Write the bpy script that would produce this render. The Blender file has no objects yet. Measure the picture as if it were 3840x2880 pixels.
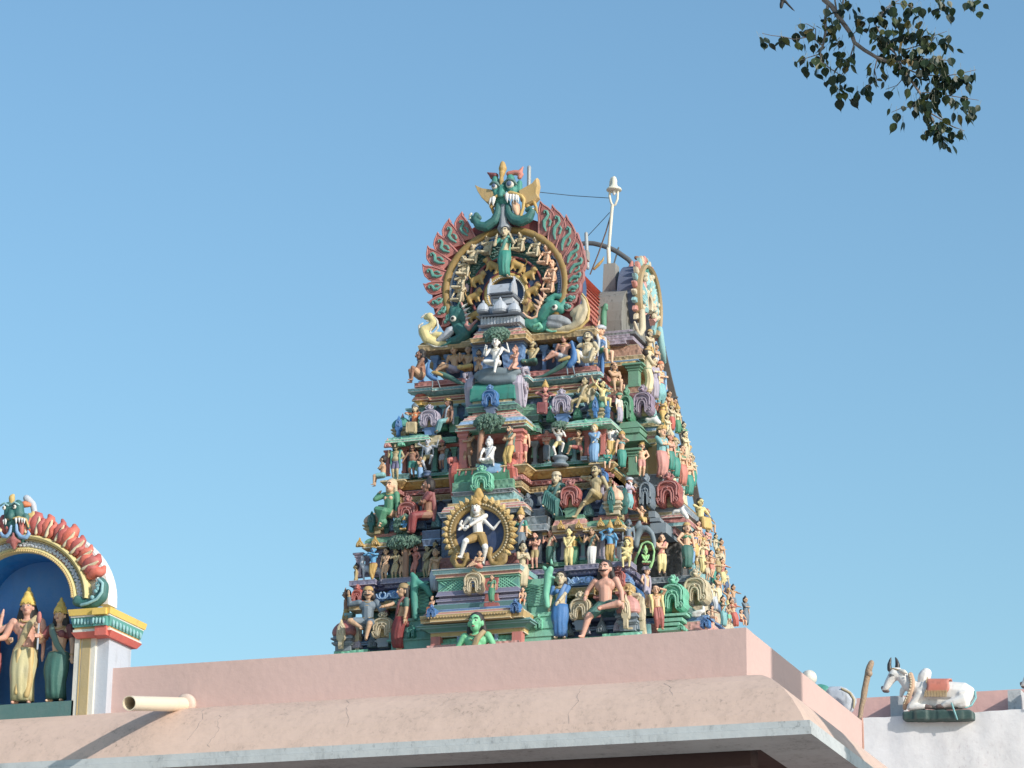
import bpy, math, random
from mathutils import Vector as V, Matrix, noise
random.seed(7)
sc = bpy.context.scene
col = sc.collection
PI = math.pi
# ------------------------------------------------------------------ camera
FPX, YAW, PIT, ROL = 11292.07, 0.342449, 0.301492, 0.0121307
CAM = V((0, 0, 1.6))
vd = V((-math.sin(YAW)*math.cos(PIT), math.cos(YAW)*math.cos(PIT), math.sin(PIT)))
r0 = V((math.cos(YAW), math.sin(YAW), 0)); u0 = r0.cross(vd)
cr = r0*math.cos(ROL) + u0*math.sin(ROL); cu = -r0*math.sin(ROL) + u0*math.cos(ROL)
cd = bpy.data.cameras.new('camera'); cam = bpy.data.objects.new('camera', cd); col.objects.link(cam)
cd.sensor_width = 36; cd.lens = FPX/3840*36; cd.clip_start = .1; cd.clip_end = 5000
m = Matrix.Identity(4)
for i in range(3):
    m[i][0] = cr[i]; m[i][1] = cu[i]; m[i][2] = -vd[i]; m[i][3] = CAM[i]
cam.matrix_world = m
sc.camera = cam
def ray(x, y): return vd*FPX + cr*(x-1920) - cu*(y-1440)
def PY(x, y, Y): d = ray(x, y); return CAM + d*(Y/d.y)
def PX(x, y, X): d = ray(x, y); return CAM + d*(X/d.x)
def TF(x, y, off=0):          # sloping front of the tower
    d = ray(x, y); t = (42-off-9.81*.17)/(d.y-.17*d.z); return CAM + d*t
def TR(x, y, off=0):          # sloping right flank: X = -12.93-(z-11.41)*.195+off
    d = ray(x, y); t = (-12.93+off+9.81*.195)/(d.x+.195*d.z); return CAM + d*t
# ------------------------------------------------------------------ materials
def lin(c): return tuple(((v/255)/12.92 if v <= 10 else (((v/255)+.055)/1.055)**2.4) for v in c)
_m = {}
def newmat(name):
    mt = bpy.data.materials.new(name); mt.use_nodes = True
    nt = mt.node_tree; b = nt.nodes['Principled BSDF']
    return mt, nt, b
def paint(c, rough=.62, dirt=.42, scale=9, key=None, bump=.25, relief=0, pure=False):
    """weathered enamel paint on stucco"""
    k = (tuple(c), rough, dirt, scale, bump, relief, pure)
    if k in _m: return _m[k]
    mt, nt, b = newmat('paint'); N = nt.nodes; L = nt.links
    tc = N.new('ShaderNodeNewGeometry')
    n1 = N.new('ShaderNodeTexNoise'); n1.inputs['Scale'].default_value = scale; n1.inputs['Detail'].default_value = 6; n1.inputs['Roughness'].default_value = .65
    L.new(tc.outputs['Position'], n1.inputs['Vector'])
    r1 = N.new('ShaderNodeValToRGB'); r1.color_ramp.elements[0].position = .42; r1.color_ramp.elements[1].position = .78
    L.new(n1.outputs['Fac'], r1.inputs['Fac'])
    mp = N.new('ShaderNodeMapping'); mp.inputs['Scale'].default_value = (17, 17, 3.6); L.new(tc.outputs['Position'], mp.inputs['Vector'])
    n2 = N.new('ShaderNodeTexNoise'); n2.inputs['Scale'].default_value = 1; n2.inputs['Detail'].default_value = 4; L.new(mp.outputs[0], n2.inputs['Vector'])
    r2 = N.new('ShaderNodeValToRGB'); r2.color_ramp.elements[0].position = .55; r2.color_ramp.elements[1].position = .75
    L.new(n2.outputs['Fac'], r2.inputs['Fac'])
    gy = .3*c[0]+.55*c[1]+.15*c[2]; c = tuple((v*.92+gy*.08)*.89+200*.11 for v in c) if not pure else c
    base = lin(c); g = sum(base)/3
    dk = tuple(v*.42 + .035*(1, .9, .75)[i] for i, v in enumerate(base))
    lt = tuple(v*.75 + .25*(.5*g+.28) for v in base)
    mx = N.new('ShaderNodeMix'); mx.data_type = 'RGBA'; mx.inputs['A'].default_value = (*base, 1); mx.inputs['B'].default_value = (*lt, 1)
    m1 = N.new('ShaderNodeMath'); m1.operation = 'MULTIPLY'; m1.inputs[1].default_value = .55; L.new(r1.outputs[0], m1.inputs[0]); L.new(m1.outputs[0], mx.inputs['Factor'])
    mx2 = N.new('ShaderNodeMix'); mx2.data_type = 'RGBA'; mx2.inputs['B'].default_value = (*dk, 1); L.new(mx.outputs['Result'], mx2.inputs['A'])
    m2 = N.new('ShaderNodeMath'); m2.operation = 'MULTIPLY'; m2.inputs[1].default_value = dirt*2; m2.use_clamp = True; L.new(r2.outputs[0], m2.inputs[0]); L.new(m2.outputs[0], mx2.inputs['Factor'])
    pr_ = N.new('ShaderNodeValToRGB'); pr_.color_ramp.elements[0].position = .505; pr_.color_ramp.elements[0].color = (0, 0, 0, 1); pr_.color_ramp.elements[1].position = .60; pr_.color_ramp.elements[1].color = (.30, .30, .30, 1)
    L.new(tc.outputs['Pointiness'], pr_.inputs['Fac'])          # highlights put into the colour on raised edges, like paint rubbed pale
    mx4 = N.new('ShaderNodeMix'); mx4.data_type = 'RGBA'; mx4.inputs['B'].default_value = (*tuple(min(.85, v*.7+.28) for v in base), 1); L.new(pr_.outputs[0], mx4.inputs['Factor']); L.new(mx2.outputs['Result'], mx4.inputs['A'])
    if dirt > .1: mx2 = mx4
    L.new(mx2.outputs['Result'], b.inputs['Base Color'])
    b.inputs['Roughness'].default_value = rough
    if bump:
        n3 = N.new('ShaderNodeTexNoise'); n3.inputs['Scale'].default_value = 45; n3.inputs['Detail'].default_value = 4; L.new(tc.outputs['Position'], n3.inputs['Vector'])
        bp = N.new('ShaderNodeBump'); bp.inputs['Strength'].default_value = bump; bp.inputs['Distance'].default_value = .01; L.new(n3.outputs['Fac'], bp.inputs['Height']); L.new(bp.outputs[0], b.inputs['Normal'])
        if relief:      # shallow moulded ornament in the stucco
            vo = N.new('ShaderNodeTexVoronoi'); vo.inputs['Scale'].default_value = relief; vo.feature = 'SMOOTH_F1'; L.new(tc.outputs['Position'], vo.inputs['Vector'])
            b2 = N.new('ShaderNodeBump'); b2.inputs['Strength'].default_value = .9; b2.inputs['Distance'].default_value = .03; b2.invert = True; L.new(vo.outputs['Distance'], b2.inputs['Height']); L.new(bp.outputs[0], b2.inputs['Normal']); L.new(b2.outputs[0], b.inputs['Normal'])
            m3 = N.new('ShaderNodeMix'); m3.data_type = 'RGBA'; m3.inputs['B'].default_value = (*tuple(v*.5+.2 for v in base), 1); rr = N.new('ShaderNodeValToRGB'); rr.color_ramp.elements[0].position = .0; rr.color_ramp.elements[0].color = (.4, .4, .4, 1); rr.color_ramp.elements[1].position = .22; rr.color_ramp.elements[1].color = (0, 0, 0, 1)
            L.new(vo.outputs['Distance'], rr.inputs['Fac']); L.new(rr.outputs[0], m3.inputs['Factor']); L.new(mx2.outputs['Result'], m3.inputs['A']); L.new(m3.outputs['Result'], b.inputs['Base Color'])
    _m[k] = mt; return mt
C = dict(cream=(226, 204, 158), skin=(214, 172, 132), pink=(216, 152, 128), brown=(150, 98, 74), tan=(196, 150, 112), dark=(92, 70, 66), white=(228, 224, 220),
  olive=(176, 156, 112), blueskin=(70, 150, 205), greenskin=(104, 196, 138), lime=(140, 200, 120),
  gold=(186, 144, 66), dgold=(150, 116, 54), yellow=(204, 166, 84), paleyel=(222, 202, 132), red=(190, 82, 70), maroon=(128, 52, 56), salmon=(200, 112, 96), rose=(206, 132, 122), brick=(164, 78, 72),
  green=(60, 132, 96), dgreen=(44, 96, 86), teal=(40, 134, 118), dteal=(24, 92, 88), mint=(96, 184, 150), aqua=(110, 172, 178), blue=(44, 106, 176), navy=(30, 52, 96), sky=(112, 158, 204), dblue=(48, 76, 120), steel=(94, 112, 128),
  purple=(92, 88, 128), lav=(164, 154, 176), mauve=(138, 118, 142), grey=(138, 144, 152), lgrey=(178, 184, 196), dgrey=(74, 78, 82), black=(20, 18, 20), hair=(26, 22, 24), khaki=(170, 146, 92), sand=(196, 178, 142), orange=(214, 106, 50), wood=(92, 64, 48), concrete=(124, 122, 116), peach=(230, 176, 138), brown2=(150, 92, 56), sari=(134, 38, 40), silver=(168, 176, 190), stone=(98, 116, 128), offw=(214, 208, 196))
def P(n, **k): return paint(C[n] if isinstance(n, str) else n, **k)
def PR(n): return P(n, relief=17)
# ------------------------------------------------------------------ mesh builder
class MB:
    def __init__(s): s.v = []; s.f = []
    def add(s, vs, fs):
        o = len(s.v); s.v += [tuple(p) for p in vs]; s.f += [tuple(i+o for i in f) for f in fs]; return s
    def box(s, a, b):
        x0, y0, z0 = a; x1, y1, z1 = b
        return s.add([(x0,y0,z0),(x1,y0,z0),(x1,y1,z0),(x0,y1,z0),(x0,y0,z1),(x1,y0,z1),(x1,y1,z1),(x0,y1,z1)],
                     [(3,2,1,0),(4,5,6,7),(0,1,5,4),(1,2,6,5),(2,3,7,6),(3,0,4,7)])
    def cbox(s, c, d): return s.box((c[0]-d[0]/2, c[1]-d[1]/2, c[2]-d[2]/2), (c[0]+d[0]/2, c[1]+d[1]/2, c[2]+d[2]/2))
    def frus(s, c, z0, z1, wx0, wy0, wx1, wy1):      # rectangular frustum
        vs = [(c[0]+sx*w/2, c[1]+sy*h/2, z) for z, w, h in ((z0, wx0, wy0), (z1, wx1, wy1)) for sx, sy in ((-1,-1),(1,-1),(1,1),(-1,1))]
        return s.add(vs, [(3,2,1,0),(4,5,6,7),(0,1,5,4),(1,2,6,5),(2,3,7,6),(3,0,4,7)])
    def ell(s, c, r, n=10, k=7, rot=None):
        c = V(c); vs = []; fs = []
        if not hasattr(r, '__len__'): r = (r, r, r)
        pts = [(0, 0, -1)] + [(math.cos(2*PI*j/n)*math.sin(PI*i/k), math.sin(2*PI*j/n)*math.sin(PI*i/k), -math.cos(PI*i/k)) for i in range(1, k) for j in range(n)] + [(0, 0, 1)]
        for p in pts:
            q = V((p[0]*r[0], p[1]*r[1], p[2]*r[2]))
            if rot is not None: q = rot @ q
            vs.append(c+q)
        for j in range(n): fs.append((0, 1+(j+1) % n, 1+j))
        for i in range(k-2):
            for j in range(n):
                a = 1+i*n+j; b = 1+i*n+(j+1) % n; fs.append((a, b, b+n, a+n))
        e = len(pts)-1
        for j in range(n): fs.append((e, 1+(k-2)*n+j, 1+(k-2)*n+(j+1) % n))
        return s.add(vs, fs)
    def tube(s, pts, rad, n=8, flat=1.0, capr=True, close=False):
        pts = [V(p) for p in pts]; L = len(pts)
        if not hasattr(rad, '__len__'): rad = [rad]*L
        tan = []
        for i in range(L):
            a = pts[i-1] if (i > 0 or close) else pts[i]; b = pts[(i+1) % L] if (i < L-1 or close) else pts[i]
            t = (b-a); tan.append(t.normalized() if t.length > 1e-9 else V((0, 0, 1)))
        up = V((0, 1, 0)) if abs(tan[0].y) < .9 else V((1, 0, 0))
        vs = []; rings = 0
        def ring(c, t, r, up):
            x = up.cross(t)
            if x.length < 1e-6: x = V((1, 0, 0)).cross(t)
            x.normalize(); y = t.cross(x)
            for j in range(n):
                a = 2*PI*j/n; vs.append(c + x*(math.cos(a)*r) + y*(math.sin(a)*r*flat))
            return y
        rr = []
        if capr and not close:
            for q in (75, 45): rr.append((pts[0]-tan[0]*rad[0]*math.sin(math.radians(q)), tan[0], rad[0]*math.cos(math.radians(q))))
        for i in range(L): rr.append((pts[i], tan[i], rad[i]))
        if capr and not close:
            for q in (45, 75): rr.append((pts[-1]+tan[-1]*rad[-1]*math.sin(math.radians(q)), tan[-1], rad[-1]*math.cos(math.radians(q))))
        for c, t, r in rr: up = ring(c, t, r, up)
        fs = []; R = len(rr)
        for i in range(R if close else R-1):
            for j in range(n):
                a = (i % R)*n+j; b = (i % R)*n+(j+1) % n; c2 = ((i+1) % R)*n+(j+1) % n; d = ((i+1) % R)*n+j
                fs.append((a, b, c2, d))
        if not close:
            fs.append(tuple(range(n))[::-1]); fs.append(tuple((R-1)*n+j for j in range(n)))
        return s.add(vs, fs)
    def cap(s, a, b, ra, rb=None, n=9): return s.tube([a, b], [ra, rb if rb is not None else ra], n)
    def lathe(s, c, prof, n=16, sq=0):     # prof [(r,z)], sq>0 squarish
        vs = []; fs = []
        for r, z in prof:
            for j in range(n):
                a = 2*PI*(j+.5)/n; ca, sa = math.cos(a), math.sin(a)
                k = 1 if not sq else 1/((abs(ca)**sq+abs(sa)**sq)**(1/sq))
                vs.append((c[0]+ca*r*k, c[1]+sa*r*k, c[2]+z))
        for i in range(len(prof)-1):
            for j in range(n): fs.append((i*n+j, i*n+(j+1) % n, (i+1)*n+(j+1) % n, (i+1)*n+j))
        fs.append(tuple(range(n))[::-1]); fs.append(tuple((len(prof)-1)*n+j for j in range(n)))
        return s.add(vs, fs)
    def plate(s, out, fn, d, bev=.12):      # outline [(u,v)] mapped by fn(u,v,depth); depth<0 towards the viewer
        n = len(out); cx = sum(p[0] for p in out)/n; cy = sum(p[1] for p in out)/n
        vs = [fn(u, v, d) for u, v in out] + [fn(u, v, -d*.4) for u, v in out] + [fn(cx+(u-cx)*(1-bev), cy+(v-cy)*(1-bev), -d) for u, v in out]
        fs = [tuple(range(n))]
        for i in range(n):
            j = (i+1) % n
            fs += [(i, i+n, j+n, j), (i+n, i+2*n, j+2*n, j+n)]
        fs.append(tuple(range(2*n, 3*n))[::-1])
        return s.add(vs, fs)
    def build(s, name, mat, parent=None, smooth=False, vox=None, local=False, origin=None, sub=0):
        me = bpy.data.meshes.new(name)
        o = V((0, 0, 0))
        if parent is not None and not local: o = wloc(parent)
        elif origin is not None: o = V(origin)
        me.from_pydata([(p[0]-o.x, p[1]-o.y, p[2]-o.z) for p in s.v], [], s.f)
        if smooth or vox: me.polygons.foreach_set('use_smooth', [True]*len(me.polygons))
        me.materials.append(mat); me.update()
        ob = bpy.data.objects.new(name, me); col.objects.link(ob)
        if parent is not None: ob.parent = parent
        elif origin is not None: ob.location = o
        if vox:
            md = ob.modifiers.new('remesh', 'REMESH'); md.mode = 'VOXEL'; md.voxel_size = vox; md.use_smooth_shade = True
            sm = ob.modifiers.new('smooth', 'SMOOTH'); sm.factor = .5; sm.iterations = 2
        elif smooth == 2:
            me.update()
        return ob
_wl = {}
def wloc(o):
    p = V((0, 0, 0))
    while o is not None: p = p + o.location; o = o.parent
    return p
def tag(o, label=None, cat=None, group=None, kind=None):
    if label: o['label'] = label
    if cat: o['category'] = cat
    if group: o['group'] = group
    if kind: o['kind'] = kind
    return o
def empty(name, loc, label=None, cat=None, group=None):
    o = bpy.data.objects.new(name, None); col.objects.link(o); o.location = loc; o.empty_display_size = .1
    return tag(o, label, cat, group)
# zoom frames used while measuring: source px = origin + k*(x,y)
Z = dict(S=(0, 0, 1), A=(1500, 560, 1/2.212), B=(1350, 1200, .3013), D=(1900, 1200, .3013), E=(1250, 1650, .482), F=(1850, 1650, .482), G=(2300, 1600, .482),
  R1=(2220, 1200, .2411), R2=(2220, 1550, .2411), R3=(2330, 1850, .226), R4=(2330, 2050, .226), L5=(1220, 1900, .226), L6=(1220, 2150, .226), L7=(1420, 1450, .3014),
  N=(0, 1800, .6508), Q=(2700, 2300, .5154), T=(2800, 0, 1/2.127), U=(2150, 600, .4217), W=(1900, 2300, .6329), W0=(0, 2300, .859))
def zp(z, x, y): o = Z[z]; return o[0]+x*o[2], o[1]+y*o[2]
class Frame:                       # a real vertical plane Y=const (or X=const) addressed through a zoom frame
    def __init__(s, z, Y=None, X=None, ref=(0, 0)):
        s.z = z; s.Y = Y; s.X = X; a = s(*ref); b = s(ref[0], ref[1]+10); s.k = (a-b).length/10
    def __call__(s, x, y, d=0):
        p = zp(s.z, x, y)
        if s.Y is not None:
            q = PY(p[0], p[1], s.Y); q.y += d*getattr(s, 'k', 0); return q
        q = PX(p[0], p[1], s.X); q.x -= d*getattr(s, 'k', 0); return q
    def m(s, x, y, d): # d in metres
        p = zp(s.z, x, y)
        if s.Y is not None: q = PY(p[0], p[1], s.Y); q.y += d; return q
        q = PX(p[0], p[1], s.X); q.x -= d; return q
def chain(mb, F, pts, n=9):        # pts [(x,y,r[,d])] capsule chain measured in the frame
    ps = [F(p[0], p[1], p[3] if len(p) > 3 else 0) for p in pts]; rs = [p[2]*F.k for p in pts]
    if len(ps) == 1: mb.ell(ps[0], rs[0])
    else:
        for i in range(len(ps)-1): mb.cap(ps[i], ps[i+1], rs[i], rs[i+1], n)
    return mb
def blob(name, F, chains, mat, parent, vox=.012):
    mb = MB()
    for c in chains: chain(mb, F, c)
    return mb.build(name, mat, parent, vox=vox)
def spiral(F, cx, cy, r0_, r1_, a0, a1, n=14, d=0):
    return [F(cx+(r0_+(r1_-r0_)*i/n)*math.cos(math.radians(a0+(a1-a0)*i/n)), cy-(r0_+(r1_-r0_)*i/n)*math.sin(math.radians(a0+(a1-a0)*i/n)), d) for i in range(n+1)]

LC = dict(dblue='sky', navy='sky', blue='sky', steel='lgrey', sky='offw', purple='lav', mauve='lav', lav='offw', green='mint', dgreen='mint', teal='aqua', dteal='aqua', mint='offw', aqua='offw', gold='cream', dgold='cream', yellow='offw', khaki='cream', olive='cream', red='rose', brick='rose', salmon='cream', rose='offw', maroon='rose', brown2='sand', tan='cream', grey='offw', lgrey='offw')
def edge_lines(mat, parent, loops, r=.0065):
    if mat not in LC: return
    for pts, close in loops: MB().tube(pts, r, 4, close=close, capr=False).build('painted_line', P(LC[mat], dirt=.2), parent)
# ------------------------------------------------------------------ figures
def ik(a, b, l1, l2, pole):
    d = b-a; L = d.length
    if L > (l1+l2)*.995: b = a + d*((l1+l2)*.995/L); d = b-a; L = d.length
    if L < .02: L = .02
    x = (l1*l1-l2*l2+L*L)/(2*L); h = math.sqrt(max(l1*l1-x*x, 1e-6)); dn = d.normalized()
    p = V(pole); p = p - dn*p.dot(dn)
    if p.length < 1e-4: p = V((0, -1, 0))
    return a+dn*x+p.normalized()*h, b
ARM = dict(  # hand pos relative to pelvis for the image-right side (mirror for left), elbow pole
  down=((.17, -.03, -.04), (.6, .5, 0)), fold=((-.05, -.13, .17), (.8, -.2, -.6)), pray=((.008, -.15, .21), (.8, .1, -.8)), hip=((.115, -.03, .05), (1, .2, .1)),
  up=((.20, -.02, .50), (1, -.1, .2)), bless=((.17, -.14, .27), (.5, .1, -1)), lap=((.03, -.15, .04), (.8, .2, -.3)), knee=((.13, -.22, .05), (.7, .3, 0)),
  head=((.08, .0, .44), (1, -.1, .4)), out=((.36, -.08, .26), (0, .2, -1)), salute=((.07, -.11, .44), (1, -.3, .0)), prop=((.27, .03, -.06), (.3, .6, .2)),
  chest=((-.02, -.13, .24), (.9, -.2, -.4)), cross=((-.14, -.13, .10), (.8, -.3, -.2)), upin=((.13, -.08, .42), (1, 0, -.3)), fwd=((.12, -.30, .16), (.4, .2, -1)), wide=((.30, -.04, .02), (.6, .5, .3)), side4=((.25, -.02, .36), (.3, .1, -1)), face=((.02, -.14, .36), (.9, -.2, -.6)))
FIG = []
def fig(label, loc, H, pose='stand', arms='down', skin='skin', low=None, lc='yellow', top=None, tc='green', hat=None, hc='gold', hair='short', hcol='hair', beard=None, mous=False, fem=False, fat=0, yaw=0, tilt=0, pitch=0,
        name='statue', cat='statue', group='painted statues on the temple tower', neck='gold', belt=None, head_yaw=0, head_lean=0, arms4=None, lod=None, drape=None, hand=False, **kw):
    big = H > .62 if lod is None else lod
    root = empty(name, loc, label, cat, group); root.scale = (H, H, H); root.rotation_euler = (math.radians(pitch), math.radians(tilt), math.radians(yaw))
    if isinstance(arms, str): arms = (arms, arms)
    if pose == 'stand': pel = V((0, 0, .5)); ft = {-1: V((-.06, 0, .035)), 1: V((.06, 0, .035))}; pole = {-1: V((-.1, -1, 0)), 1: V((.1, -1, 0))}
    elif pose == 'contra': pel = V((.025, 0, .5)); ft = {-1: V((-.06, -.03, .035)), 1: V((.04, 0, .035))}; pole = {-1: V((-.3, -1, 0)), 1: V((.1, -1, 0))}
    elif pose == 'sit': pel = V((0, 0, .09)); ft = {-1: V((-.08, -.25, -.20)), 1: V((.08, -.25, -.20))}; pole = {-1: V((-.3, -1, .6)), 1: V((.3, -1, .6))}
    elif pose == 'cross': pel = V((0, 0, .085)); ft = {-1: V((.09, -.17, .04)), 1: V((-.09, -.20, .045))}; pole = {-1: V((-1, -.6, 0)), 1: V((1, -.6, 0))}
    elif pose == 'lalita': pel = V((0, 0, .09)); ft = {-1: V((.06, -.18, .05)), 1: V((.10, -.26, -.22))}; pole = {-1: V((-1, -.5, 0)), 1: V((.3, -1, .6))}
    elif pose == 'kneel': pel = V((0, .05, .2)); ft = {-1: V((-.07, .12, .03)), 1: V((.07, .12, .03))}; pole = {-1: V((-.1, -1, -.3)), 1: V((.1, -1, -.3))}
    elif pose == 'dance': pel = V((0, 0, .44)); ft = {-1: V((-.10, -.12, .22)), 1: V((.07, 0, .035))}; pole = {-1: V((-.4, -1, .4)), 1: V((.6, -.7, 0))}
    elif pose == 'recline': pel = V((.05, 0, .09)); ft = {-1: V((-.36, -.1, .04)), 1: V((-.30, -.16, .04))}; pole = {-1: V((0, -.4, 1)), 1: V((0, -.6, .6))}
    if 'pel' in kw: pel = V(kw['pel'])
    for k, s in (('fl', -1), ('fr', 1)):
        if k in kw: ft[s] = V(kw[k])
    for k, s in (('kl', -1), ('kr', 1)):
        if k in kw: pole[s] = V(kw[k])
    lean = V(kw.get('lean', (0, 0)) + (0,)) if len(kw.get('lean', (0, 0))) == 2 else V(kw['lean'])
    chest = pel + V((0, 0, .2)) + lean*.65; nk = pel + V((0, 0, .335)) + lean; hd = nk + V((head_lean, -.014, .088+.02*(kw.get('hsk', 1.2)-1))) + lean*.15
    sw = .114 if fem else .136; b = MB()
    hips = .058 if not fem else .066
    tor = 1 + fat*.5
    b.ell(pel, ((.098 if fem else .09)*tor, .066*tor, .075))
    b.cap(pel+V((0, 0, .02)), chest, (.066 if fem else .076)*(1+fat*.6), .084*(1+fat*.2))
    if fat: b.ell(pel+V((0, -.035*fat, .09)), (.1*(1+fat*.3), .085*(1+fat*.5), .10))
    b.ell(chest+V((0, 0, .035)), (sw*1.0, .070, .088))
    if fem:
        for s in (-1, 1): b.ell(chest+V((s*.045, -.055, .025)), (.04, .035, .038))
    else:
        for s in (-1, 1): b.ell(chest+V((s*.045, -.042, .045)), (.046, .028, .036))
    b.cap(nk-V((0, 0, .04)), hd-V((0, 0, .04)), .036, .034)
    hs = kw.get('hs', 1.12)*kw.get('hsk', 1.2)
    R = Matrix.Rotation(math.radians(head_yaw), 3, 'Z')
    def hp(x, y, z): return hd + R @ V((x*hs, y*hs, z*hs))
    b.ell(hp(0, 0, .012), (.058*hs, .066*hs, .072*hs), rot=R); b.ell(hp(0, -.018, -.035), (.042*hs, .044*hs, .04*hs), rot=R)
    b.cap(hp(0, -.066, .012), hp(0, -.078, -.014), .008*hs, .013*hs)
    for s in (-1, 1): b.ell(hp(s*.06, .0, -.002), (.011*hs, .018*hs, .026*hs), rot=R)
    b.cap(hp(-.03, -.058, .03), hp(.03, -.058, .03), .009*hs)
    sh = {}; el = {}; ha = {}; kn = {}; an = {}; hj = {}
    for s in (-1, 1):
        sh[s] = pel + V((s*sw, 0, .295)) + lean*.95
        key = 'hl' if s < 0 else 'hr'
        a = ARM[arms[0 if s < 0 else 1]]
        hpz = V((a[0][0]*s, a[0][1], a[0][2])) + pel + lean*.5; ap = V((a[1][0]*s, a[1][1], a[1][2]))
        if key in kw: hpz = pel + V(kw[key])
        if ('el' if s < 0 else 'er') in kw: ap = V(kw['el' if s < 0 else 'er'])
        el[s], ha[s] = ik(sh[s], hpz, .165, .15, ap)
        b.ell(sh[s]-V((s*.008, 0, .004)), (.04, .042, .04))
        b.cap(sh[s], el[s], .040*(1+fat*.25), .032); b.cap(el[s], ha[s], .032, .021)
        dr = (ha[s]-el[s]).normalized(); pc_ = ha[s]+dr*.03
        b.ell(pc_, (.022, .02, .026))
        if big or hand:
            sd = dr.cross(V((0, -1, 0)));
            if sd.length < .1: sd = dr.cross(V((0, 0, 1)))
            sd.normalize(); cl = dr.cross(sd)
            for q, ln in ((-1.5, .032), (-.5, .040), (.5, .037), (1.5, .027)):
                k0 = pc_+dr*.014+sd*(q*.0105); k1 = k0+dr*ln*.6; k2 = k1+dr*ln*.4+cl*ln*.3
                b.cap(k0, k1, .0068, .0062, 6); b.cap(k1, k2, .0062, .0052, 6)
            b.cap(pc_-dr*.012+sd*.016*s, pc_+dr*.012+sd*.034*s, .0078, .0062, 6)
        else:
            b.cap(pc_, pc_+dr*.04, .016, .010)
        hj[s] = pel + V((s*.05, 0, -.02))
        lk = .97 if pose in ('stand', 'contra') else 1.0; kn[s], an[s] = ik(hj[s], ft[s], .245*lk, .235*lk, pole[s])
        b.cap(hj[s], kn[s], (hips+.012)*(1+fat*.2), .047); b.cap(kn[s], an[s], .045, .027); b.cap(kn[s]+(an[s]-kn[s])*.25, kn[s]+(an[s]-kn[s])*.5, .042, .034)
        fd = V(kw.get('fd', (s*.25, -1, -.12))).normalized()
        b.cap(an[s]+V((0, .012, -.012)), an[s]+fd*.075+V((0, 0, -.012)), .022, .016)
    if arms4:
        for s, nm in ((-1, arms4[0]), (1, arms4[1])):
            a = ARM[nm]; hpz = V((a[0][0]*s, a[0][1]+.03, a[0][2])) + pel; e_, h_ = ik(sh[s]+V((0, .02, 0)), hpz, .17, .155, V((a[1][0]*s, a[1][1], a[1][2])))
            b.cap(sh[s]+V((0, .02, 0)), e_, .03, .024); b.cap(e_, h_, .024, .016); b.cap(h_, h_+(h_-e_).normalized()*.06, .02, .009)
    vx = .0082 if big else .0125
    if hand: vx = .0062
    body = b.build('body', P(skin), root, vox=vx, local=True)
    # garments
    if low:
        g = MB(); g.ell(pel+V((0, 0, .005)), (.108*tor, .078*tor, .066))
        e = .012
        if low == 'short':
            for s in (-1, 1): g.cap(hj[s], hj[s]+(kn[s]-hj[s])*.75, .078, .060)
        elif low == 'dhoti':
            for s in (-1, 1): g.cap(hj[s], kn[s], .08, .062); g.cap(kn[s], kn[s]+(an[s]-kn[s])*.78, .060, .044)
            md = (kn[-1]+kn[1])/2; am = (an[-1]+an[1])/2
            g.tube([pel+V((0, -.07, 0)), md+V((0, -.03, .02)), md+(am-md)*.6+V((0, -.02, 0))], [.02, .024, .012])
        else:  # skirt
            km = (kn[-1]+kn[1])/2; am = (an[-1]+an[1])/2; kw_ = (kn[1]-kn[-1]).length/2
            if pose in ('stand', 'contra'):
                vs_ = []; nr, na_ = 9, 40
                for i in range(nr):
                    t = i/(nr-1); c_ = (pel+V((0, 0, .03)))*(1-t)**1+(am+V((0, -.005, .0)))*t; c_ = c_+V((km.x-(pel.x+am.x)/2, km.y*.75, 0))*math.sin(PI*t)*.9
                    rx = .118*(1-t)+.106*t+.022*math.sin(PI*min(1, t*1.6))*(1 if fem else .5); ry = .094*(1-t)+.092*t
                    for j in range(na_):
                        a = 2*PI*j/na_; q = 1+(.02+.07*t)*math.cos(10*a+3*math.sin(a)); vs_.append(c_+V((rx*q*math.cos(a), ry*q*math.sin(a), 0)))
                g.add(vs_, [(i*na_+j, i*na_+(j+1) % na_, (i+1)*na_+(j+1) % na_, (i+1)*na_+j) for i in range(nr-1) for j in range(na_)]+[tuple(range(na_))[::-1], tuple((nr-1)*na_+j for j in range(na_))])
            for t in () if pose in ('stand', 'contra') else (-1, -.5, 0, .5, 1):
                k_ = km+(kn[1]-kn[-1])*t/2; a_ = am+(an[1]-an[-1])*t/2*1.15
                g.cap(pel+V((t*.045, 0, -.01)), k_, .070, .062); g.cap(k_, a_+V((0, 0, .01)), .062, .056)
            for t in () if pose in ('stand', 'contra') else (-1.1, -.7, -.35, 0, .35, .7, 1.1):
                k_ = km+(kn[1]-kn[-1])*t/2; a_ = am+(an[1]-an[-1])*t/2*1.3
                g.tube([pel+V((t*.03, -.070, .02)), k_+V((0, -.064, 0)), a_+V((0, -.056, -.005))], [.006, .011, .014], 6)
        if low not in ('short', 'dhoti') and pose in ('stand', 'contra'): g.build('garment', P(lc), root, smooth=True, local=True)
        else: g.build('garment', P(lc), root, vox=vx*.95, local=True)
        if low != 'short' and not belt: belt = 'gold' if lc not in ('gold', 'yellow', 'paleyel') else 'brick'
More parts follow.
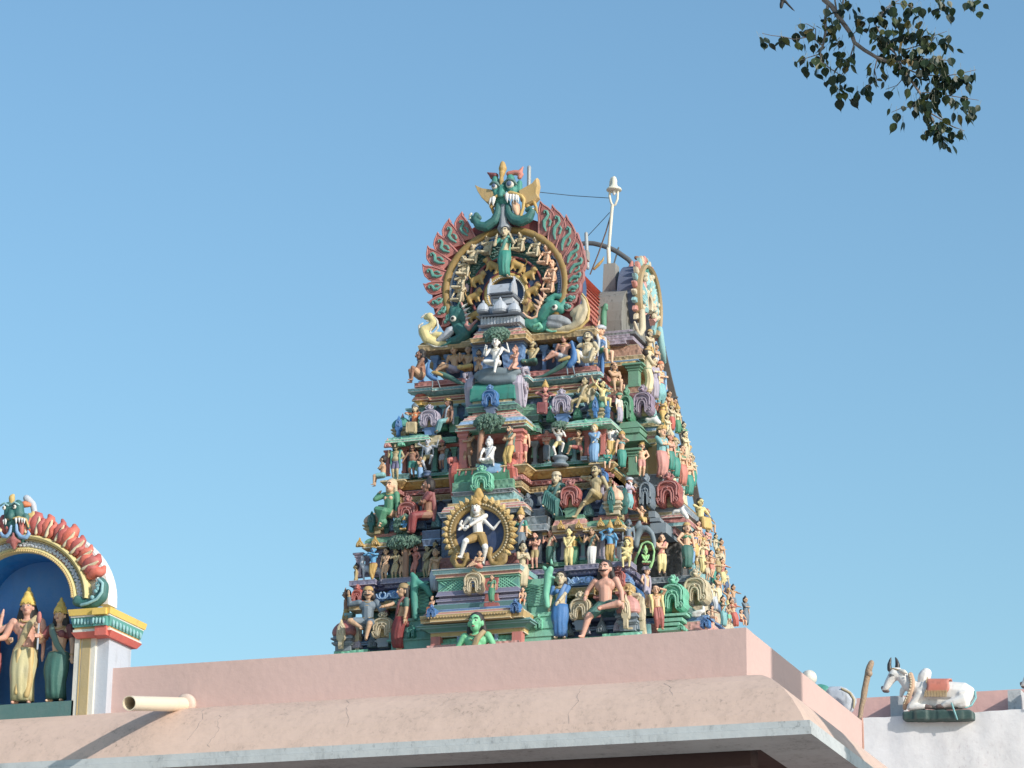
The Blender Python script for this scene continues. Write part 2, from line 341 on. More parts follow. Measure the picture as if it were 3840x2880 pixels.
    if top:
        g = MB()
        if top in ('blouse', 'sari', 'band'):
            g.ell(chest+V((0, 0, .02)), (sw*1.02, .080, .062))
            if fem:
                for s in (-1, 1): g.ell(chest+V((s*.045, -.06, .025)), (.045, .038, .042))
            if top != 'band':
                for s in (-1, 1): g.cap(sh[s]+V((0, 0, -.002)), sh[s]+(el[s]-sh[s])*.6, .049, .042)
        elif top == 'shirt':
            g.ell(chest+V((0, 0, .035)), (sw*1.08, .084, .095)); g.cap(pel, chest, .09*tor, .094*tor)
            for s in (-1, 1): g.cap(sh[s], el[s], .052, .041); g.cap(el[s], el[s]+(ha[s]-el[s])*.8, .040, .030)
        elif top == 'robe':
            g.ell(chest+V((0, 0, .035)), (sw*1.08, .084, .095)); g.cap(pel, chest, .092*tor, .094*tor)
            for s in (-1, 1): g.cap(sh[s], el[s], .046, .040)
        elif top == 'shawl':
            for s in (-1, 1):
                g.tube([nk+V((s*.05, .02, -.01)), sh[s]+V((s*.01, -.01, .02)), chest+V((s*.115, -.05, -.02)), pel+V((s*.125, -.05, .02)), pel+V((s*.13, -.03, -.16))], [.03, .04, .038, .034, .02])
            g.tube([sh[-1]+V((0, .04, 0)), nk+V((0, .05, -.03)), sh[1]+V((0, .04, 0))], .04)
        g.build('blouse' if top in ('blouse', 'sari', 'band') else 'robe', P(tc), root, vox=vx*.95, local=True)
    if drape or top == 'sari':
        g = MB(); s = kw.get('dside', 1)
        pts = [pel+V((-s*.08, -.06, .0)), pel+V((-s*.01, -.085, .11)), chest+V((s*.045, -.095, .04)), sh[s]+V((-s*.03, -.04, .035)), sh[s]+V((-s*.03, .05, .02)), chest+V((s*.06, .09, -.1)), pel+V((s*.09, .08, -.1))]
        g.tube(pts, [.03, .034, .036, .03, .034, .04, .03], 8, flat=.5)
        g.build('sash', P(drape or lc), root, smooth=True, local=True)
    # hair
    if hair:
        g = MB(); g.ell(hp(0, .020, .030), (.071*hs, .070*hs, .073*hs), rot=R); g.ell(hp(0, .03, .0), (.070*hs, .056*hs, .07*hs), rot=R)
        if hair == 'long':
            g.cap(hp(0, .035, .02), chest+V((0, .07, .0)), .07, .075)
            for s in (-1, 1): g.cap(hp(s*.052, .018, .01), sh[s]+V((-s*.03, .04, -.06)), .034, .034)
        elif hair == 'bush':
            for s in (-1, 1): g.ell(hp(s*.062, .025, -.035), (.045, .045, .058)); g.ell(hp(s*.058, .022, .02), (.036, .045, .05))
            g.ell(hp(0, .04, -.02), (.07, .05, .07))
        elif hair == 'bun': g.ell(hp(0, .01, .105), (.036, .036, .042)); g.cap(hp(0, .03, .02), hp(0, .04, -.06), .05, .035)
        elif hair == 'short': g.ell(hp(0, .03, -.01), (.058, .05, .055))
        cut = MB()
        h = g.build('hair', P(hcol, dirt=.1), root, vox=.011, local=True)
    # face
    for s in (-1, 1):
        if big:
            e_ = MB().ell(hp(s*.024, -.0575, .014), (.0115*hs, .008*hs, .0058*hs), 8, 6, rot=R).build('eye', P('white', dirt=.05), root, smooth=True, local=True)
            MB().ell(hp(s*.023, -.0635, .013), (.0052*hs, .004*hs, .0048*hs), 8, 6).build('pupil', P('black', dirt=0), e_, smooth=True, local=True)
            MB().tube([hp(s*.010, -.068, .032), hp(s*.025, -.070, .037), hp(s*.042, -.062, .031)], .0035*hs, 5).build('eyebrow', P('black', dirt=0), root, local=True)
        else:
            MB().ell(hp(s*.024, -.0600, .012), (.0145*hs, .007*hs, .006*hs), 8, 6, rot=R).build('eye', P('black', dirt=0), root, smooth=True, local=True)
    MB().ell(hp(0, -.064, -.034), (.018*hs, .007*hs, .006*hs), 8, 5, rot=R).build('mouth', P('brick'), root, smooth=True, local=True)
    if mous:
        g = MB()
        for s in (-1, 1): g.tube([hp(0, -.075, -.022), hp(s*.025, -.073, -.026), hp(s*.048, -.055, -.016)], [.010, .010, .004], 6)
        g.build('moustache', P('black', dirt=0), root, smooth=True, local=True)
    if beard:
        g = MB(); g.ell(hp(0, -.04, -.055), (.042, .035, .04)); g.cap(hp(0, -.045, -.06), hp(0, -.05, -.06-kw.get('bl', .05)), .032, .015)
        for s in (-1, 1): g.cap(hp(s*.05, -.02, -.01), hp(s*.03, -.045, -.05), .014, .02)
        g.build('beard', P(beard), root, vox=.011, local=True)
    if hat:
        g = MB(); c0 = hp(0, .006, .0)
        if hat == 'crown': pr = [(.03, .028), (.072, .03), (.075, .045), (.067, .055), (.072, .07), (.064, .09), (.056, .11), (.060, .118), (.048, .14), (.040, .165), (.044, .172), (.028, .20), (.014, .225), (.018, .237), (.004, .262)]
        elif hat == 'tiara': pr = [(.03, .03), (.072, .032), (.076, .05), (.060, .07), (.05, .09), (.024, .115), (.006, .135)]
        elif hat == 'cap': pr = [(.03, .035), (.068, .036), (.072, .048), (.066, .06), (.062, .08), (.044, .10), (.012, .108)]
        elif hat == 'turban': pr = [(.04, .02), (.078, .025), (.088, .045), (.088, .062), (.078, .08), (.06, .1), (.03, .11)]
        zs_ = .8 if hat == 'crown' else .92
        ks_ = .96 if hat == 'cap' else 1.04
        g.lathe(c0, [(r*hs*ks_, z*hs*zs_+(.006 if hat == 'cap' else 0)) for r, z in pr], 14)
        if hat == 'turban':
            g.tube([c0+V((.085*math.cos(a)*hs, .085*math.sin(a)*hs, (.045+.018*math.sin(a*1.5))*hs)) for a in [i*PI/8 for i in range(17)]], .014*hs, 6)
        if hat in ('crown', 'tiara'):
            g.plate([(-.05, .03), (.05, .03), (.045, .07), (0, .11), (-.045, .07)], lambda u, v, d: hp(u, -.062+d, v), .008)
        g.build('turban' if hat == 'turban' else 'crown', P(hc), root, smooth=True, local=True)
    if neck and not (top == 'shirt' and not big):
        g = MB()
        for w_, dz in ((.05, .02), (.066, -.035)) if big else ((.055, 0),):
            g.tube([nk+V((w_*math.sin(a)*1.05, -.055*abs(math.cos(a)) - .02 if abs(a) < 1.6 else .0, -.02-(.055-dz)*max(math.cos(a), 0))) for a in [(-1.5+3*i/10) for i in range(11)]], .008, 6)
        g.build('necklace', P(neck), root, smooth=True, local=True)
    if belt:
        MB().tube([pel+V((.1*tor*math.cos(a), .076*tor*math.sin(a), .03)) for a in [i*PI/8 for i in range(16)]], .011, 6, close=True).build('belt', P(belt), root, smooth=True, local=True)
    if big:
        for s in (-1, 1):
            g = MB(); d_ = (ha[s]-el[s]).normalized(); q_ = d_.cross(V((.3, .5, .8))).normalized(); w2 = d_.cross(q_); c_ = ha[s]-d_*.012
            g.tube([c_+q_*(.026*math.cos(a))+w2*(.026*math.sin(a)) for a in [i*PI/4 for i in range(8)]], .0055, 5, close=True)
            g.build('bracelet', P('gold'), root, smooth=True, local=True)
    root['_ha'] = 0; del root['_ha']
    return root, dict(ha=ha, el=el, pel=pel, hd=hd, chest=chest, nk=nk, kn=kn, an=an)
def scl(p, pxH):                   # stature in metres for a height of pxH source px at world point p
    return pxH*((p-CAM).dot(vd))/FPX/.955
def rel(root, name, mb, mat, **k):
    return mb.build(name, P(mat), root, local=True, **k)
# ------------------------------------------------------------------ the temple tower
XC = -15.39
def wz(z): return 2.47-(z-11.41)*.195
def yf(z): return 42+(z-11.41)*.17
tower = empty('temple_tower', (XC, 44.45, 0), 'tall stepped temple tower crowded with painted figures under a big horseshoe gable', 'temple tower')
def foot(z, o, front, side, zr=None):
    """plan outline at height z pushed outwards by o; front/side = [(b,depth),...] from corner to centre"""
    w = wz(z if zr is None else zr); y0 = yf(z if zr is None else zr); yc = y0+w; pts = []
    for k in range(4):
        br = front if k in (0, 2) else side
        dep = [0]+[d for _, d in br]; bs = [b for b, _ in br]
        loc = [(-(w+o), o)]
        for i, b in enumerate(bs):
            b2 = b-o if dep[i] > dep[i+1] else b+o
            loc += [(-b2, dep[i]+o), (-b2, dep[i+1]+o)]
        for i in reversed(range(len(bs))):
            b = bs[i]; b2 = b-o if dep[i] > dep[i+1] else b+o
            loc += [(b2, dep[i+1]+o), (b2, dep[i]+o)]
        for s, d in loc:
            if k == 0: pts.append((XC+s, yc-(w+d)))
            elif k == 1: pts.append((XC+w+d, yc+s))
            elif k == 2: pts.append((XC-s, yc+w+d))
            else: pts.append((XC-w-d, yc-s))
    return pts
def z_ok(p): return p[0][1] > 11.3
def band(prof, front, side, name, mat, parent, zr=None, studs=None, line=None):
    """prof [(o,z),...] swept round the plan"""
    if min(o for o, _ in prof) < -.2: front = front[-1:]; side = side[-1:]
    mb = MB(); rings = [[(x, y, z) for x, y in foot(z, o, front, side, zr)] for o, z in prof]; n = len(rings[0])
    vs = [p for r_ in rings for p in r_]; fs = []
    for i in range(len(rings)-1):
        for j in range(n): fs.append((i*n+j, i*n+(j+1) % n, (i+1)*n+(j+1) % n, (i+1)*n+j))
    fs.append(tuple(range(n))[::-1]); fs.append(tuple((len(rings)-1)*n+j for j in range(n)))
    mb.add(vs, fs)
    def walk(o, z, step):
        f_ = [V((x, y, z)) for x, y in foot(z, o, front, side, zr)]; q = len(f_); k0, k1 = 0, int(q/2)+1
        for i in range(k1):
            a, b = f_[i], f_[(i+1) % q]; L = (b-a).length; m_ = max(1, int(L/step))
            for j in range(m_): yield a+(b-a)*((j+.5)/m_)
    if studs:
        for p in walk(*studs[:3]): mb.ell(p, (studs[3],)*3 if len(studs) < 5 else (studs[3], studs[3], studs[4]), 6, 4)
    ob = mb.build(name, PR(mat) if isinstance(mat, str) else mat, parent)
    if isinstance(mat, str) and name not in ('tier', 'wall', 'frieze') and z_ok(prof):
        om = max(o for o, _ in prof); cand = [z for o, z in prof if o >= om-.004]; zl = sorted({min(cand), max(cand)})
        edge_lines(mat, ob, [([(x, y, z) for x, y in foot(z, om+.001, front, side, zr)], True) for z in zl[:2 if zl[-1]-zl[0] > .03 else 1]])
    if line:
        f_ = [(x, y, line[1]) for x, y in foot(line[1], line[0], front, side, zr)]; MB().tube(f_, .009, 5, close=True).build('painted_line', P(line[2]), ob)
    return ob
def kap(o0, z0, z1, bul=.07):      # curved kapota profile
    h = z1-z0; return [(o0, z0), (o0+bul*.45, z0+h*.05), (o0+bul, z0+h*.15), (o0+bul, z0+h*.35), (o0+bul*.7, z0+h*.65), (o0+bul*.2, z0+h*.9), (o0-bul*.3, z1)]
# plan steps per level: front, side
F0 = lambda w, cb: [(w-.60, -.14), (w-.72, -.03), (w-1.22, -.14), (cb, .33)]
F1 = lambda w, cb: [(w-.58, -.14), (w-.70, -.03), (w-1.16, -.14), (cb, .30)]
F2 = lambda w, cb: [(w-.46, -.12), (cb, .28)]
def level(k, z0, z1, cb, cs, side_d=.72):
    w = wz(z0); fr = (F0 if k == 0 else F1 if k < 2 else F2)(w, cb); sd = [(w-.5, -.12), (cs, .12)]
    return fr, sd
# ---- level 0
fr, sd = level(0, 11.4, 12.5, .62, .85)
core = band([(-.34, 0), (-.34, 12.55)], fr, sd, 'tier', 'dgreen', tower, 11.8)
band([(.12, 0), (.12, 11.30)], fr, sd, 'plinth', 'rose', core, 11.4)
band([(.05, 11.30), (.05, 11.34), (-.02, 11.36), (-.02, 11.42)], [(wz(11.4)-.6, -.14), (.62, .33)], sd, 'plinth', 'mint', core, 11.4)
band([(-.18, 11.42), (-.18, 11.50), (-.12, 11.52), (-.12, 11.56), (-.2, 11.57), (-.2, 11.64), (-.14, 11.66), (-.14, 11.70), (-.26, 11.71)], fr, sd, 'moulding', 'dblue', core, 11.5)
band([(-.30, 11.70), (-.30, 11.95), (-.34, 12.10)], fr, sd, 'frieze', 'dteal', core, 11.7)
band([(-.12, 12.08), (-.05, 12.09), (-.05, 12.2), (-.1, 12.21)], fr, sd, 'trim', 'gold', core, 12.1, studs=(-.05, 12.145, .08, .022))
band(kap(-.12, 12.21, 12.41, .09), fr, sd, 'eave', 'blue', core, 12.3)
band([(-.06, 12.41), (-.03, 12.42), (-.03, 12.46), (.02, 12.48), (.02, 12.55), (-.1, 12.56)], fr, sd, 'ledge', 'purple', core, 12.45, studs=(-.03, 12.445, .07, .022))
# ---- level 1
fr, sd = level(1, 12.55, 14.1, .66, .8, .7)
core1 = band([(-.40, 12.5), (-.40, 13.5), (-.44, 14.1)], fr, sd, 'tier', 'navy', tower, 13)
band([(-.30, 12.56), (-.30, 12.62), (-.24, 12.63), (-.24, 12.68), (-.32, 12.69)], fr, sd, 'plinth', 'green', core1, 12.7)
band([(-.37, 12.69), (-.37, 13.0)], fr, sd, 'wall', 'dblue', core1, 12.8)
band([(-.30, 12.98), (-.22, 13.03), (-.12, 13.05), (-.12, 13.09)], fr, sd, 'capital', 'purple', core1, 13)
FRB = [(wz(13.2)-.62, -.28), (wz(13.2)-.76, -.08), (wz(13.2)-1.30, -.28), (.66, .30)]
band([(-.03, 13.085), (.01, 13.10), (.01, 13.16), (-.02, 13.17)], FRB, sd, 'trim', 'yellow', core1, 13.15, studs=(.01, 13.13, .06, .016))
band(kap(-.10, 13.17, 13.29, .09), FRB, sd, 'eave', 'green', core1, 13.2)
band([(-.14, 13.29), (-.11, 13.30), (-.11, 13.335), (-.17, 13.34), (-.17, 13.385)], FRB, sd, 'trim', 'brick', core1, 13.3)
band([(-.32, 13.38), (-.32, 13.42), (-.27, 13.43), (-.27, 13.47), (-.34, 13.48), (-.34, 13.52), (-.29, 13.53), (-.29, 13.58), (-.36, 13.59), (-.36, 13.64)], fr, sd, 'moulding', 'dblue', core1, 13.5)
band([(-.40, 13.64), (-.40, 13.88)], fr, sd, 'frieze', 'dblue', core1, 13.7)
FT = F2(wz(13.9), .62)
band([(-.18, 13.87), (-.12, 13.88), (-.12, 13.97), (-.15, 13.98)], FT, sd, 'trim', 'dgold', core1, 13.9, studs=(-.12, 13.925, .07, .020))
band(kap(-.16, 13.98, 14.10, .09), FT, sd, 'eave', 'brick', core1, 14.05, studs=(-.07, 14.02, .10, .026, .03), line=(-.10, 14.065, 'rose'))
band([(-.10, 14.10), (.0, 14.205), (.0, 14.225), (-.05, 14.23)], FT, sd, 'ledge', 'gold', core1, 14.15)
# ---- level 2
fr, sd = level(2, 14.2, 15.8, .50, .68, .62)
core2 = band([(-.38, 14.2), (-.38, 15.8)], fr, sd, 'tier', 'dblue', tower, 14.8)
band([(-.25, 14.23), (-.25, 14.29), (-.19, 14.30), (-.19, 14.34), (-.28, 14.35)], fr, sd, 'plinth', 'teal', core2, 14.3)
band([(-.40, 14.35), (-.40, 14.73)], fr, sd, 'wall', 'dark', core2, 14.5)
band([(-.26, 14.70), (-.16, 14.76), (-.14, 14.80), (-.14, 14.83)], fr, sd, 'capital', 'red', core2, 14.7)
FRB = [(wz(14.9)-.56, -.32), (.50, .28)]
band(kap(-.06, 14.82, 15.0, .15), FRB, sd, 'eave', 'mint', core2, 14.9, line=(.05, 14.93, 'aqua'))
band([(-.16, 15.0), (-.13, 15.01), (-.13, 15.04), (-.2, 15.05)], FRB, sd, 'trim', 'teal', core2, 15)
band([(-.30, 15.04), (-.30, 15.08), (-.25, 15.09), (-.25, 15.13), (-.32, 15.14), (-.32, 15.18), (-.27, 15.19), (-.27, 15.23), (-.34, 15.24), (-.34, 15.30)], fr, sd, 'moulding', 'steel', core2, 15.1)
band([(-.38, 15.3), (-.38, 15.52)], fr, sd, 'frieze', 'dgreen', core2, 15.4)
FT = [(wz(15.6)-.46, -.06), (.50, .18)]
band([(-.18, 15.51), (-.13, 15.52), (-.13, 15.58), (-.16, 15.59)], FT, sd, 'trim', 'yellow', core2, 15.6)
band(kap(-.17, 15.59, 15.69, .08), FT, sd, 'eave', 'salmon', core2, 15.6, line=(-.11, 15.66, 'cream'))
band([(-.12, 15.69), (-.02, 15.74), (-.02, 15.785), (-.06, 15.79)], FT, sd, 'ledge', 'aqua', core2, 15.7, studs=(-.02, 15.76, .07, .016))
# ---- level 3
fr, sd = [(.42, .30)], [(.62, .15)]
core3 = band([(-.42, 15.75), (-.42, 16.5)], fr, sd, 'tier', 'navy', tower, 16.1)
band([(-.12, 15.79), (-.12, 15.82), (-.08, 15.84), (-.08, 15.90), (-.14, 15.92), (-.14, 15.94)], fr, sd, 'plinth', 'brick', core3, 15.8)
band([(-.3, 16.28), (-.26, 16.29), (-.26, 16.33), (-.3, 16.34)], fr, sd, 'trim', 'dblue', core3, 16.3)
band([(-.22, 16.42), (.0, 16.44), (.02, 16.53), (-.03, 16.60), (-.2, 16.66)], [(.42, .22)], sd, 'ledge', 'dgold', core3, 16.5)

# ---- ornaments
KO = [(0, .40), (.055, .36), (.085, .24), (.09, .11), (.14, .03), (.24, -.02), (.37, .0), (.47, .09), (.50, .21), (.46, .33), (.45, .42), (.485, .54), (.475, .68), (.40, .81), (.28, .91), (.13, .96), (0, .98)]
KO = KO+[(-u, v) for u, v in reversed(KO[1:-1])]
def axes(side):
    return (V((1, 0, 0)), V((0, 1, 0))) if side == 'F' else (V((0, 1, 0)), V((-1, 0, 0)))
def kudu(c, w, h, mat, parent, side='F', crest=True, d=.06, name='plaque', base=None):
    """omega shaped plaque with raised mouldings; c = bottom centre"""
    ax, ay = axes(side)
    fn = lambda u, v, q: V(c)+ax*(u*w)+V((0, 0, v*h))+ay*q
    mb = MB(); n = len(KO); vs = []; fs = []
    for k, q in ((1.0, d), (1.0, -d*.3), (.90, -d), (.80, -d*.75)):
        for u, v in KO: vs.append(fn(u*k if abs(u) > .1 or v > .9 else u*(2-k), .5+(v-.5)*k if v < .30 or v > .55 else v+(1-k)*.35, q))
    for r_ in range(3):
        for i in range(n): j = (i+1) % n; fs.append((r_*n+i, (r_+1)*n+i, (r_+1)*n+j, r_*n+j))
    fs += [tuple(range(n)), tuple(range(3*n, 4*n))[::-1]]; mb.add(vs, fs)
    rr = h*.030
    for s in (-1, 1):
        mb.tube([fn(s*u, v, -d-.008) for u, v in ((.16, .09), (.155, .26), (.145, .42), (.09, .52), (0, .55))], rr, 6)
        mb.tube([fn(s*u, v, -d-.008) for u, v in ((.235, .13), (.24, .30), (.235, .47), (.17, .62), (0, .68))], rr*.8, 6)
        mb.tube([fn(s*u, v, -d-.008) for u, v in ((.36, .12), (.40, .21), (.34, .28), (.29, .22), (.33, .18))], rr*.9, 6)
        mb.tube([fn(s*u, v, -d-.008) for u, v in ((.35, .36), (.36, .52), (.36, .66), (.28, .78), (.15, .84), (0, .86))], rr*1.1, 6)
        if crest:
            mb.tube([fn(s*u, v, -d*.4) for u, v in ((.04, .95), (.13, 1.00), (.19, 1.07), (.15, 1.14), (.09, 1.10))], [rr*1.6, rr*1.6, rr*1.4, rr*1.2, rr], 6)
            mb.tube([fn(s*u, v, -d*.5) for u, v in ((.03, 1.05), (.08, 1.17), (.04, 1.22))], [rr*1.3, rr*1.2, rr], 6)
    mb.ell(fn(0, .62, -d-.004), (w*.04, d*.35, h*.04))
    if crest: mb.ell(fn(0, 1.03, -d*.3), (w*.085, d*.8, h*.08)); mb.ell(fn(0, 1.14, -d*.3), (w*.07, d*.6, h*.075)); mb.ell(fn(0, 1.02, -d*1.1), (w*.035, d*.3, h*.03))
    o = mb.build(name, P(mat), parent, smooth=False)
    MB().plate([(-.12, .02), (.12, .02), (.11, .38), (0, .46), (-.11, .38)], lambda u, v, q: fn(u, v, d*.6+q), d*.4).build('plaque_back', P('khaki'), parent)
    if base:
        b = MB()
        for z0, z1, k in ((-.10, .0, .55), (-.17, -.10, .70), (-.24, -.17, .52), (-.42, -.24, .46)):
            a = V(c)+V((0, 0, z0*h)); e = (w*k, .30*w) if side == 'F' else (.30*w, w*k)
            b.frus(a+ay*.5*.3*w, a.z, a.z+(z1-z0)*h, *e, e[0]*1.03, e[1]*1.03)
        b.build('pedestal', P(base), parent)
    return o
def minik(c, w, h, mat, parent, side='F', d=.03):
    ax, ay = axes(side); fn = lambda u, v, q: V(c)+ax*(u*w)+V((0, 0, v*h))+ay*q
    out = [(-.5, 0), (.5, 0), (.42, .35), (.22, .6), (.08, .75), (0, 1.05), (-.08, .75), (-.22, .6), (-.42, .35)]
    mb = MB(); mb.plate(out, fn, d, .1)
    mb.tube([fn(.24*math.cos(a), .08+.3*math.sin(a), -d) for a in [PI*i/6 for i in range(7)]], .012, 5); mb.ell(fn(0, .2, -d), (w*.1, d*.5, h*.1))
    return mb.build('plaque', P(mat), parent)
def kuta(c, w, h, dome, base, plq, parent, fin=None, seg='round'):
    """miniature domed shrine; c = bottom centre at axis"""
    b = MB(); x, y, z = c
    for z0, z1, k0, k1 in ((0, .16, .68, .68), (.16, .20, .80, .84), (.20, .25, .92, .92), (.25, .29, .78, .74), (.29, .33, .80, .86), (.33, .38, 1.0, .98), (.38, .44, .84, .82)):
        b.frus(c, z+z0*h, z+z1*h, w*k0, w*k0, w*k1, w*k1)
    b.build('moulding', P(base), parent)
    d = MB(); pr = [(.46, .44), (.52, .47), (.545, .53), (.53, .61), (.47, .70), (.37, .79), (.24, .86), (.12, .90), (.10, .93)]
    d.lathe(c, [(r*w, q*h) for r, q in pr], 24, sq=3.2)
    for k in range(8):
        a = PI/8+k*PI/4
        d.tube([V(c)+V((math.cos(a)*r*w*1.03, math.sin(a)*r*w*1.03, q*h)) for r, q in pr[1:]], .012*w, 5)
    d.build('dome', P(dome), parent, smooth=False)
    f = MB(); f.lathe(V(c)+V((0, 0, h*.9)), [(.10*w, 0), (.13*w, .02*h), (.05*w, .04*h), (.085*w, .07*h), (.08*w, .10*h), (.03*w, .13*h), (.04*w, .145*h), (.005, .2*h)], 12)
    f.build('finial', P(fin or dome), parent, smooth=True)
    for s in ('F', 'R'):
        ax, ay = axes(s); cc = V(c)-ay*w*.56+V((0, 0, h*.30)); fn = lambda u, v, q: cc+ax*(u*w*.40)+V((0, 0, v*h*.5))+ay*q
        out = [(-.22, -.55), (.22, -.55), (.24, -.1), (.4, -.05), (.5, .1), (.48, .5), (.36, .78), (.14, .95), (0, 1.18), (-.14, .95), (-.36, .78), (-.48, .5), (-.5, .1), (-.4, -.05), (-.24, -.1)]
        mb = MB(); mb.plate(out, fn, .035, .14)
        mb.tube([fn(.26*math.cos(a), .38+.36*math.sin(a), -.035) for a in [-.4+(PI+.8)*i/8 for i in range(9)]], .011, 5); mb.ell(fn(0, .38, -.035), (w*.05, .02, h*.07))
        mb.build('plaque', P(plq), parent)
def pil(p, h, w, mat, parent, cap='gold', side='F', prot=.05):
    b = MB(); x, y, z = p
    b.frus(p, z, z+h*.10, w*1.3, w*1.1, w*1.3, w*1.1); b.frus(p, z+h*.1, z+h*.72, w, w*.8, w, w*.8)
    for a, c_, k0, k1 in ((.72, .76, 1.2, 1.2), (.76, .83, .9, 1.5), (.83, .88, 1.5, 1.5), (.88, .93, 1.1, 1.8), (.93, 1.0, 2.0, 2.0)): b.frus(p, z+h*a, z+h*c_, w*k0, w*k0*.8, w*k1, w*k1*.8)
    return b.build('pillar', P(mat), parent)
def shala(c, L, R_, mat, parent, ends, stripes=None, name='vault_roof'):
    """barrel roof along X, c = centre of the springing line, with tall leaf-shaped end gables"""
    mb = MB(); n = 10; vs = []; fs = []
    arc = [(-math.cos(a)*R_*(1.0+.12*math.sin(a*2)**2), math.sin(a)*R_*1.15) for a in [-.5+(PI+1.0)*i/n for i in range(n+1)]]
    for s in (-1, 1):
        for y, z in arc: vs.append((c[0]+s*L/2, c[1]+y, c[2]+z))
    k = len(arc)
    for i in range(k-1): fs.append((i, i+1, k+i+1, k+i))
    fs += [tuple(range(k))[::-1], tuple(range(k, 2*k)), (0, k, 2*k-1, k-1)]
    mb.add(vs, fs); o = mb.build(name, P(mat), parent)
    if stripes:
        m2 = MB(); q = int(L/.05)
        for i in range(q):
            if i % 2: m2.tube([(c[0]-L/2+(i+.5)*L/q, c[1]+y*1.01, c[2]+z*1.01) for y, z in arc[2:-1]], .014, 5, capr=False)
        m2.build('rib', P(stripes), o)
        tag(o.children[0], kind=None)
    for s in (-1, 1):
        e = MB(); xx = c[0]+s*L/2; h = R_*2.6
        fn = lambda u, v, q: V((xx+s*(.03-q), c[1]+u*R_*2.1*s, c[2]-R_*.75+v*h))
        e.plate([(.0, -.24), (.12, -.14), (.24, .05), (.34, .3), (.46, .55), (.42, .74), (.28, .88), (.12, .96), (0, 1.02), (-.12, .96), (-.28, .88), (-.42, .74), (-.46, .55), (-.34, .3), (-.24, .05), (-.12, -.14)], fn, .06, .15)
        for q_ in (-1, 1): e.tube([fn(q_*u, v, -.07) for u, v in ((.04, -.1), (.16, .1), (.24, .32), (.34, .54), (.28, .72), (.14, .72), (.12, .6))], .02, 6)
        e.tube([fn(u, v, -.09) for u, v in ((-.3, .9), (-.36, 1.0), (-.22, 1.02), (0, 1.08), (.22, 1.02), (.36, 1.0), (.3, .9))], [.02, .03, .035, .05, .035, .03, .02], 6)
        e.tube([fn(.0, .1, -.08), fn(.1, .3, -.09), fn(-.08, .5, -.09), fn(.05, .66, -.08)], .022, 6)
        for q_ in (-1, 1): e.ell(fn(q_*.14, .86, -.08), .028)
        e.ell(fn(0, .98, -.03), (.05, .06, .07)); e.ell(fn(0, 1.08, -.03), (.03, .04, .04))
        e.build('end_gable', P(ends), o)
    return o
def zat(p, dz): return V((p[0], p[1], p[2]+dz))
# kutas and plaques on the front (positions measured on the sloping front)
def kut(z, x, y, wpx, hpx, dome, base, plq, parent, fin=None, off=0, Y=None):
    s = zp(z, x, y); k = Z[z][2]; c = PY(*s, Y) if Y else TF(*s, off); q = scl(c, 1)*k
    kuta((c.x, c.y+wpx*q*.45, c.z), wpx*q*.95, hpx*q, dome, base, plq, parent, fin)
kut('F', 1035, 1478, 185, 300, 'rose', 'steel', 'sand', core, 'gold', .04)
kut('L6', 265, 1275, 400, 560, 'brick', 'steel', 'sand', core, 'dgold', .04)
kut('F', 920, 572, 155, 235, 'peach', 'sand', 'dteal', core1, 'peach', 0)
kut('L5', 775, 440, 360, 400, 'tan', 'khaki', 'dteal', core1, 'khaki', 0)
kut('D', 1110, 1225, 210, 300, 'teal', 'khaki', 'blue', core2, 'teal', 0)
kut('B', 485, 1465, 230, 300, 'teal', 'khaki', 'blue', core2, 'rose', 0)
# right-rear corners
for (z_, x_, y_, Yv, pr) in (('R4', 1560, 1330, 46.9, core),):
    kut(z_, x_, y_, 330, 420, 'steel', 'steel', 'sand', pr, 'sand', 0, Yv)
def kd(z, x, y, w, h, mat, parent, off=.02, Y=None, base=None, side='F', **k):
    s = zp(z, x, y); kk = Z[z][2]; c = PY(*s, Y) if Y else (TF(*s, off) if side == 'F' else TR(*s, off)); q = scl(c, 1)*kk
    if side == 'R': w = w/.4
    return kudu(c, w*q, h*q, mat, parent, side, base=base, **k)
kd('F', 678, 1400, 180, 175, 'sand', core, .10, base='steel')
kd('L6', 955, 1070, 390, 345, 'sand', core, .10, base='steel')
kd('F', 600, 525, 172, 175, 'brick', core1, .06, base='green')
kd('E', 578, 640, 170, 165, 'brick', core1, .02, base='dblue')
kd('D', 685, 1165, 260, 245, 'lav', core2, .06, base='blue')
kd('B', 865, 1335, 255, 225, 'lav', core2, .06, base='blue')
kd('F', 975, 1145, 110, 130, 'brick', core, -.05, crest=True)
kd('E', 190, 1290, 100, 130, 'red', core, -.05)
kd('F', 850, 325, 80, 85, 'blue', core1, 0.0); kd('F', 270, 580, 85, 130, 'steel', core1, -.12)
for z_, x_, y_, pr, mt in (('F', 835, 675, core1, 'gold'), ('F', 970, 665, core1, 'gold'), ('F', 525, 695, core1, 'gold'), ('F', 665, 690, core1, 'gold'), ('E', 205, 830, core1, 'gold'), ('E', 325, 818, core1, 'gold'),
        ('D', 985, 1340, core2, 'mint'), ('D', 1165, 1325, core2, 'mint'), ('B', 345, 1585, core2, 'rose'), ('B', 515, 1570, core2, 'mint'), ('D', 320, 1390, core2, 'green')):
    c = TF(*zp(z_, x_, y_), .04); q = scl(c, 1)*Z[z_][2]; a = 60 if z_ in 'FE' else 95
    minik(c, a*q, a*q*1.1, mt, pr)
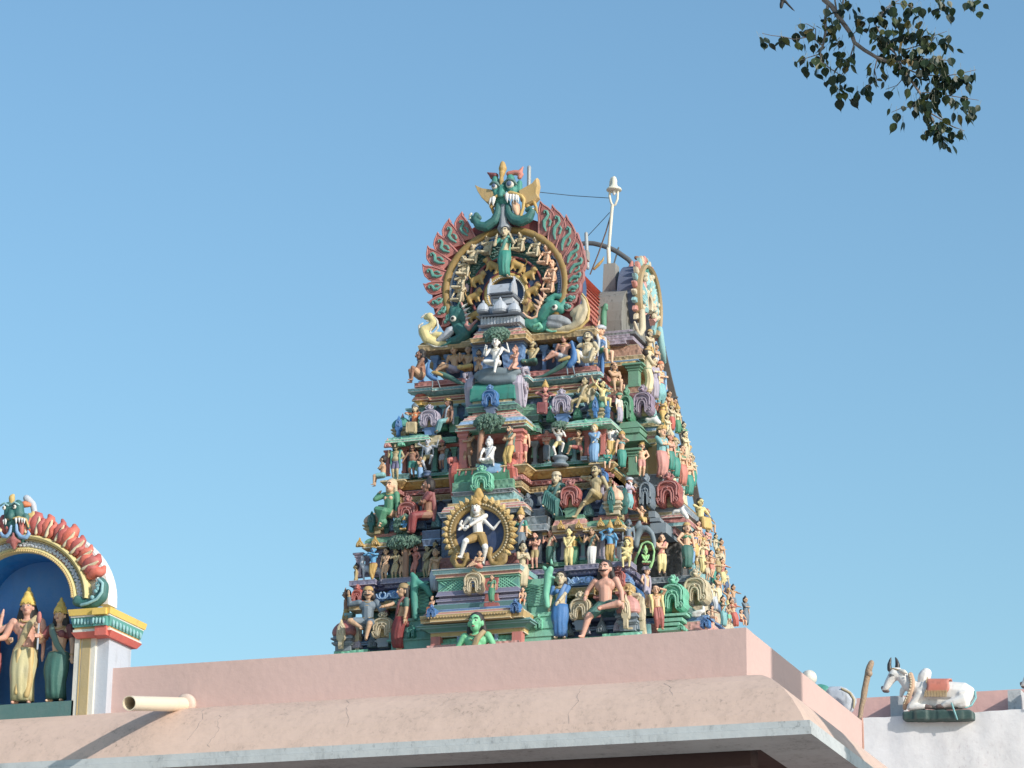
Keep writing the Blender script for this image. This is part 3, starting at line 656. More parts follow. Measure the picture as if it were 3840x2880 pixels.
# scrolls on the blue frieze
for z_, x_, y_ in (('L6', 950, 350), ('L6', 1170, 335), ('F', 640, 1085), ('F', 740, 1078), ('F', 570, 1090)):
    c = TF(*zp(z_, x_, y_), .02); q = scl(c, 1)*Z[z_][2]*(1 if z_ == 'L6' else .45); mb = MB()
    for s in (-1, 1): mb.tube([c+V((s*r_*math.cos(a)*q, -.01, -r_*math.sin(a)*q)) for a, r_ in [(i*.5, 100-8*i) for i in range(9)]], .014, 5)
    mb.build('scroll', P('sky'), core)
# pillars of the front walls
for z_, x0, y0, y1, w_, mt, off, pr in (('F', 700, 930, 700, 34, 'lav', -.30, core1), ('F', 545, 935, 720, 30, 'lav', -.30, core1), ('F', 850, 930, 700, 28, 'lav', -.22, core1), ('F', 365, 960, 730, 24, 'steel', -.2, core1),
        ('L5', 560, 1180, 780, 90, 'mauve', -.2, core1), ('L5', 870, 1180, 780, 90, 'mauve', -.25, core1), ('L5', 1180, 1180, 740, 90, 'mauve', -.3, core1), ('L5', 1560, 1180, 700, 70, 'dblue', -.3, core1),
        ('D', 1000, 1690, 1370, 50, 'red', -.22, core2), ('D', 1200, 1680, 1360, 50, 'red', -.22, core2), ('D', 350, 1720, 1400, 60, 'green', -.3, core2), ('D', 575, 1700, 1380, 50, 'dteal', -.25, core2), ('D', 790, 1690, 1380, 50, 'teal', -.25, core2),
        ('L7', 320, 1080, 780, 45, 'red', -.22, core2), ('L7', 110, 1110, 800, 45, 'red', -.22, core2), ('L7', 700, 1060, 740, 50, 'teal', -.25, core2), ('L7', 940, 1080, 760, 45, 'green', -.25, core2)):
    a = TF(*zp(z_, x0, y0), off); b = PY(*zp(z_, x0, y1), a.y); pil(a, b.z-a.z, w_*scl(a, 1)*Z[z_][2], mt, pr)

# ---- front centre bay, level 0: the porch
YP = 41.62
FE = Frame('E', Y=YP, ref=(1100, 1300)); FF = Frame('F', Y=YP, ref=(100, 1300))
porch = MB()
def zz(F, x, y): return F(x, y).z
xl, xr = FE(760, 1560).x, FF(235, 1500).x; xcp = (xl+xr)/2; wp = xr-xl
zb = FF(230, 1575).z; zt = FF(240, 1490).z
def blk(z0, z1, w0, d0, w1=None, d1=None, name='moulding', mat='gold', parent=None, c=None, yb=None):
    """block whose back sits inside the tower"""
    w1 = w0 if w1 is None else w1; d1 = d0 if d1 is None else d1; cx_ = xcp if c is None else c; yb_ = YP+1.0 if yb is None else yb
    vs = []
    for z_, w_, d_ in ((z0, w0, d0), (z1, w1, d1)): vs += [(cx_-w_/2, YP-d_, z_), (cx_+w_/2, YP-d_, z_), (cx_+w_/2, yb_, z_), (cx_-w_/2, yb_, z_)]
    ob_ = MB().add(vs, [(3, 2, 1, 0), (4, 5, 6, 7), (0, 1, 5, 4), (1, 2, 6, 5), (2, 3, 7, 6), (3, 0, 4, 7)]).build(name, P(mat), parent or core)
    if z1-z0 < .3: edge_lines(mat, ob_, [([vs[i], vs[i+1], V(vs[i+2])*.4+V(vs[i+1])*.6], False) for i in (0, 4)])
    return ob_
z_g0, z_g1 = FF(240, 1492).z, FF(240, 1455).z      # gold lintel
z_t1 = FF(240, 1402).z; z_b1 = FF(245, 1350).z; z_r1 = FF(240, 1295).z
blk(zb-.6, z_g0, wp-.12, -.12, mat='dgreen', name='doorway')
for x_ in (xl+.09, xr-.09): MB().cbox((x_, YP+.02, (zb+z_g0)/2-.2), (.15, .15, z_g0-zb+.4)).build('door_pillar', P('red'), core)
for s in (-1, 1): MB().cbox((xcp+s*.30, YP+.03, (zb+z_g0)/2-.2), (.045, .06, z_g0-zb+.4)).build('door_frame', P('sky'), core)
blk(z_g0, z_g1, wp+.02, .0, mat='yellow', name='lintel')
blk(z_g1, z_g1+.05, wp+.06, .04, wp+.22, .10, mat='teal'); blk(z_g1+.05, z_t1-.03, wp+.30, .14, wp+.36, .18, mat='teal'); blk(z_t1-.03, z_t1, wp+.30, .14, mat='dteal')
WW = FF(300, 1350).x-FE(695, 1400).x-.12; xcq = xcp-.02
blk(z_t1, z_b1, WW, .25, WW+.03, .26, mat='gold', name='trim'); blk(z_b1, z_b1+.05, WW-.02, .24, WW-.10, .20, mat='brick', name='eave'); blk(z_b1+.05, z_r1-.06, WW-.10, .20, WW-.28, .11, mat='salmon', name='eave'); blk(z_r1-.06, z_r1, WW-.28, .12, mat='blue', name='eave')
w2 = FE(1400, 1300).x-FE(950, 1300).x+.35
blk(z_t1-.01, z_b1-.01, w2, .32, mat='gold', name='trim'); blk(z_b1-.01, z_r1-.05, w2-.02, .31, w2-.18, .18, mat='salmon', name='eave')
bd = MB()
for i in range(34): bd.ell((xcq-WW/2+.03+i*(WW-.06)/33, YP-(.335 if abs(-WW/2+.03+i*(WW-.06)/33+.02) < w2/2 else .27), (z_t1+z_b1)/2), .016, 8, 6)
bd.build('bead_row', P('dgold'), core)
# purple mouldings, lattice and platform
yy = [FE(1100, q).z for q in (1305, 1270, 1240, 1200, 1165, 1075, 1060, 1035, 1005, 990)]
WL = FF(190, 1200).x-FE(810, 1200).x
blk(z_r1, yy[1], WL+.10, .02, mat='dteal'); blk(yy[1], yy[2], WL+.02, -.02, mat='purple'); blk(yy[2], yy[2]+.03, WL+.06, .0, mat='purple'); blk(yy[2]+.03, yy[3], WL-.02, -.04, mat='purple'); blk(yy[3], yy[4], WL+.06, .02, WL, .0, mat='purple')
blk(yy[4], yy[5], WL, -.02, mat='teal', name='lattice_panel')
blk(yy[5], yy[6], WL+.03, .01, mat='green'); blk(yy[6], yy[7], WL+.06, .03, mat='salmon', name='ledge'); blk(yy[7], yy[8], WL+.10, .06, WL+.14, .10, mat='aqua', name='ledge')
lt = MB(); n_ = 20; x0_ = xcp-WL/2
for i in range(-3, n_):
    for s in (-1, 1):
        xa = x0_+i*WL/n_*1.0; a = V((xa, YP+.012, yy[4])); b = V((xa+.26, YP+.012, yy[5]))
        if s < 0: a, b = V((xa+.26, YP+.012, yy[4])), V((xa, YP+.012, yy[5]))
        if min(a.x, b.x) > x0_-.02 and max(a.x, b.x) < x0_+WL+.02: lt.tube([a, b], .009, 5)
lt.build('lattice', P('mint'), core)
# cream plaque with the blue egg
kd('E', 1095, 1200, 170, 175, 'sand', core, Y=YP-.03, crest=True, d=.07)
c = FE(1100, 1110, -20); MB().ell(c, (.05, .05, .085), 12, 10).build('egg', P('blue'), core, smooth=True)
kd('E', 768, 1390, 78, 85, 'blue', core, Y=YP-.28); kd('E', 1420, 1345, 78, 85, 'blue', core, Y=YP-.28); kd('F', 175, 1345, 80, 85, 'blue', core, Y=YP-.27)
# ---- green flanking bays (left and right of the porch)
for z_, xs, sgn in (('E', 650, -1), ('F', 345, 1)):
    Yg = 41.95
    Fg = Frame(z_, Y=Yg, ref=(xs, 1300)); cx_ = Fg(xs, 1300).x; dy_ = 0 if z_ == 'E' else 0
    if z_ == 'E': lv = [(1640, 1570, .72), (1570, 1555, .86), (1555, 1500, .80), (1500, 1470, .66), (1470, 1420, .60), (1420, 1400, .52), (1400, 1350, .46), (1350, 1200, .40), (1200, 1100, .34)]
    else: lv = [(1590, 1545, .52), (1545, 1500, .80), (1500, 1485, .92), (1485, 1430, .86), (1430, 1390, .76), (1390, 1360, .66), (1360, 1290, .62), (1290, 1200, .56), (1200, 1080, .54)]
    for i, (a, b, w_) in enumerate(lv):
        z0, z1 = Fg(xs, a).z, Fg(xs, b).z
        MB().box((cx_-w_/2, Yg-(.12 if i < 6 else 0)-(.02*(i % 2)), z0), (cx_+w_/2, 42.7, z1)).build('moulding', P('mint' if z_ == 'F' else 'teal'), core)
    kd(z_, xs+(10 if z_ == 'F' else -40), 1475 if z_ == 'F' else 1545, 70, 95, 'mint' if z_ == 'F' else 'teal', core, Y=Yg-.13)
    Yq = Yg-.02; m_ = MB(); z0, z1 = Fg(xs, 1290 if z_ == 'F' else 1340).z, Fg(xs, 1120).z
    for i in range(7):
        for s in (-1, 1):
            h_ = z1-z0; a = z0+i*h_/8; w_ = .2
            m_.tube([(cx_-s*w_, Yq, a), (cx_+s*w_, Yq, a+h_/8+.06)], .010, 5)
    m_.build('lattice', P('mint'), core)
# ---- front centre bay, level 1 (behind the flaming ring) up to its vault roof
def sblock(z, xa, xb, ya, yb, off, mat, parent, name='moulding', flare=0, depth=.9, bevel=0):
    """block measured by its front rectangle (x range, y bottom/top), standing on the sloping front; off = metres in front of it"""
    a = TF(*zp(z, (xa+xb)/2, ya), off); Y = a.y; b = PY(*zp(z, (xa+xb)/2, yb), Y); l = PY(*zp(z, xa, ya), Y).x; r_ = PY(*zp(z, xb, ya), Y).x
    vs = []
    for z_, e in ((a.z, 0), (b.z, flare)): vs += [(l-e, Y-e, z_), (r_+e, Y-e, z_), (r_+e, Y+depth, z_), (l-e, Y+depth, z_)]
    ob_ = MB().add(vs, [(3, 2, 1, 0), (4, 5, 6, 7), (0, 1, 5, 4), (1, 2, 6, 5), (2, 3, 7, 6), (3, 0, 4, 7)]).build(name, PR(mat), parent)
    if vs[4][2]-vs[0][2] < .35: edge_lines(mat, ob_, [([vs[i], vs[i+1], V(vs[i+2])*.5+V(vs[i+1])*.5], False) for i in (0, 4)])
    return ob_
# eave pieces behind the ring
for x0, x1, y0, y1, mt, of, fl in ((830, 1450, 985, 900, 'brick', .12, 0), (840, 1450, 900, 580, 'dblue', .10, 0), (830, 1490, 580, 545, 'steel', .34, .03), (835, 1500, 545, 520, 'salmon', .38, -.02), (850, 1480, 520, 500, 'rose', .34, -.02), (890, 1430, 500, 480, 'gold', .28, 0), (930, 1400, 480, 420, 'aqua', .22, .02), (940, 1390, 420, 395, 'steel', .28, .03)):
    sblock('E', x0, x1, y0, y1, of, mt, core1, 'eave', fl)
sblock('E', 925, 1395, 395, 320, .26, 'green', core1, 'vault_roof')
c = TF(*zp('E', 1158, 305), .24); k_ = scl(c, 1)*.482
shala((c.x, c.y+.16, c.z), 430*k_, .20, 'green', core1, 'red', 'salmon')
kd('E', 1155, 398, 185, 160, 'mint', core1, .40, d=.05)
kd('F', -5, 0, 1, 1, 'mint', core1, .40, crest=False) if False else None
# pillars flanking the ring, dark blue stepped wall to the right of it
for x0, x1, y0, y1, mt, of, fl in ((225, 400, 600, 540, 'steel', .03, 0), (215, 410, 660, 600, 'steel', .06, .02), (210, 415, 705, 660, 'lgrey', .08, .0)): sblock('F', x0, x1, y0, y1, of, 'steel', core1, 'moulding', fl, .6)
for x0, x1, y0, y1, fl in ((690, 830, 770, 705, 0), (700, 830, 820, 775, .02)): sblock('E', x0, x1, y0, y1, .02, 'dblue', core1, 'moulding', fl, .6)
# level 2 centre: canopy eave on red pillars
for x0, x1, y0, y1, mt, of, fl in ((1235, 2020, 1370, 1340, 'yellow', .30, .02), (1225, 2040, 1340, 1300, 'brick', .36, .03), (1210, 2060, 1310, 1280, 'yellow', .40, .02), (1215, 2065, 1280, 1225, 'sky', .42, -.04), (1280, 2010, 1225, 1195, 'rose', .34, -.02), (1330, 1980, 1195, 1165, 'salmon', .28, -.02), (1400, 1940, 1165, 1125, 'rose', .22, 0), (1345, 1940, 1130, 1075, 'dgreen', .26, .03), (1330, 1930, 1070, 1030, 'dteal', .30, -.03), (1400, 1880, 1030, 955, 'khaki', .22, 0)):
    sblock('B', x0, x1, y0, y1, of, mt, core2, 'eave', fl)
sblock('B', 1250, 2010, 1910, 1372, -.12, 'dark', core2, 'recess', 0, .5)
for x_ in (1290, 1960):
    a = TF(*zp('B', x_, 1860), .16); b = PY(*zp('B', x_, 1375), a.y); pil(a, b.z-a.z, .12, 'red', core2)
c = TF(*zp('B', 1650, 915), .24); k_ = scl(c, 1)*.3013
shala((c.x, c.y+.17, c.z), 560*k_, .20, 'teal', core2, 'lav', None)
kd('B', 1618, 1075, 215, 215, 'blue', core2, .36, d=.05, base='dblue')
# level 3 centre: flared blue pillars, rock ledge
for x0, x1, y0, y1, mt, of, fl in ((1425, 1650, 610, 340, 'blue', .02, .04), (1790, 2000, 600, 300, 'blue', .02, .05), (1400, 2030, 310, 270, 'dblue', .16, .03), (1385, 2060, 250, 205, 'gold', .30, .02), (1390, 2060, 205, 150, 'salmon', .30, -.04), (1420, 2010, 150, 115, 'rose', .26, -.03), (1470, 1990, 115, 100, 'blue', .22, 0), (1480, 1985, 100, 75, 'sky', .20, 0)):
    sblock('B', x0, x1, y0, y1, of, mt, core3, 'eave' if y0 < 280 else 'pillar', fl, .7)
# intermediate canopies and green bays between the centre and the plaques
for z, x0, x1, y0, y1, mt, of, fl, pr in (('F', 455, 725, 705, 660, 'tan', .0, 0, core1), ('F', 460, 722, 660, 615, 'rose', -.02, -.03, core1), ('F', 480, 700, 615, 590, 'green', -.06, 0, core1), ('F', 500, 690, 740, 705, 'mauve', -.1, .03, core1),
        ('L7', 450, 790, 735, 690, 'khaki', .02, 0, core2), ('L7', 455, 785, 690, 610, 'olive', .0, -.04, core2), ('L7', 500, 760, 770, 735, 'dteal', -.1, .02, core2),
        ('D', 560, 850, 1370, 1330, 'khaki', .02, 0, core2), ('D', 565, 845, 1330, 1275, 'olive', .0, -.03, core2), ('D', 150, 390, 1190, 1120, 'green', -.06, 0, core2), ('D', 130, 380, 1120, 1040, 'green', -.04, -.06, core2), ('D', 190, 390, 1260, 1195, 'dgreen', -.08, .03, core2), ('D', 200, 410, 1345, 1285, 'green', -.04, -.03, core2), ('D', 200, 410, 1395, 1345, 'dgreen', -.02, 0, core2), ('D', 230, 400, 1425, 1395, 'dgreen', -.10, .03, core2),
        ('L7', 790, 960, 690, 630, 'green', -.04, 0, core2), ('L7', 880, 990, 560, 380, 'green', -.10, 0, core2), ('L7', 380, 560, 560, 520, 'steel', -.1, 0, core2), ('D', 395, 545, 1420, 1370, 'steel', -.2, 0, core2),
        ('L7', 770, 900, 1050, 740, 'navy', -.30, 0, core2), ('D', 640, 960, 1650, 1390, 'teal', -.30, 0, core2), ('D', 920, 1000, 1740, 1700, 'steel', -.05, 0, core2), ('F', 110, 250, 570, 500, 'brick', .2, 0, core1), ('L7', 180, 380, 1150, 1090, 'dteal', -.08, 0, core2)):
    sblock(z, x0, x1, y0, y1, of, mt, pr, 'moulding', fl, .6)
# rows of small plaques and slender pilasters that fill the recesses of every storey
def rowf(z0_, z1_, off, step, cols, kind, name, skip, pr):
    w_ = wz(z0_); n_ = int(2*w_/step); k = 0
    for i in range(n_+1):
        s_ = -w_+.08+i*(2*w_-.16)/n_
        if abs(s_) < skip: continue
        for side in ('F', 'R'):
            y_ = yf(z0_)
            p = (XC+s_, y_+off, z0_) if side == 'F' else (XC+w_-off, y_+w_+s_, z0_)
            if side == 'R' and abs(s_) < .9: continue
            k += 1; mt = cols[(i*2+(side == 'R')) % len(cols)]
            if kind == 'k': minik(p, step*.62, z1_-z0_, mt, pr, side, .05)
            else: h_ = z1_-z0_; b = MB(); b.frus(p, z0_, z0_+h_*.12, .09, .09, .09, .09); b.frus(p, z0_+h_*.12, z0_+h_*.75, .055, .055, .055, .055); b.frus(p, z0_+h_*.75, z0_+h_*.88, .06, .06, .13, .13); b.frus(p, z0_+h_*.88, z1_, .14, .14, .14, .14); b.build(name, P(mt), pr)
rowf(11.46, 11.72, -.02+.14, .26, ('steel', 'sand', 'lav', 'aqua'), 'k', 'plaque', .7, core)
rowf(11.74, 12.07, .26, .30, ('aqua', 'brick', 'sand'), 'p', 'pillar', .7, core)
rowf(12.70, 13.02, .30, .24, ('lav', 'steel', 'aqua', 'rose'), 'p', 'pillar', .7, core1)
rowf(13.40, 13.66, .20, .25, ('aqua', 'khaki', 'sky', 'rose'), 'k', 'plaque', .62, core1)
rowf(13.66, 13.87, .30, .22, ('steel', 'lav'), 'p', 'pillar', .62, core1)
rowf(14.36, 14.74, .30, .22, ('aqua', 'rose', 'steel', 'mint'), 'p', 'pillar', .52, core2)
rowf(15.06, 15.30, .18, .22, ('sky', 'khaki', 'mint', 'rose'), 'k', 'plaque', .5, core2)
rowf(15.30, 15.51, .28, .20, ('aqua', 'sand'), 'p', 'pillar', .5, core2)
rowf(15.95, 16.40, .30, .24, ('blue', 'sky'), 'p', 'pillar', .45, core3)
# silver miniature shrine in the mouth of the gable
FA = Frame('A', Y=42.62, ref=(870, 1300)); ka = FA.k
shr = MB()
def fb(x0, x1, y0, y1, d, taper=0, mb=shr, back=.5):
    a = FA(x0, y0); b = FA(x1, y1); e = taper
    vs = []
    for z_, q in ((a.z, 0), (FA((x0+x1)/2, y1).z, e)): vs += [(a.x+q, 42.62-d+q, z_), (FA(x1, y0).x-q, 42.62-d+q, z_), (FA(x1, y0).x-q, 42.62+back, z_), (a.x+q, 42.62+back, z_)]
    mb.add(vs, [(3, 2, 1, 0), (4, 5, 6, 7), (0, 1, 5, 4), (1, 2, 6, 5), (2, 3, 7, 6), (3, 0, 4, 7)])
sh_root = empty('miniature_shrine', FA(850, 1470), 'silver grey miniature shrine model in the mouth of the big horseshoe gable', 'miniature shrine')
fb(660, 1010, 1478, 1462, .10); fb(675, 1000, 1462, 1400, .04)
for i in range(12): fb(682+i*27, 694+i*27, 1460, 1402, .055)
fb(655, 1020, 1400, 1385, .10, -.01); fb(665, 1010, 1385, 1368, .08, .02)
for cx_, w_ in ((708, 96), (848, 120), (965, 96)):
    a = FA(cx_, 1372); shr.lathe((a.x, a.y-.10, a.z), [(w_*ka*r, w_*ka*z_) for r, z_ in ((.46, 0), (.50, .06), (.44, .08), (.50, .14), (.50, .2), (.46, .42), (.36, .62), (.22, .78), (.10, .86), (.12, .92), (.03, 1.08))], 16, sq=3)
fb(735, 950, 1372, 1290, -.02); fb(770, 935, 1290, 1235, .0); fb(755, 955, 1235, 1222, .05); fb(745, 960, 1222, 1205, .03, .02)
a = FA(852, 1205); L = 190*ka; n = 8
arc = [(-math.cos(t)*.11, math.sin(t)*.17) for t in [PI*i/n for i in range(n+1)]]
vs = [(a.x+s*L/2, a.y-.02+y, a.z+z_) for s in (-1, 1) for y, z_ in arc]; k = len(arc)
shr.add(vs, [(i, i+1, k+i+1, k+i) for i in range(k-1)]+[tuple(range(k))[::-1], tuple(range(k, 2*k)), (0, k, 2*k-1, k-1)])
for s in (-1, 1):
    for q in (0,): shr.plate([(-.5, -.1), (.5, -.1), (.5, .3), (.35, .75), (.1, 1.0), (0, 1.35), (-.1, 1.0), (-.35, .75), (-.5, .3)], lambda u, v, q2: V((a.x+s*(L/2+.01)-s*q2, a.y-.02+u*.26, a.z+v*.21)), .015)
shr.build('shrine_model', P('silver'), sh_root)
# ---- right flank: the deep side bay seen front-on
def rb(xc_w, z0, z1, mat, parent, name='moulding', fl=0, Yf_=43.6, inset=0, hw=.55):
    """slab of the side bay; xc_w = outer X"""
    vs = []
    for z_, e in ((z0, 0), (z1, fl)):
        vs += [(-14.2, Yf_+inset-e, z_), (xc_w-inset+e, Yf_+inset-e, z_), (xc_w-inset+e, Yf_+2*hw-inset+e, z_), (-14.2, Yf_+2*hw-inset+e, z_)]
    ob_ = MB().add(vs, [(3, 2, 1, 0), (4, 5, 6, 7), (0, 1, 5, 4), (1, 2, 6, 5), (2, 3, 7, 6), (3, 0, 4, 7)]).build(name, PR(mat), parent)
    if vs[4][2]-vs[0][2] < .35: edge_lines(mat, ob_, [([vs[i], vs[i+1], V(vs[i+2])*.5+V(vs[i+1])*.5], False) for i in (0, 4)])
    return ob_
def RZ(z, x, y, Y=43.6): return PY(*zp(z, x, y), Y)
# level 3/2 zone
p = RZ('R1', 770, 540); q = RZ('R1', 700, 350)
rb(p.x, p.z, q.z, 'brown2', core3, 'eave', -.10); rb(p.x+.02, p.z-.06, p.z, 'dgold', core3, 'trim')
rb(p.x-.05, RZ('R1', 740, 620).z, p.z-.07, 'navy', core3, 'trim'); rb(p.x-.10, RZ('R1', 740, 680).z, RZ('R1', 740, 620).z, 'gold', core3, 'trim')
for i, (ya, yb, mt, e) in enumerate(((350, 300, 'mauve', .26), (300, 255, 'mauve', .14), (255, 215, 'mauve', .20), (215, 170, 'dgrey', .10), (170, 150, 'mauve', .16))): rb(p.x-e, RZ('R1', 600, ya).z, RZ('R1', 600, yb).z, mt, core3, 'moulding')
a = RZ('R1', 620, 1040); b = RZ('R1', 620, 680); pil((a.x+.02, 43.68, a.z), b.z-a.z, .17, 'green', core3)
rb(a.x+.12, RZ('R1', 620, 1130).z, a.z, 'brown2', core3, 'ledge'); rb(a.x+.06, RZ('R1', 620, 1250).z, RZ('R1', 620, 1130).z, 'maroon', core3, 'frieze')
kd('R1', 800, 1480, 330, 370, 'mauve', core2, Y=43.45, d=.09)
kd('R1', 550, 1600, 210, 440, 'green', core2, Y=43.35, d=.12)
for x0, z_, y0, y1, mt, e in ((960, 'R1', 1530, 1475, 'dgreen', -.02), (960, 'R1', 1590, 1530, 'dteal', -.06), (1060, 'R1', 1640, 1590, 'khaki', .0)):
    rb(RZ(z_, x0, y0).x, RZ(z_, x0, y0).z, RZ(z_, x0, y1).z, mt, core2, 'moulding')
rb(RZ('R2', 1075, 330).x, RZ('R2', 1075, 330).z, RZ('R2', 1075, 262).z, 'dgold', core2, 'trim', 0); rb(RZ('R2', 1075, 265).x, RZ('R2', 1075, 265).z, RZ('R2', 1040, 175).z, 'sky', core2, 'eave', -.05)
rb(RZ('R2', 1010, 385).x, RZ('R2', 1010, 385).z, RZ('R2', 1010, 332).z, 'brick', core2, 'capital'); rb(RZ('R2', 990, 460).x, RZ('R2', 990, 460).z, RZ('R2', 990, 388).z, 'yellow', core2, 'capital')
a = RZ('R2', 935, 960); b = RZ('R2', 935, 460); MB().box((a.x-.07, 43.62, a.z), (a.x+.07, 43.8, b.z)).build('pillar', P('gold'), core2)
rb(a.x+.16, RZ('R2', 900, 1130).z, a.z, 'steel', core2, 'ledge', .03)
a = RZ('R2', 620, 950, 43.2); b = RZ('R2', 620, 540, 43.2); pil((a.x, 43.3, a.z), b.z-a.z, .14, 'green', core2)
for w_, ya, yb, e in ((.26, 460, 330, .07), (.18, 330, 260, .0), (.2, 250, 150, .05)):
    a = RZ('R2', 600, ya, 43.3); MB().frus((a.x, 43.5), a.z, RZ('R2', 600, yb, 43.3).z, w_*2, .6, w_*2-e*3, .6-e).build('eave', P('green'), core2)
# level 1 of side bay
kd('R2', 1200, 1450, 400, 420, 'brick', core1, Y=43.25, d=.1)
kd('R2', 860, 1480, 210, 420, 'steel', core1, Y=43.05, d=.12)
X1 = RZ('R3', 1090, 440, 43.35).x
for ya, yb, mt, e in ((300, 210, 'steel', .04), (360, 300, 'khaki', .10), (400, 360, 'rose', .06)): rb(X1-e, RZ('R3', 800, ya, 43.35).z, RZ('R3', 800, yb, 43.35).z, mt, core1, 'moulding', Yf_=43.35)
rb(X1, RZ('R3', 800, 490, 43.35).z, RZ('R3', 800, 400, 43.35).z, 'brick', core1, 'eave', -.04, Yf_=43.35); rb(X1-.02, RZ('R3', 800, 550, 43.35).z, RZ('R3', 800, 490, 43.35).z, 'aqua', core1, 'trim', Yf_=43.35)
rb(X1-.2, RZ('R3', 800, 660, 43.35).z, RZ('R3', 800, 555, 43.35).z, 'maroon', core1, 'capital', Yf_=43.38); rb(X1-.25, RZ('R3', 800, 715, 43.35).z, RZ('R3', 800, 660, 43.35).z, 'yellow', core1, 'capital', Yf_=43.4)
rb(X1-.2, RZ('R4', 800, 480, 43.35).z, RZ('R3', 800, 715, 43.35).z, 'black', core1, 'doorway', Yf_=43.7)
rb(X1+.1, RZ('R4', 800, 590, 43.35).z, RZ('R4', 800, 500, 43.35).z, 'steel', core1, 'ledge', Yf_=43.35)
for x0, x1, ya, yb, mt, Yb in ((480, 740, 670, 480, 'steel', 43.0), (470, 640, 470, 400, 'steel', 43.05), (450, 560, 400, 290, 'steel', 43.05)):
    a = RZ('R3', x0, ya, Yb); b = RZ('R3', x1, yb, Yb); MB().box((a.x, Yb, a.z), (b.x, Yb+.6, b.z)).build('eave', P(mt), core1)
# level 0 of side bay
kd('R4', 1250, 960, 430, 460, 'sand', core, Y=43.3, d=.12)
kd('R4', 880, 1090, 430, 480, 'mint', core, Y=43.0, d=.14)
X0 = RZ('R4', 1440, 1180, 43.1).x
for ya, yb, mt, e in ((1090, 970, 'dgreen', .30), (1180, 1150, 'blue', .0), (1240, 1180, 'blue', .05), (1400, 1240, 'rose', .0)): rb(X0-e, RZ('R4', 1200, ya, 43.1).z, RZ('R4', 1200, yb, 43.1).z, mt, core, 'moulding', Yf_=43.1)
for x0, x1, ya, yb in ((640, 1080, 1160, 1090), (640, 1010, 1250, 1170), (640, 960, 1320, 1250), (600, 1040, 1400, 1325)):
    a = RZ('R4', x0, ya, 42.85); b = RZ('R4', x1, yb, 42.85); MB().box((a.x, 42.85, a.z), (b.x, 43.5, b.z)).build('moulding', P('mint'), core)
kd('R4', 1395, 1350, 165, 150, 'blue', core, Y=42.95); kd('R4', 1000, 1395, 110, 90, 'mint', core, Y=42.75)
# generic side plaques further back
kd('R2', 1590, 1560, 60, 300, 'green', core1, 0, side='R') if False else None
# stepped sculpted mass of the right flank behind the side statues
for X_, Yb_, z0_, z1_, mt, lt_, pr in ((-12.45, 45.9, 11.3, 12.42, 'sand', 'blue', core), (-12.75, 45.6, 12.5, 13.35, 'tan', 'rose', core1), (-13.03, 45.5, 13.42, 14.12, 'sand', 'dgold', core1), (-13.13, 45.4, 14.2, 15.0, 'cream', 'sky', core2), (-13.38, 45.4, 15.05, 15.72, 'sand', 'salmon', core2), (-13.62, 45.3, 15.8, 16.4, 'tan', 'gold', core3)):
    MB().frus(((X_-14.3)/2, (44.05+Yb_)/2, 0), z0_, z1_-.08, X_+14.3, Yb_-44.05, X_+14.3-.12, Yb_-44.05-.1).build('flank_wall', PR(mt), pr)
    o_ = MB().frus(((X_-14.3)/2, (44.0+Yb_)/2, 0), z1_-.08, z1_, X_+14.3-.04, Yb_-44.0, X_+14.3+.04, Yb_-44.0+.06).build('ledge', PR(lt_), pr)
    m_ = MB()
    for i in range(7): m_.ell((X_-.03, 44.2+i*(Yb_-44.3)/6.5, (z0_+z1_)/2+.1*(i % 2)), (.07, .10, .16), 8, 6)
    m_.build('scroll', P(('aqua', 'salmon', 'paleyel')[int(z0_*7) % 3]), o_)
# the elephant-hide arch with the green seated god is built with the statues
# ---- main vaults at the top
top = MB()
FV = Frame('U', Y=43.9, ref=(300, 1200))
zc = 17.55
def barrel(axis, c, L, R_, h, n=14):
    mb = MB(); arc = [(-math.cos(t)*R_*(1+.08*math.sin(2*t)**2), math.sin(t)*h) for t in [PI*i/n for i in range(n+1)]]
    arc = [(-R_*.92, -.45)]+arc+[(R_*.92, -.45)]; k = len(arc); vs = []
    for s in (-1, 1):
        for w_, z_ in arc: vs.append((c[0]+s*L/2, c[1]+w_, c[2]+z_) if axis == 'X' else (c[0]+w_, c[1]+s*L/2, c[2]+z_))
    mb.add(vs, [(i, i+1, k+i+1, k+i) for i in range(k-1)]+[tuple(range(k))[::-1], tuple(range(k, 2*k)), (0, k, 2*k-1, k-1)]); return mb, arc
vt = PY(2285, 1075, 44.5)
mb, arc = barrel('X', (XC+.1, 44.9, vt.z-.75), 2.9, .85, .75)
roof = mb.build('vault_roof', P('concrete', scale=3, dirt=.6), tower)
for s in (0,):
    MB().box((-14.3, 43.75, vt.z-1.25), (-13.85, 46.1, vt.z-1.1)).build('moulding', P('dgrey'), roof)
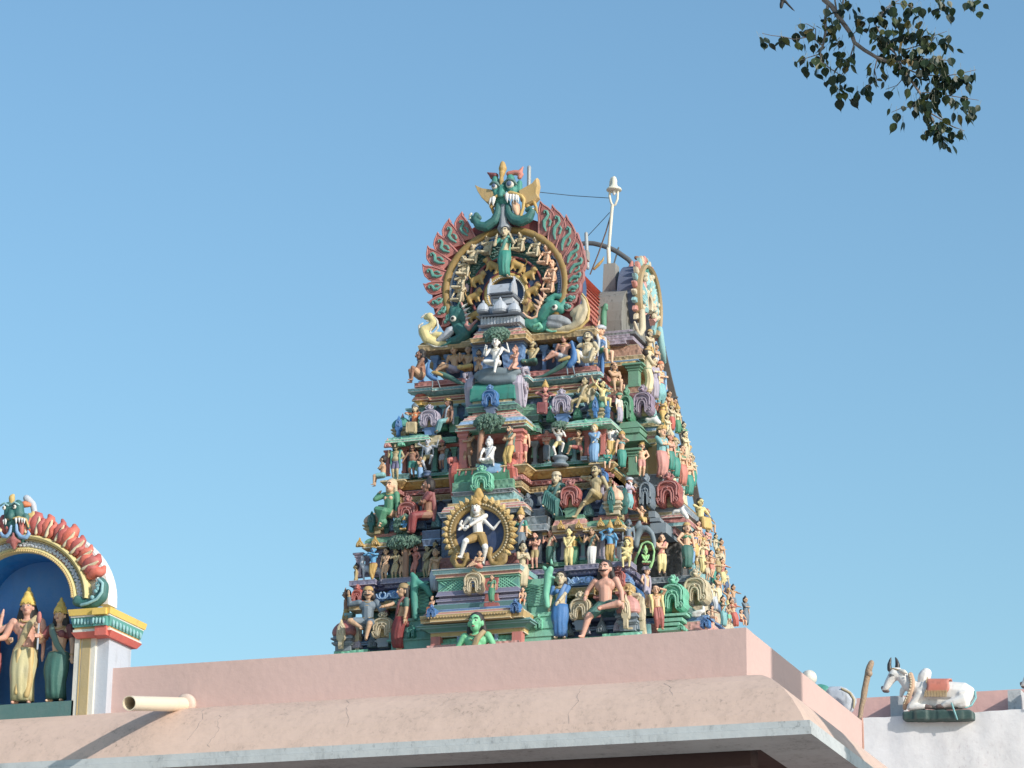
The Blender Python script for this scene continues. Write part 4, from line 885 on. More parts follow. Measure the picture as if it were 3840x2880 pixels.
# tiled vault running front to back behind the big gable
ct = PY(1898, 1080, 42.95)
mb, arc = barrel('Y', (ct.x, 44.4, ct.z-.22), 2.3, 1.14, .98, 18)
tv = mb.build('tiled_roof', P('brick'), tower)
sc_ = MB(); random.seed(3)
for i in range(0, 24):
    t = PI-PI*(i-1.5)/44
    for j in range(26):
        y = 43.28+j*.09+(i % 2)*.045
        c_ = V((ct.x-math.cos(t)*1.15*(1+.08*math.sin(2*t)**2), y, ct.z-.22+math.sin(t)*.99)); nrm = V((-math.cos(t), 0, math.sin(t))); dn = V((math.sin(t)*-1, 0, -math.cos(t)))*-1
        if dn.z > 0: dn = -dn
        a = c_+nrm*.015; sc_.add([a+V((0, -.043, 0)), a+V((0, .043, 0)), a+dn*.08+V((0, .040, 0))+nrm*.03, a+dn*.13+nrm*.045, a+dn*.08+V((0, -.040, 0))+nrm*.03, a+dn*.06-nrm*.02], [(0, 1, 2, 3, 4), (2, 1, 5), (3, 2, 5), (4, 3, 5), (0, 4, 5)])
sc_.build('roof_tile', P('salmon'), tv)
# concrete block that carries the lamp post
a = PY(2262, 1072, 44.6); b = PY(2318, 985, 44.6)
MB().frus(((a.x+b.x)/2-.02, 44.7), a.z-.3, b.z, .24, .26, .20, .22).build('plinth', P('concrete', dirt=.7), roof)
# ------------------------------------------------------------------ statues
def st(label, z, x, y, H, off=-.1, Y=None, side='F', **k):
    s = zp(z, x, y); c = PY(*s, Y) if Y else (TF(*s, off) if side == 'F' else TR(*s, off))
    return fig(label, c, scl(c, H*Z[z][2]), **k)
G0, G1, G2, G3 = 'statues around the foot of the tower', 'statues on the lower storey of the tower', 'statues on the middle storey of the tower', 'statues on the upper storey of the tower'
# --- foot of the tower (largest)
st('seated moustached guardian in blue tunic and gold cap, one arm raised', 'L6', 700, 880, 1010, .16, pose='sit', arms=('up', 'out'), skin='tan', top='shirt', tc='steel', low='short', lc='steel', hat='cap', mous=True, yaw=12, belt='gold', group=G0, kl=(-1, -.7, -.1), fl=(-.06, -.14, -.06), fr=(.02, -.22, -.24), hl=(-.3, -.06, .40), hr=(.33, -.12, .18), hs=1.03, hair='bush')
st('long haired woman in dark red sari leaning left beside the cream plaque, hand held out', 'L6', 1215, 1280, 1010, .12, arms=('fwd', 'down'), skin='tan', fem=True, low='skirt', lc='sari', top='sari', tc='dgreen', hair='long', hat='cap', hc='dgold', yaw=-42, tilt=9, group=G0, hl=(-.1, -.34, .14))
st('brown man with gold waistband seen from behind at the tower left corner', 'L6', 345, 960, 640, .0, Y=42.5, arms=('hip', 'up'), skin='brown', low='short', lc='gold', belt='gold', yaw=-75, group=G0, hair='long')
st('small kneeling devotee in cream robe on the left end of the porch roof', 'L6', 1775, 600, 330, .42, pose='sit', arms='pray', skin='peach', fem=True, top='robe', tc='peach', hair='long', low='skirt', lc='orange', group=G0, yaw=-20, hat='cap', hc='tan')
st('green skinned long haired giant with arms akimbo and snake collar below the porch', 'E', 1102, 2085, 690, .55, arms='hip', skin='greenskin', low='short', lc='red', hair='long', yaw=0, group=G0, neck='dgold', hs=1.1, fat=.15, drape='dgold')
st('woman in bright blue sari standing right of the green column at the tower foot', 'F', 520, 1548, 490, .10, arms=('down', 'chest'), skin='sand', fem=True, low='skirt', lc='blue', top='sari', tc='blue', hair='long', yaw=10, group=G0, hr=(-.02, -.16, .02))
st('bare chested seated strongman with moustache and green shorts, one leg stretched out', 'F', 872, 1338, 625, .14, pose='sit', arms=('prop', 'prop'), skin='pink', low='short', lc='dgreen', mous=True, hair='long', yaw=-2, group=G0, fl=(-.22, -.18, -.31), fr=(.0, -.22, .0), kr=(1, -.55, .0), hl=(-.22, -.10, .08), hr=(.22, -.02, .0), hs=1.02, neck=None)
st('man shading his eyes with one hand, red leggings, beside the mint plaque', 'R4', 640, 1385, 700, .0, Y=42.65, arms=('down', 'salute'), skin='peach', low='dhoti', lc='brick', top='shawl', tc='paleyel', hair='long', yaw=25, tilt=-6, group=G0, hand=True)
st('man in lavender turban facing right above the saluting man', 'R4', 410, 1000, 620, .0, Y=42.75, arms=('hip', 'down'), skin='peach', low='short', lc='lav', top='shawl', tc='lav', hat='turban', hc='lav', yaw=75, group=G0)
st('cream caryatid woman holding up the right end of the lattice balcony', 'F', 225, 1150, 330, .35, arms='pray', skin='sand', fem=True, low='skirt', lc='sand', hair='bun', yaw=40, group=G0)
st('small peach woman seated above the blue plaque at the right end of the porch roof', 'F', 228, 1260, 175, .42, pose='sit', arms='knee', skin='peach', fem=True, hair='short', low='short', lc='orange', yaw=15, group=G0)
st('green dressed lady standing in the red tree bark under the dancing god', 'E', 1232, 1262, 200, .0, Y=41.45, arms=('hip', 'down'), skin='tan', fem=True, low='skirt', lc='green', top='sari', tc='green', hair='long', yaw=-5, group=G0)
st('slim cream woman column at the left end of the lattice balcony', 'E', 795, 1190, 330, .22, arms=('down', 'chest'), skin='tan', fem=True, low='skirt', lc='lgrey', top='band', tc='tan', hair='bun', yaw=-10, group=G0)
st('tan woman with bun at the far left corner above the red plaque', 'L5', 505, 1420, 440, -.2, arms='down', skin='khaki', fem=True, low='short', lc='khaki', hair='bun', yaw=-70, group=G0)
# right foot crowd
st('green bloused woman in pale skirt holding a bowl, right tower foot', 'R4', 1690, 1330, 470, .0, Y=43.9, arms=('fwd', 'lap'), skin='peach', fem=True, low='skirt', lc='aqua', top='sari', tc='dgreen', hair='bun', yaw=55, group=G0)
st('woman in red blouse bending forward at the right foot of the tower', 'R4', 1905, 1330, 440, .0, Y=44.6, arms=('fwd', 'fwd'), skin='peach', fem=True, low='skirt', lc='red', top='blouse', tc='red', hair='bun', yaw=60, tilt=-14, group=G0)
st('cream infant crouching over a drum beside the small white cows', 'R4', 1500, 1190, 330, .0, Y=43.2, pose='sit', arms='fwd', skin='peach', hair='short', yaw=80, group=G0)
st('small tan child raising both arms at the far right foot of the tower', 'R4', 1790, 1290, 300, .0, Y=43.7, arms='pray', skin='tan', low='short', lc='mint', hair='bun', yaw=50, group=G0)
st('cream boy sitting on a red block at the extreme right foot of the tower', 'R4', 1990, 1250, 320, .0, Y=44.9, pose='sit', arms='knee', skin='peach', low='short', lc='red', yaw=60, group=G0)
st('tan woman with raised arm behind the crowd at the right foot', 'R4', 1780, 1100, 380, .0, Y=45.0, arms=('up', 'down'), skin='tan', fem=True, low='skirt', lc='paleyel', hair='bun', yaw=40, group=G0, hat='tiara')
st('pale woman in a white shawl leaning beside the sand plaque', 'R4', 1560, 1060, 420, .0, Y=43.8, arms=('down', 'chest'), skin='cream', fem=True, low='skirt', lc='lgrey', top='shawl', tc='offw', hair='bun', yaw=70, tilt=-12, group=G0)
# --- lower storey, left
st('blue skinned flute player with gold crown before the grey cow', 'L5', 775, 1245, 560, -.10, pose='contra', arms=('upin', 'chest'), skin='blueskin', low='dhoti', lc='gold', hat='tiara', yaw=5, group=G1, hl=(-.10, -.14, .30), hr=(-.06, -.16, .30), fl=(.04, -.06, .035), fr=(0, 0, .035), kl=(-.8, -1, 0))
for i, (x, y, H, sk, lab, a) in enumerate(((985, 1250, 530, 'tan', 'reddish bare figure, first beside the flute player', ('down', 'lap')), (1150, 1225, 500, 'olive', 'yellowish bare woman covering her chest left of the tree trunk', ('chest', 'lap')), (1280, 1220, 480, 'tan', 'bare woman embracing the tree trunk from the left', ('lap', 'up')), (1480, 1190, 510, 'salmon', 'pink bare figure touching the tree trunk from the right', ('upin', 'hip')), (1680, 1190, 520, 'olive', 'slim olive figure with joined hands under the gold ring left rim', ('lap', 'lap')))):
    st(lab, 'L5', x, y, H, -.12, pose='contra', arms=a, skin=sk, fem=True, hair='short' if i != 1 else 'long', group=G1, yaw=-8 if i < 3 else -25, neck=None)
st('tall olive draped woman beside the left rim of the gold ring', 'L5', 1820, 1110, 500, .05, arms=('chest', 'down'), skin='khaki', fem=True, low='skirt', lc='olive', top='band', tc='khaki', hair='bun', yaw=-15, group=G1)
st('small blue god in gold cloth seated in the tree top', 'L5', 1305, 400, 300, .12, pose='cross', arms=('chest', 'knee'), skin='blueskin', low='dhoti', lc='gold', hat='crown', yaw=5, group=G1, hs=1.25)
st('seated woman in bright green dress with gold necklace left of the red plaque', 'E', 430, 610, 470, -.05, pose='sit', arms=('up', 'down'), skin='peach', fem=True, low='skirt', lc='green', top='shirt', tc='green', hair='long', hcol='sand', yaw=-12, tilt=4, group=G1, hl=(-.22, .0, .33), fl=(.05, -.2, -.12), fr=(-.0, -.2, -.16))
st('dark red robed woman turned left, seated right of the red plaque', 'E', 735, 620, 480, .0, pose='sit', arms=('fold', 'fold'), skin='brown', fem=True, low='skirt', lc='sari', top='sari', tc='maroon', hair='bun', yaw=-60, group=G1, tilt=6)
st('grey blue bearer figure beneath the left gold ledge corner', 'L7', 55, 1130, 420, -.02, pose='sit', arms='fold', skin='tan', low='short', lc='aqua', yaw=-80, group=G2)
# lower storey, right
st('crowned blue gowned woman beside the right rim of the gold ring', 'F', 212, 890, 310, .25, arms=('down', 'down'), skin='peach', fem=True, low='skirt', lc='steel', top='sari', tc='teal', hat='crown', yaw=-5, hair='long', group=G1)
st('bearded ascetic in khaki loincloth with joined hands', 'F', 322, 1000, 265, -.08, arms='pray', skin='pink', low='short', lc='khaki', beard='black', hair='bun', yaw=0, group=G1)
st('garlanded dark faced deity in green skirt between ascetic and twins', 'F', 440, 965, 250, -.16, arms='bless', skin='pink', low='skirt', lc='dgreen', hair='bush', group=G1, drape='sand')
st('golden skinned twin with tall bun standing in front of his brother', 'F', 588, 993, 290, -.05, arms=('lap', 'lap'), skin='paleyel', low='dhoti', lc='paleyel', hair='bun', yaw=0, group=G1)
st('golden skinned twin half hidden behind his brother shoulder', 'F', 628, 985, 282, -.22, arms=('down', 'bless'), skin='yellow', low='skirt', lc='green', top='blouse', tc='green', hair='bun', yaw=8, group=G1)
st('bushy haired pink man in white skirt with green sash', 'F', 768, 985, 285, -.12, arms='bless', skin='tan', low='skirt', lc='white', hair='bush', drape='dgreen', group=G1)
st('four armed blue god in yellow silk and tall gold crown', 'F', 908, 968, 285, -.06, arms=('bless', 'down'), arms4=('upin', 'bless'), skin='blueskin', low='dhoti', lc='gold', hat='crown', group=G1, neck='gold')
st('chubby cream child seated with crossed arms on the purple ledge corner', 'F', 1040, 945, 270, .04, pose='sit', arms=('cross', 'cross'), skin='paleyel', fat=.7, hair='short', yaw=12, group=G1, neck=None, hs=1.2)
st('blue grey bearded man behind the chubby cream child', 'F', 1050, 900, 270, -.25, arms=('down', 'down'), skin='steel', low='dhoti', lc='gold', hair='bush', yaw=30, group=G1)
st('woman in dark green dress and white headband seated left of the red crested plaque', 'F', 490, 520, 415, .0, pose='sit', arms=('prop', 'prop'), skin='sand', fem=True, low='skirt', lc='dteal', top='sari', tc='dteal', hair='long', hat='cap', hc='sand', yaw=-5, group=G1, fl=(-.12, -.22, -.02), fr=(.06, -.2, -.19), hl=(-.22, -.08, .02), hr=(.15, -.1, .15))
st('golden nude looking man resting with hand behind head right of the red crested plaque', 'F', 800, 470, 430, .0, pose='sit', arms=('head', 'prop'), skin='olive', low='short', lc='khaki', hair='long', yaw=-15, group=G1, fl=(-.32, -.16, -.27), fr=(-.1, -.2, -.05), kr=(.6, -1, .6), neck=None, mous=True, hl=(-.14, -.04, .34))
st('old white bearded man in pale blue shawl looking right', 'R2', 580, 1500, 470, .0, Y=42.75, arms=('down', 'fold'), skin='pink', low='dhoti', lc='aqua', top='robe', tc='lav', beard='white', hat='turban', hc='lgrey', yaw=70, group=G1, bl=.08)
st('old man in vermilion robe behind the white bearded man', 'R2', 665, 1520, 410, .0, Y=43.0, arms='fold', skin='tan', low='skirt', lc='red', top='robe', tc='red', hair='short', beard='offw', yaw=65, group=G1)
st('bare golden youth with hand at his cheek beside the grey plaque', 'R2', 770, 1660, 350, .0, Y=42.85, pose='sit', arms=('up', 'face'), skin='peach', low='dhoti', lc='yellow', hair='short', yaw=30, group=G1, fl=(.05, -.3, -.16), fr=(.14, -.3, -.2), hl=(-.10, -.04, .33))
st('cream man with folded arms and yellow dhoti beside the dark doorway', 'R3', 670, 1335, 620, .0, Y=43.0, arms='fold', skin='peach', low='dhoti', lc='paleyel', hair='bun', yaw=25, group=G1, drape='salmon', neck=None)
st('lime green god in an ornate arch with clasped knees', 'R3', 400, 1180, 400, .0, Y=42.55, pose='cross', arms=('lap', 'lap'), skin='lime', low='short', lc='red', hat='crown', hc='lime', yaw=25, group=G1, beard='lime')
st('crowned woman in green sash and skirt right of the dark doorway', 'R3', 1090, 1260, 720, .0, Y=43.25, arms=('hip', 'down'), skin='peach', fem=True, low='skirt', lc='dgreen', top='band', tc='green', hair='long', hat='cap', yaw=35, group=G1)
st('woman with raised arms next to the crowned woman of the side storey', 'R3', 1225, 1060, 420, .0, Y=43.5, arms=('up', 'upin'), skin='peach', fem=True, low='skirt', lc='yellow', top='band', tc='blue', hair='bun', yaw=55, group=G1)
st('pale woman in cream wrap under the rose slab corner', 'R3', 1345, 1340, 560, .0, Y=44.0, arms=('down', 'chest'), skin='cream', fem=True, low='skirt', lc='paleyel', hair='bun', hat='tiara', yaw=60, group=G1)
st('peach skinned drummer with dark hair on the side storey', 'R3', 1490, 1400, 430, .0, Y=44.1, arms=('fwd', 'down'), skin='peach', low='short', lc='salmon', hair='long', yaw=75, group=G1)
st('tan woman with garland at the right edge of the lower storey', 'R3', 1600, 1330, 380, .0, Y=44.9, arms=('pray', 'pray'), skin='sand', fem=True, low='skirt', lc='khaki', hair='bun', hat='tiara', yaw=50, group=G1)
st('seated yellow draped lady with black hair against the sky, lower right', 'R3', 1310, 480, 620, .0, Y=44.3, pose='sit', arms=('up', 'knee'), skin='paleyel', fem=True, low='skirt', lc='yellow', top='robe', tc='paleyel', hair='short', yaw=55, group=G1, hl=(-.12, -.1, .26))
st('red haired seated figure with striped blue shawl against the sky', 'R3', 1425, 560, 470, .0, Y=45.2, pose='sit', arms=('knee', 'knee'), skin='tan', low='short', lc='green', top='robe', tc='dblue', hair='short', hcol='brick', yaw=70, group=G1)
for i, (z, x, y, H, Yv, lab, kw) in enumerate((('R4', 1530, 640, 430, 44.3, 'tan drummer woman right of the sand plaque crest', dict(skin='tan', fem=True, low='skirt', lc='teal')), ('R4', 1680, 640, 420, 45.2, 'cream man with red sash at the tower right edge', dict(skin='peach', low='dhoti', lc='paleyel', drape='red')),
        ('R4', 1420, 560, 380, 44.0, 'small tan figure above the sand plaque shoulder', dict(skin='tan', low='short', lc='sand')), ('R4', 1250, 420, 330, 43.6, 'sand coloured lion rider over the sand plaque', dict(skin='sand', low='short', lc='dgold')))):
    st(lab, z, x, y, H, 0, Y=Yv, yaw=60, hair='bun', arms=('chest', 'fwd'), group=G1, **kw)
# --- middle storey, left
st('portly moustached man in green jacket and violet shorts, leftmost of the middle storey row', 'L7', 212, 1165, 440, -.10, arms=('bless', 'hip'), skin='olive', low='short', lc='purple', top='shawl', tc='teal', hair='bush', mous=True, fat=.5, group=G2, hs=1.1, yaw=-3)
st('dark skinned guard in teal loincloth holding a staff', 'L7', 415, 1140, 400, -.12, arms=('wide', 'hip'), skin='brown', low='short', lc='teal', hair='bush', mous=True, fat=.15, group=G2, hs=1.1)
st('four armed pale dancing god under the left khaki canopy', 'L7', 605, 1050, 420, -.06, pose='dance', arms=('up', 'out'), arms4=('down', 'down'), skin='lgrey', low='short', lc='khaki', hair='bun', group=G2, hr=(.33, -.06, .38), fl=(-.03, -.04, .04), fr=(.10, -.1, .18))
st('small kneeling boy in blue skirt before the pale dancing god', 'L7', 515, 1145, 260, -.02, arms='pray', skin='tan', low='skirt', lc='sky', hair='short', yaw=40, group=G2)
st('arms folded brown youth in grey skirt right of the pale dancing god', 'L7', 790, 1020, 330, -.05, pose='stand', arms='fold', skin='brown', low='short', lc='grey', hair='bush', hat='tiara', hc='brick', group=G2, yaw=-15)
st('woman with blue arch hood and orange dress left of the left lavender plaque', 'L7', 450, 500, 430, .0, pose='sit', arms=('up', 'prop'), skin='sand', fem=True, low='skirt', lc='olive', top='robe', tc='orange', hair='long', hat='tiara', hc='steel', group=G2, yaw=-5, hl=(-.17, -.1, .25), hr=(.20, -.1, .20), fr=(.1, -.2, -.22))
st('dark woman in turquoise skirt and gold headdress right of the left lavender plaque', 'L7', 870, 455, 480, .0, pose='sit', arms=('down', 'down'), skin='brown', fem=True, low='skirt', lc='aqua', top='blouse', tc='brown', hair='long', hat='tiara', group=G2, yaw=-35, drape='lgrey', fl=(-.2, -.2, -.20), fr=(-.12, -.22, -.2), hl=(-.16, -.12, .0))
# middle storey, centre
st('bearded ascetic with folded arms left of the white meditating god', 'L7', 1110, 1010, 470, .16, arms='fold', skin='tan', low='short', lc='brown2', beard='hair', hair='bun', group=G2, bl=.06, hs=1.15)
st('white meditating god seated on the grey rock under the lower tree canopy', 'B', 1605, 1790, 500, .38, pose='cross', arms=('knee', 'lap'), skin='white', low='short', lc='white', hair='bun', hcol='lgrey', group=G2, neck='silver', hs=1.12, drape='lgrey')
st('bearded man in yellow and green dhoti right of the white meditating god', 'B', 1850, 1830, 490, .25, arms=('fold', 'fold'), skin='tan', low='dhoti', lc='yellow', beard='hair', hair='bun', group=G2, yaw=-15, drape='dgreen', pose='contra', hs=1.1)
# middle storey, right
st('archer woman in red skirt and cream cap by the red pillar', 'D', 215, 1780, 430, .06, arms=('down', 'down'), skin='peach', fem=True, low='short', lc='brick', hair='long', hat='cap', hc='offw', group=G2, top='band', tc='peach')
st('pink youth with folded arms in the shade left of the drum dancer', 'D', 500, 1760, 370, -.22, arms='fold', skin='pink', low='skirt', lc='steel', hair='short', group=G2)
st('white ash smeared dancer stepping on a grey drum', 'D', 650, 1700, 400, -.02, pose='dance', arms=('up', 'bless'), skin='white', low='short', lc='paleyel', hair='bun', group=G2, top='band', tc='white', hl=(-.02, -.12, .42), fl=(-.08, -.04, .05), fr=(.12, -.1, .12))
st('musician kicking one leg forward beside the drum dancer', 'D', 900, 1750, 390, -.12, pose='dance', arms=('chest', 'chest'), skin='tan', low='short', lc='brick', hair='short', group=G2, fl=(-.32, -.12, .24), yaw=-10, hl=(-.14, -.14, .26))
st('calm figure in long pale blue robe with crossed hands', 'D', 1090, 1790, 470, -.04, arms=('cross', 'lap'), skin='sand', fem=True, low='skirt', lc='sky', top='shirt', tc='sky', hair='short', hcol='gold', group=G2, neck=None)
st('little child in green sitting against a blue bolster on the gold ledge corner', 'D', 1255, 1800, 300, .0, pose='sit', arms=('fold', 'knee'), skin='peach', low='short', lc='teal', top='shirt', tc='teal', hair='short', group=G2, yaw=15)
st('white dressed old man reading a yellow book behind the little child', 'D', 1300, 1730, 440, -.28, arms=('upin', 'fwd'), skin='white', low='dhoti', lc='yellow', top='robe', tc='white', beard='offw', hair='short', group=G2, yaw=30)
st('slim woman in green skirt and gold bun at the tower corner', 'D', 1430, 1850, 430, -.30, arms=('down', 'face'), skin='peach', fem=True, low='skirt', lc='teal', top='band', tc='aqua', hair='bun', hat='tiara', group=G2, yaw=35)
st('moustached guard in pink loincloth and crown between green and yellow pillars', 'R2', 770, 985, 500, .0, Y=43.3, arms=('down', 'hip'), skin='peach', low='short', lc='rose', hair='bush', mous=True, hat='tiara', yaw=30, group=G2, fat=.25, hs=1.15)
st('goddess with arms raised to her gold headdress left of the right lavender plaque', 'D', 480, 1090, 440, .0, pose='sit', arms=('up', 'prop'), skin='rose', fem=True, low='skirt', lc='maroon', top='blouse', tc='maroon', hair='long', hat='crown', group=G2, yaw=-2, hl=(-.14, .0, .40), hr=(.2, -.1, .2), fr=(.08, -.22, -.22))
st('bent brown man with blue shield right of the right lavender plaque', 'D', 950, 1030, 500, .02, pose='sit', arms=('down', 'up'), skin='olive', low='short', lc='khaki', hair='short', group=G2, yaw=-20, tilt=8, fl=(-.16, -.2, -.24), hl=(-.03, -.2, .12), fr=(.05, -.26, -.16), kl=(-.6, -1, .3), kr=(.3, -1, .3), drape='sand')
st('cream figure leaning out over the corner dome', 'D', 1190, 1010, 400, .02, pose='sit', arms=('up', 'fwd'), skin='paleyel', low='short', lc='paleyel', hair='short', group=G2, yaw=60)
st('pair partner in pale robe and green cap looking right beside the green plaque', 'R1', 420, 1600, 440, .0, Y=43.0, arms=('down', 'down'), skin='peach', low='skirt', lc='lav', top='robe', tc='offw', hat='turban', hc='green', group=G2, yaw=70)
# side storey row against the sky
for z, x, y, H, Yv, lab, kw in (
    ('R2', 1080, 1010, 640, 43.5, 'tall woman in pink and green drape, first of the side row', dict(fem=True, skin='peach', low='skirt', lc='rose', top='robe', tc='aqua', hat='tiara')),
    ('R2', 1215, 900, 470, 43.9, 'crowned rose skinned woman, second of the side row', dict(fem=True, skin='pink', low='skirt', lc='teal', hat='crown', hc='sand')),
    ('R2', 1290, 1010, 490, 44.1, 'woman in green sari and gold cap, third of the side row', dict(fem=True, skin='sand', low='skirt', lc='teal', top='sari', tc='teal', hat='cap')),
    ('R2', 1400, 1130, 500, 44.4, 'woman in red skirt, fourth of the side row', dict(fem=True, skin='peach', low='skirt', lc='salmon', top='band', tc='green', hair='long')),
    ('R2', 1500, 1290, 500, 44.9, 'woman in teal skirt leaning right, outermost of the side row', dict(fem=True, skin='peach', low='skirt', lc='teal', hair='long', top='band', tc='peach')),
    ('R2', 1510, 930, 330, 45.5, 'half hidden sand coloured figure behind the side row', dict(skin='sand', low='short', lc='sand', hat='tiara')),
    ('R2', 1240, 270, 330, 44.2, 'crowned figure with red cloth above the side row', dict(skin='sand', low='skirt', lc='red', hat='crown')),
    ('R2', 1330, 320, 330, 44.8, 'crowned cream figure at the sky edge above the side row', dict(skin='cream', low='skirt', lc='green', hat='crown', fem=True)),
    ('R2', 1430, 560, 330, 45.3, 'green bloused figure with white animal at the sky edge', dict(skin='sand', low='short', lc='white', top='blouse', tc='green', fem=True)),
    ('R2', 1170, 430, 330, 44.0, 'pale figure under the blue eave corner', dict(skin='cream', low='skirt', lc='cream', fem=True)),
    ('R1', 860, 1130, 560, 43.8, 'broad cream woman seen from behind above the mauve plaque', dict(skin='cream', fem=True, low='skirt', lc='cream', top='robe', tc='sand', belt='green', hat='tiara', yaw=120, fat=.3)),
    ('R1', 1060, 1330, 540, 44.4, 'red sashed man in blue shawl and orange cap looking at the sky', dict(skin='peach', low='dhoti', lc='aqua', belt='red', hat='cap', hc='orange', top='shawl', tc='sky')),
    ('R1', 1100, 1640, 370, 44.6, 'yellow dhoti legs figure beside the white bull', dict(skin='yellow', low='dhoti', lc='yellow')),
    ('R1', 1200, 1560, 360, 45.2, 'brown bearer with hand raised under the ladder', dict(skin='tan', low='short', lc='brown', fat=.2)),
    ('R1', 900, 680, 420, 44.2, 'cream figure crouching under the side gable', dict(skin='sand', low='short', lc='gold', hat='cap')),
    ('R1', 1000, 800, 330, 44.9, 'small tan climber between the side gable and ladder', dict(skin='tan', low='short', lc='lgrey')),
    ('R1', 345, 1030, 480, 43.2, 'bare monkey faced figure with red scarf on the upper storey corner', dict(skin='tan', low='short', lc='khaki', hair='long', pose='sit', yaw=40, neck='gold')),
    ('R2', 1560, 1150, 400, 45.6, 'small teal skirted woman behind the outermost of the side row', dict(fem=True, skin='sand', low='skirt', lc='teal')),
    ('R2', 1450, 760, 380, 44.8, 'cream woman with dark hair above the side row end', dict(fem=True, skin='cream', low='skirt', lc='sand', hair='long')),
    ('R2', 1160, 560, 300, 44.1, 'blue sashed child on the side ledge below the crowned pair', dict(skin='cream', low='short', lc='sky', hair='short')),
    ('R1', 1290, 1640, 330, 45.4, 'tan pair figure beneath the ladder foot', dict(skin='tan', low='skirt', lc='lgrey')),
    ('R1', 960, 1240, 520, 44.2, 'white robed figure between the broad cream woman and the red sashed man', dict(skin='cream', low='skirt', lc='lav', top='robe', tc='lav')),
    ('R1', 1130, 1500, 330, 44.9, 'crouching sand figure under the red sashed man', dict(skin='sand', low='short', lc='khaki', pose='sit')),
    ('R3', 1150, 1180, 420, 43.35, 'small blue scarfed woman tucked behind the crowned woman', dict(fem=True, skin='peach', low='skirt', lc='sky', drape='sky')),
    ('R3', 1280, 880, 330, 43.9, 'child in yellow cloth under the rose and white slab', dict(skin='peach', low='short', lc='yellow', hair='short')),
    ('R3', 1400, 1150, 360, 44.6, 'peach woman with red sash near the slab end', dict(fem=True, skin='peach', low='skirt', lc='salmon')),
    ('R3', 1570, 1060, 300, 45.1, 'green scarfed figure at the slab end against the sky', dict(skin='sand', top='shawl', tc='dgreen', low='short', lc='sand')),
    ('R3', 1660, 1250, 380, 45.6, 'slim tan woman at the very edge of the lower storey', dict(fem=True, skin='tan', low='skirt', lc='sand')),
    ('R3', 1440, 820, 330, 45.0, 'striped robed figure seated on the slope of the side slab', dict(skin='sand', top='robe', tc='rose', low='short', lc='lgrey', pose='sit')),
    ('R4', 1600, 940, 380, 44.3, 'tan woman in pale skirt below the tan drummer', dict(fem=True, skin='tan', low='skirt', lc='cream')),
    ('R4', 1730, 800, 330, 45.3, 'dark blue clothed figure with red base at the right edge', dict(skin='sand', low='skirt', lc='dblue')),
    ('R4', 1860, 1060, 330, 45.6, 'fair archer with arm outstretched at the right foot edge', dict(skin='tan', low='short', lc='steel', arms=('up', 'fwd'))),
    ('R4', 2060, 1300, 360, 46.2, 'grey blue cloaked figure outermost at the right foot', dict(skin='tan', low='skirt', lc='steel', top='robe', tc='steel')),
    ('R4', 1440, 1290, 300, 43.4, 'child playing a small drum in front of the crowd at the right foot', dict(skin='peach', low='short', lc='red', pose='sit', hair='short')),
    ('R1', 430, 1040, 260, 43.4, 'baby brown monkey figure beside its mother', dict(skin='peach', hair='short', pose='sit', yaw=50, arms='fold')),
    ):
    k = dict(yaw=60, hair='bun', arms=('fold', 'down'), group='side statues of the tower'); k.update(kw); st(lab, z, x, y, H*1.2, 0, Y=Yv, **k)
# --- upper storey
st('grey brown moustached man seated on the left corner of the top ledge', 'B', 755, 740, 580, .04, pose='sit', arms=('lap', 'lap'), skin='brown', low='short', lc='tan', hair='bush', mous=True, fat=.6, group=G3, yaw=-55, fl=(-.1, -.18, -.03), fr=(.06, -.2, -.03))
st('brown man reclining behind the left peacock', 'B', 1150, 665, 560, -.15, pose='recline', arms=('prop', 'prop'), skin='tan', low='short', lc='lav', hair='short', group=G3, yaw=0, head_lean=-.02)
st('four armed tan woman seated cross legged in the left niche', 'B', 1350, 640, 520, -.12, pose='cross', arms=('bless', 'lap'), skin='tan', fem=True, low='dhoti', lc='yellow', hair='short', hat='cap', hc='dgold', group=G3)
st('small black bearded devotee left of the white seated god', 'B', 1475, 640, 360, .18, pose='kneel', arms='pray', skin='tan', low='short', lc='tan', hair='bun', beard='black', group=G3, yaw=15)
st('white seated god with one leg hanging under the upper tree canopy', 'B', 1690, 575, 560, .42, pose='lalita', arms=('bless', 'knee'), arms4=('side4', 'side4'), skin='white', low='short', lc='white', hair='long', group=G3, neck='sand', hs=1.15, fr=(.06, -.24, -.20), lod=True)
st('small pink devotee kneeling right of the white seated god', 'B', 1915, 610, 380, .34, pose='kneel', arms='pray', skin='pink', low='short', lc='pink', hair='bun', hcol='brown', group=G3, yaw=-30)
st('golden man in green lower cloth seated cross legged in the right niche', 'D', 315, 570, 530, -.12, pose='cross', arms=('bless', 'lap'), skin='olive', low='dhoti', lc='dgreen', hair='bush', hat='cap', hc='dgold', mous=True, group=G3)
st('pink youth reclining behind the right peacock', 'D', 690, 520, 560, -.15, pose='recline', arms=('prop', 'prop'), skin='pink', low='short', lc='lgrey', hair='short', group=G3)
st('fat cream dwarf with handlebar moustache seated on the red plinth', 'D', 1010, 530, 600, .04, pose='sit', arms=('chest', 'knee'), skin='sand', low='short', lc='white', hair='bush', mous=True, fat=.9, group=G3, neck='sand', hs=1.2, fl=(-.13, -.16, -.02), fr=(.10, -.18, -.02), kl=(-.5, -.4, 1), kr=(.5, -.4, 1), hl=(-.02, -.16, .25), hr=(.2, -.12, .04), lod=True)
st('turbaned figure with a long raised arm facing right at the top corner', 'D', 1165, 430, 560, .0, Y=43.1, arms=('up', 'down'), skin='peach', low='short', lc='green', top='shawl', tc='lgrey', hat='turban', hc='lgrey', yaw=70, group=G3, pose='sit', hl=(-.05, .0, .62), lod=False)
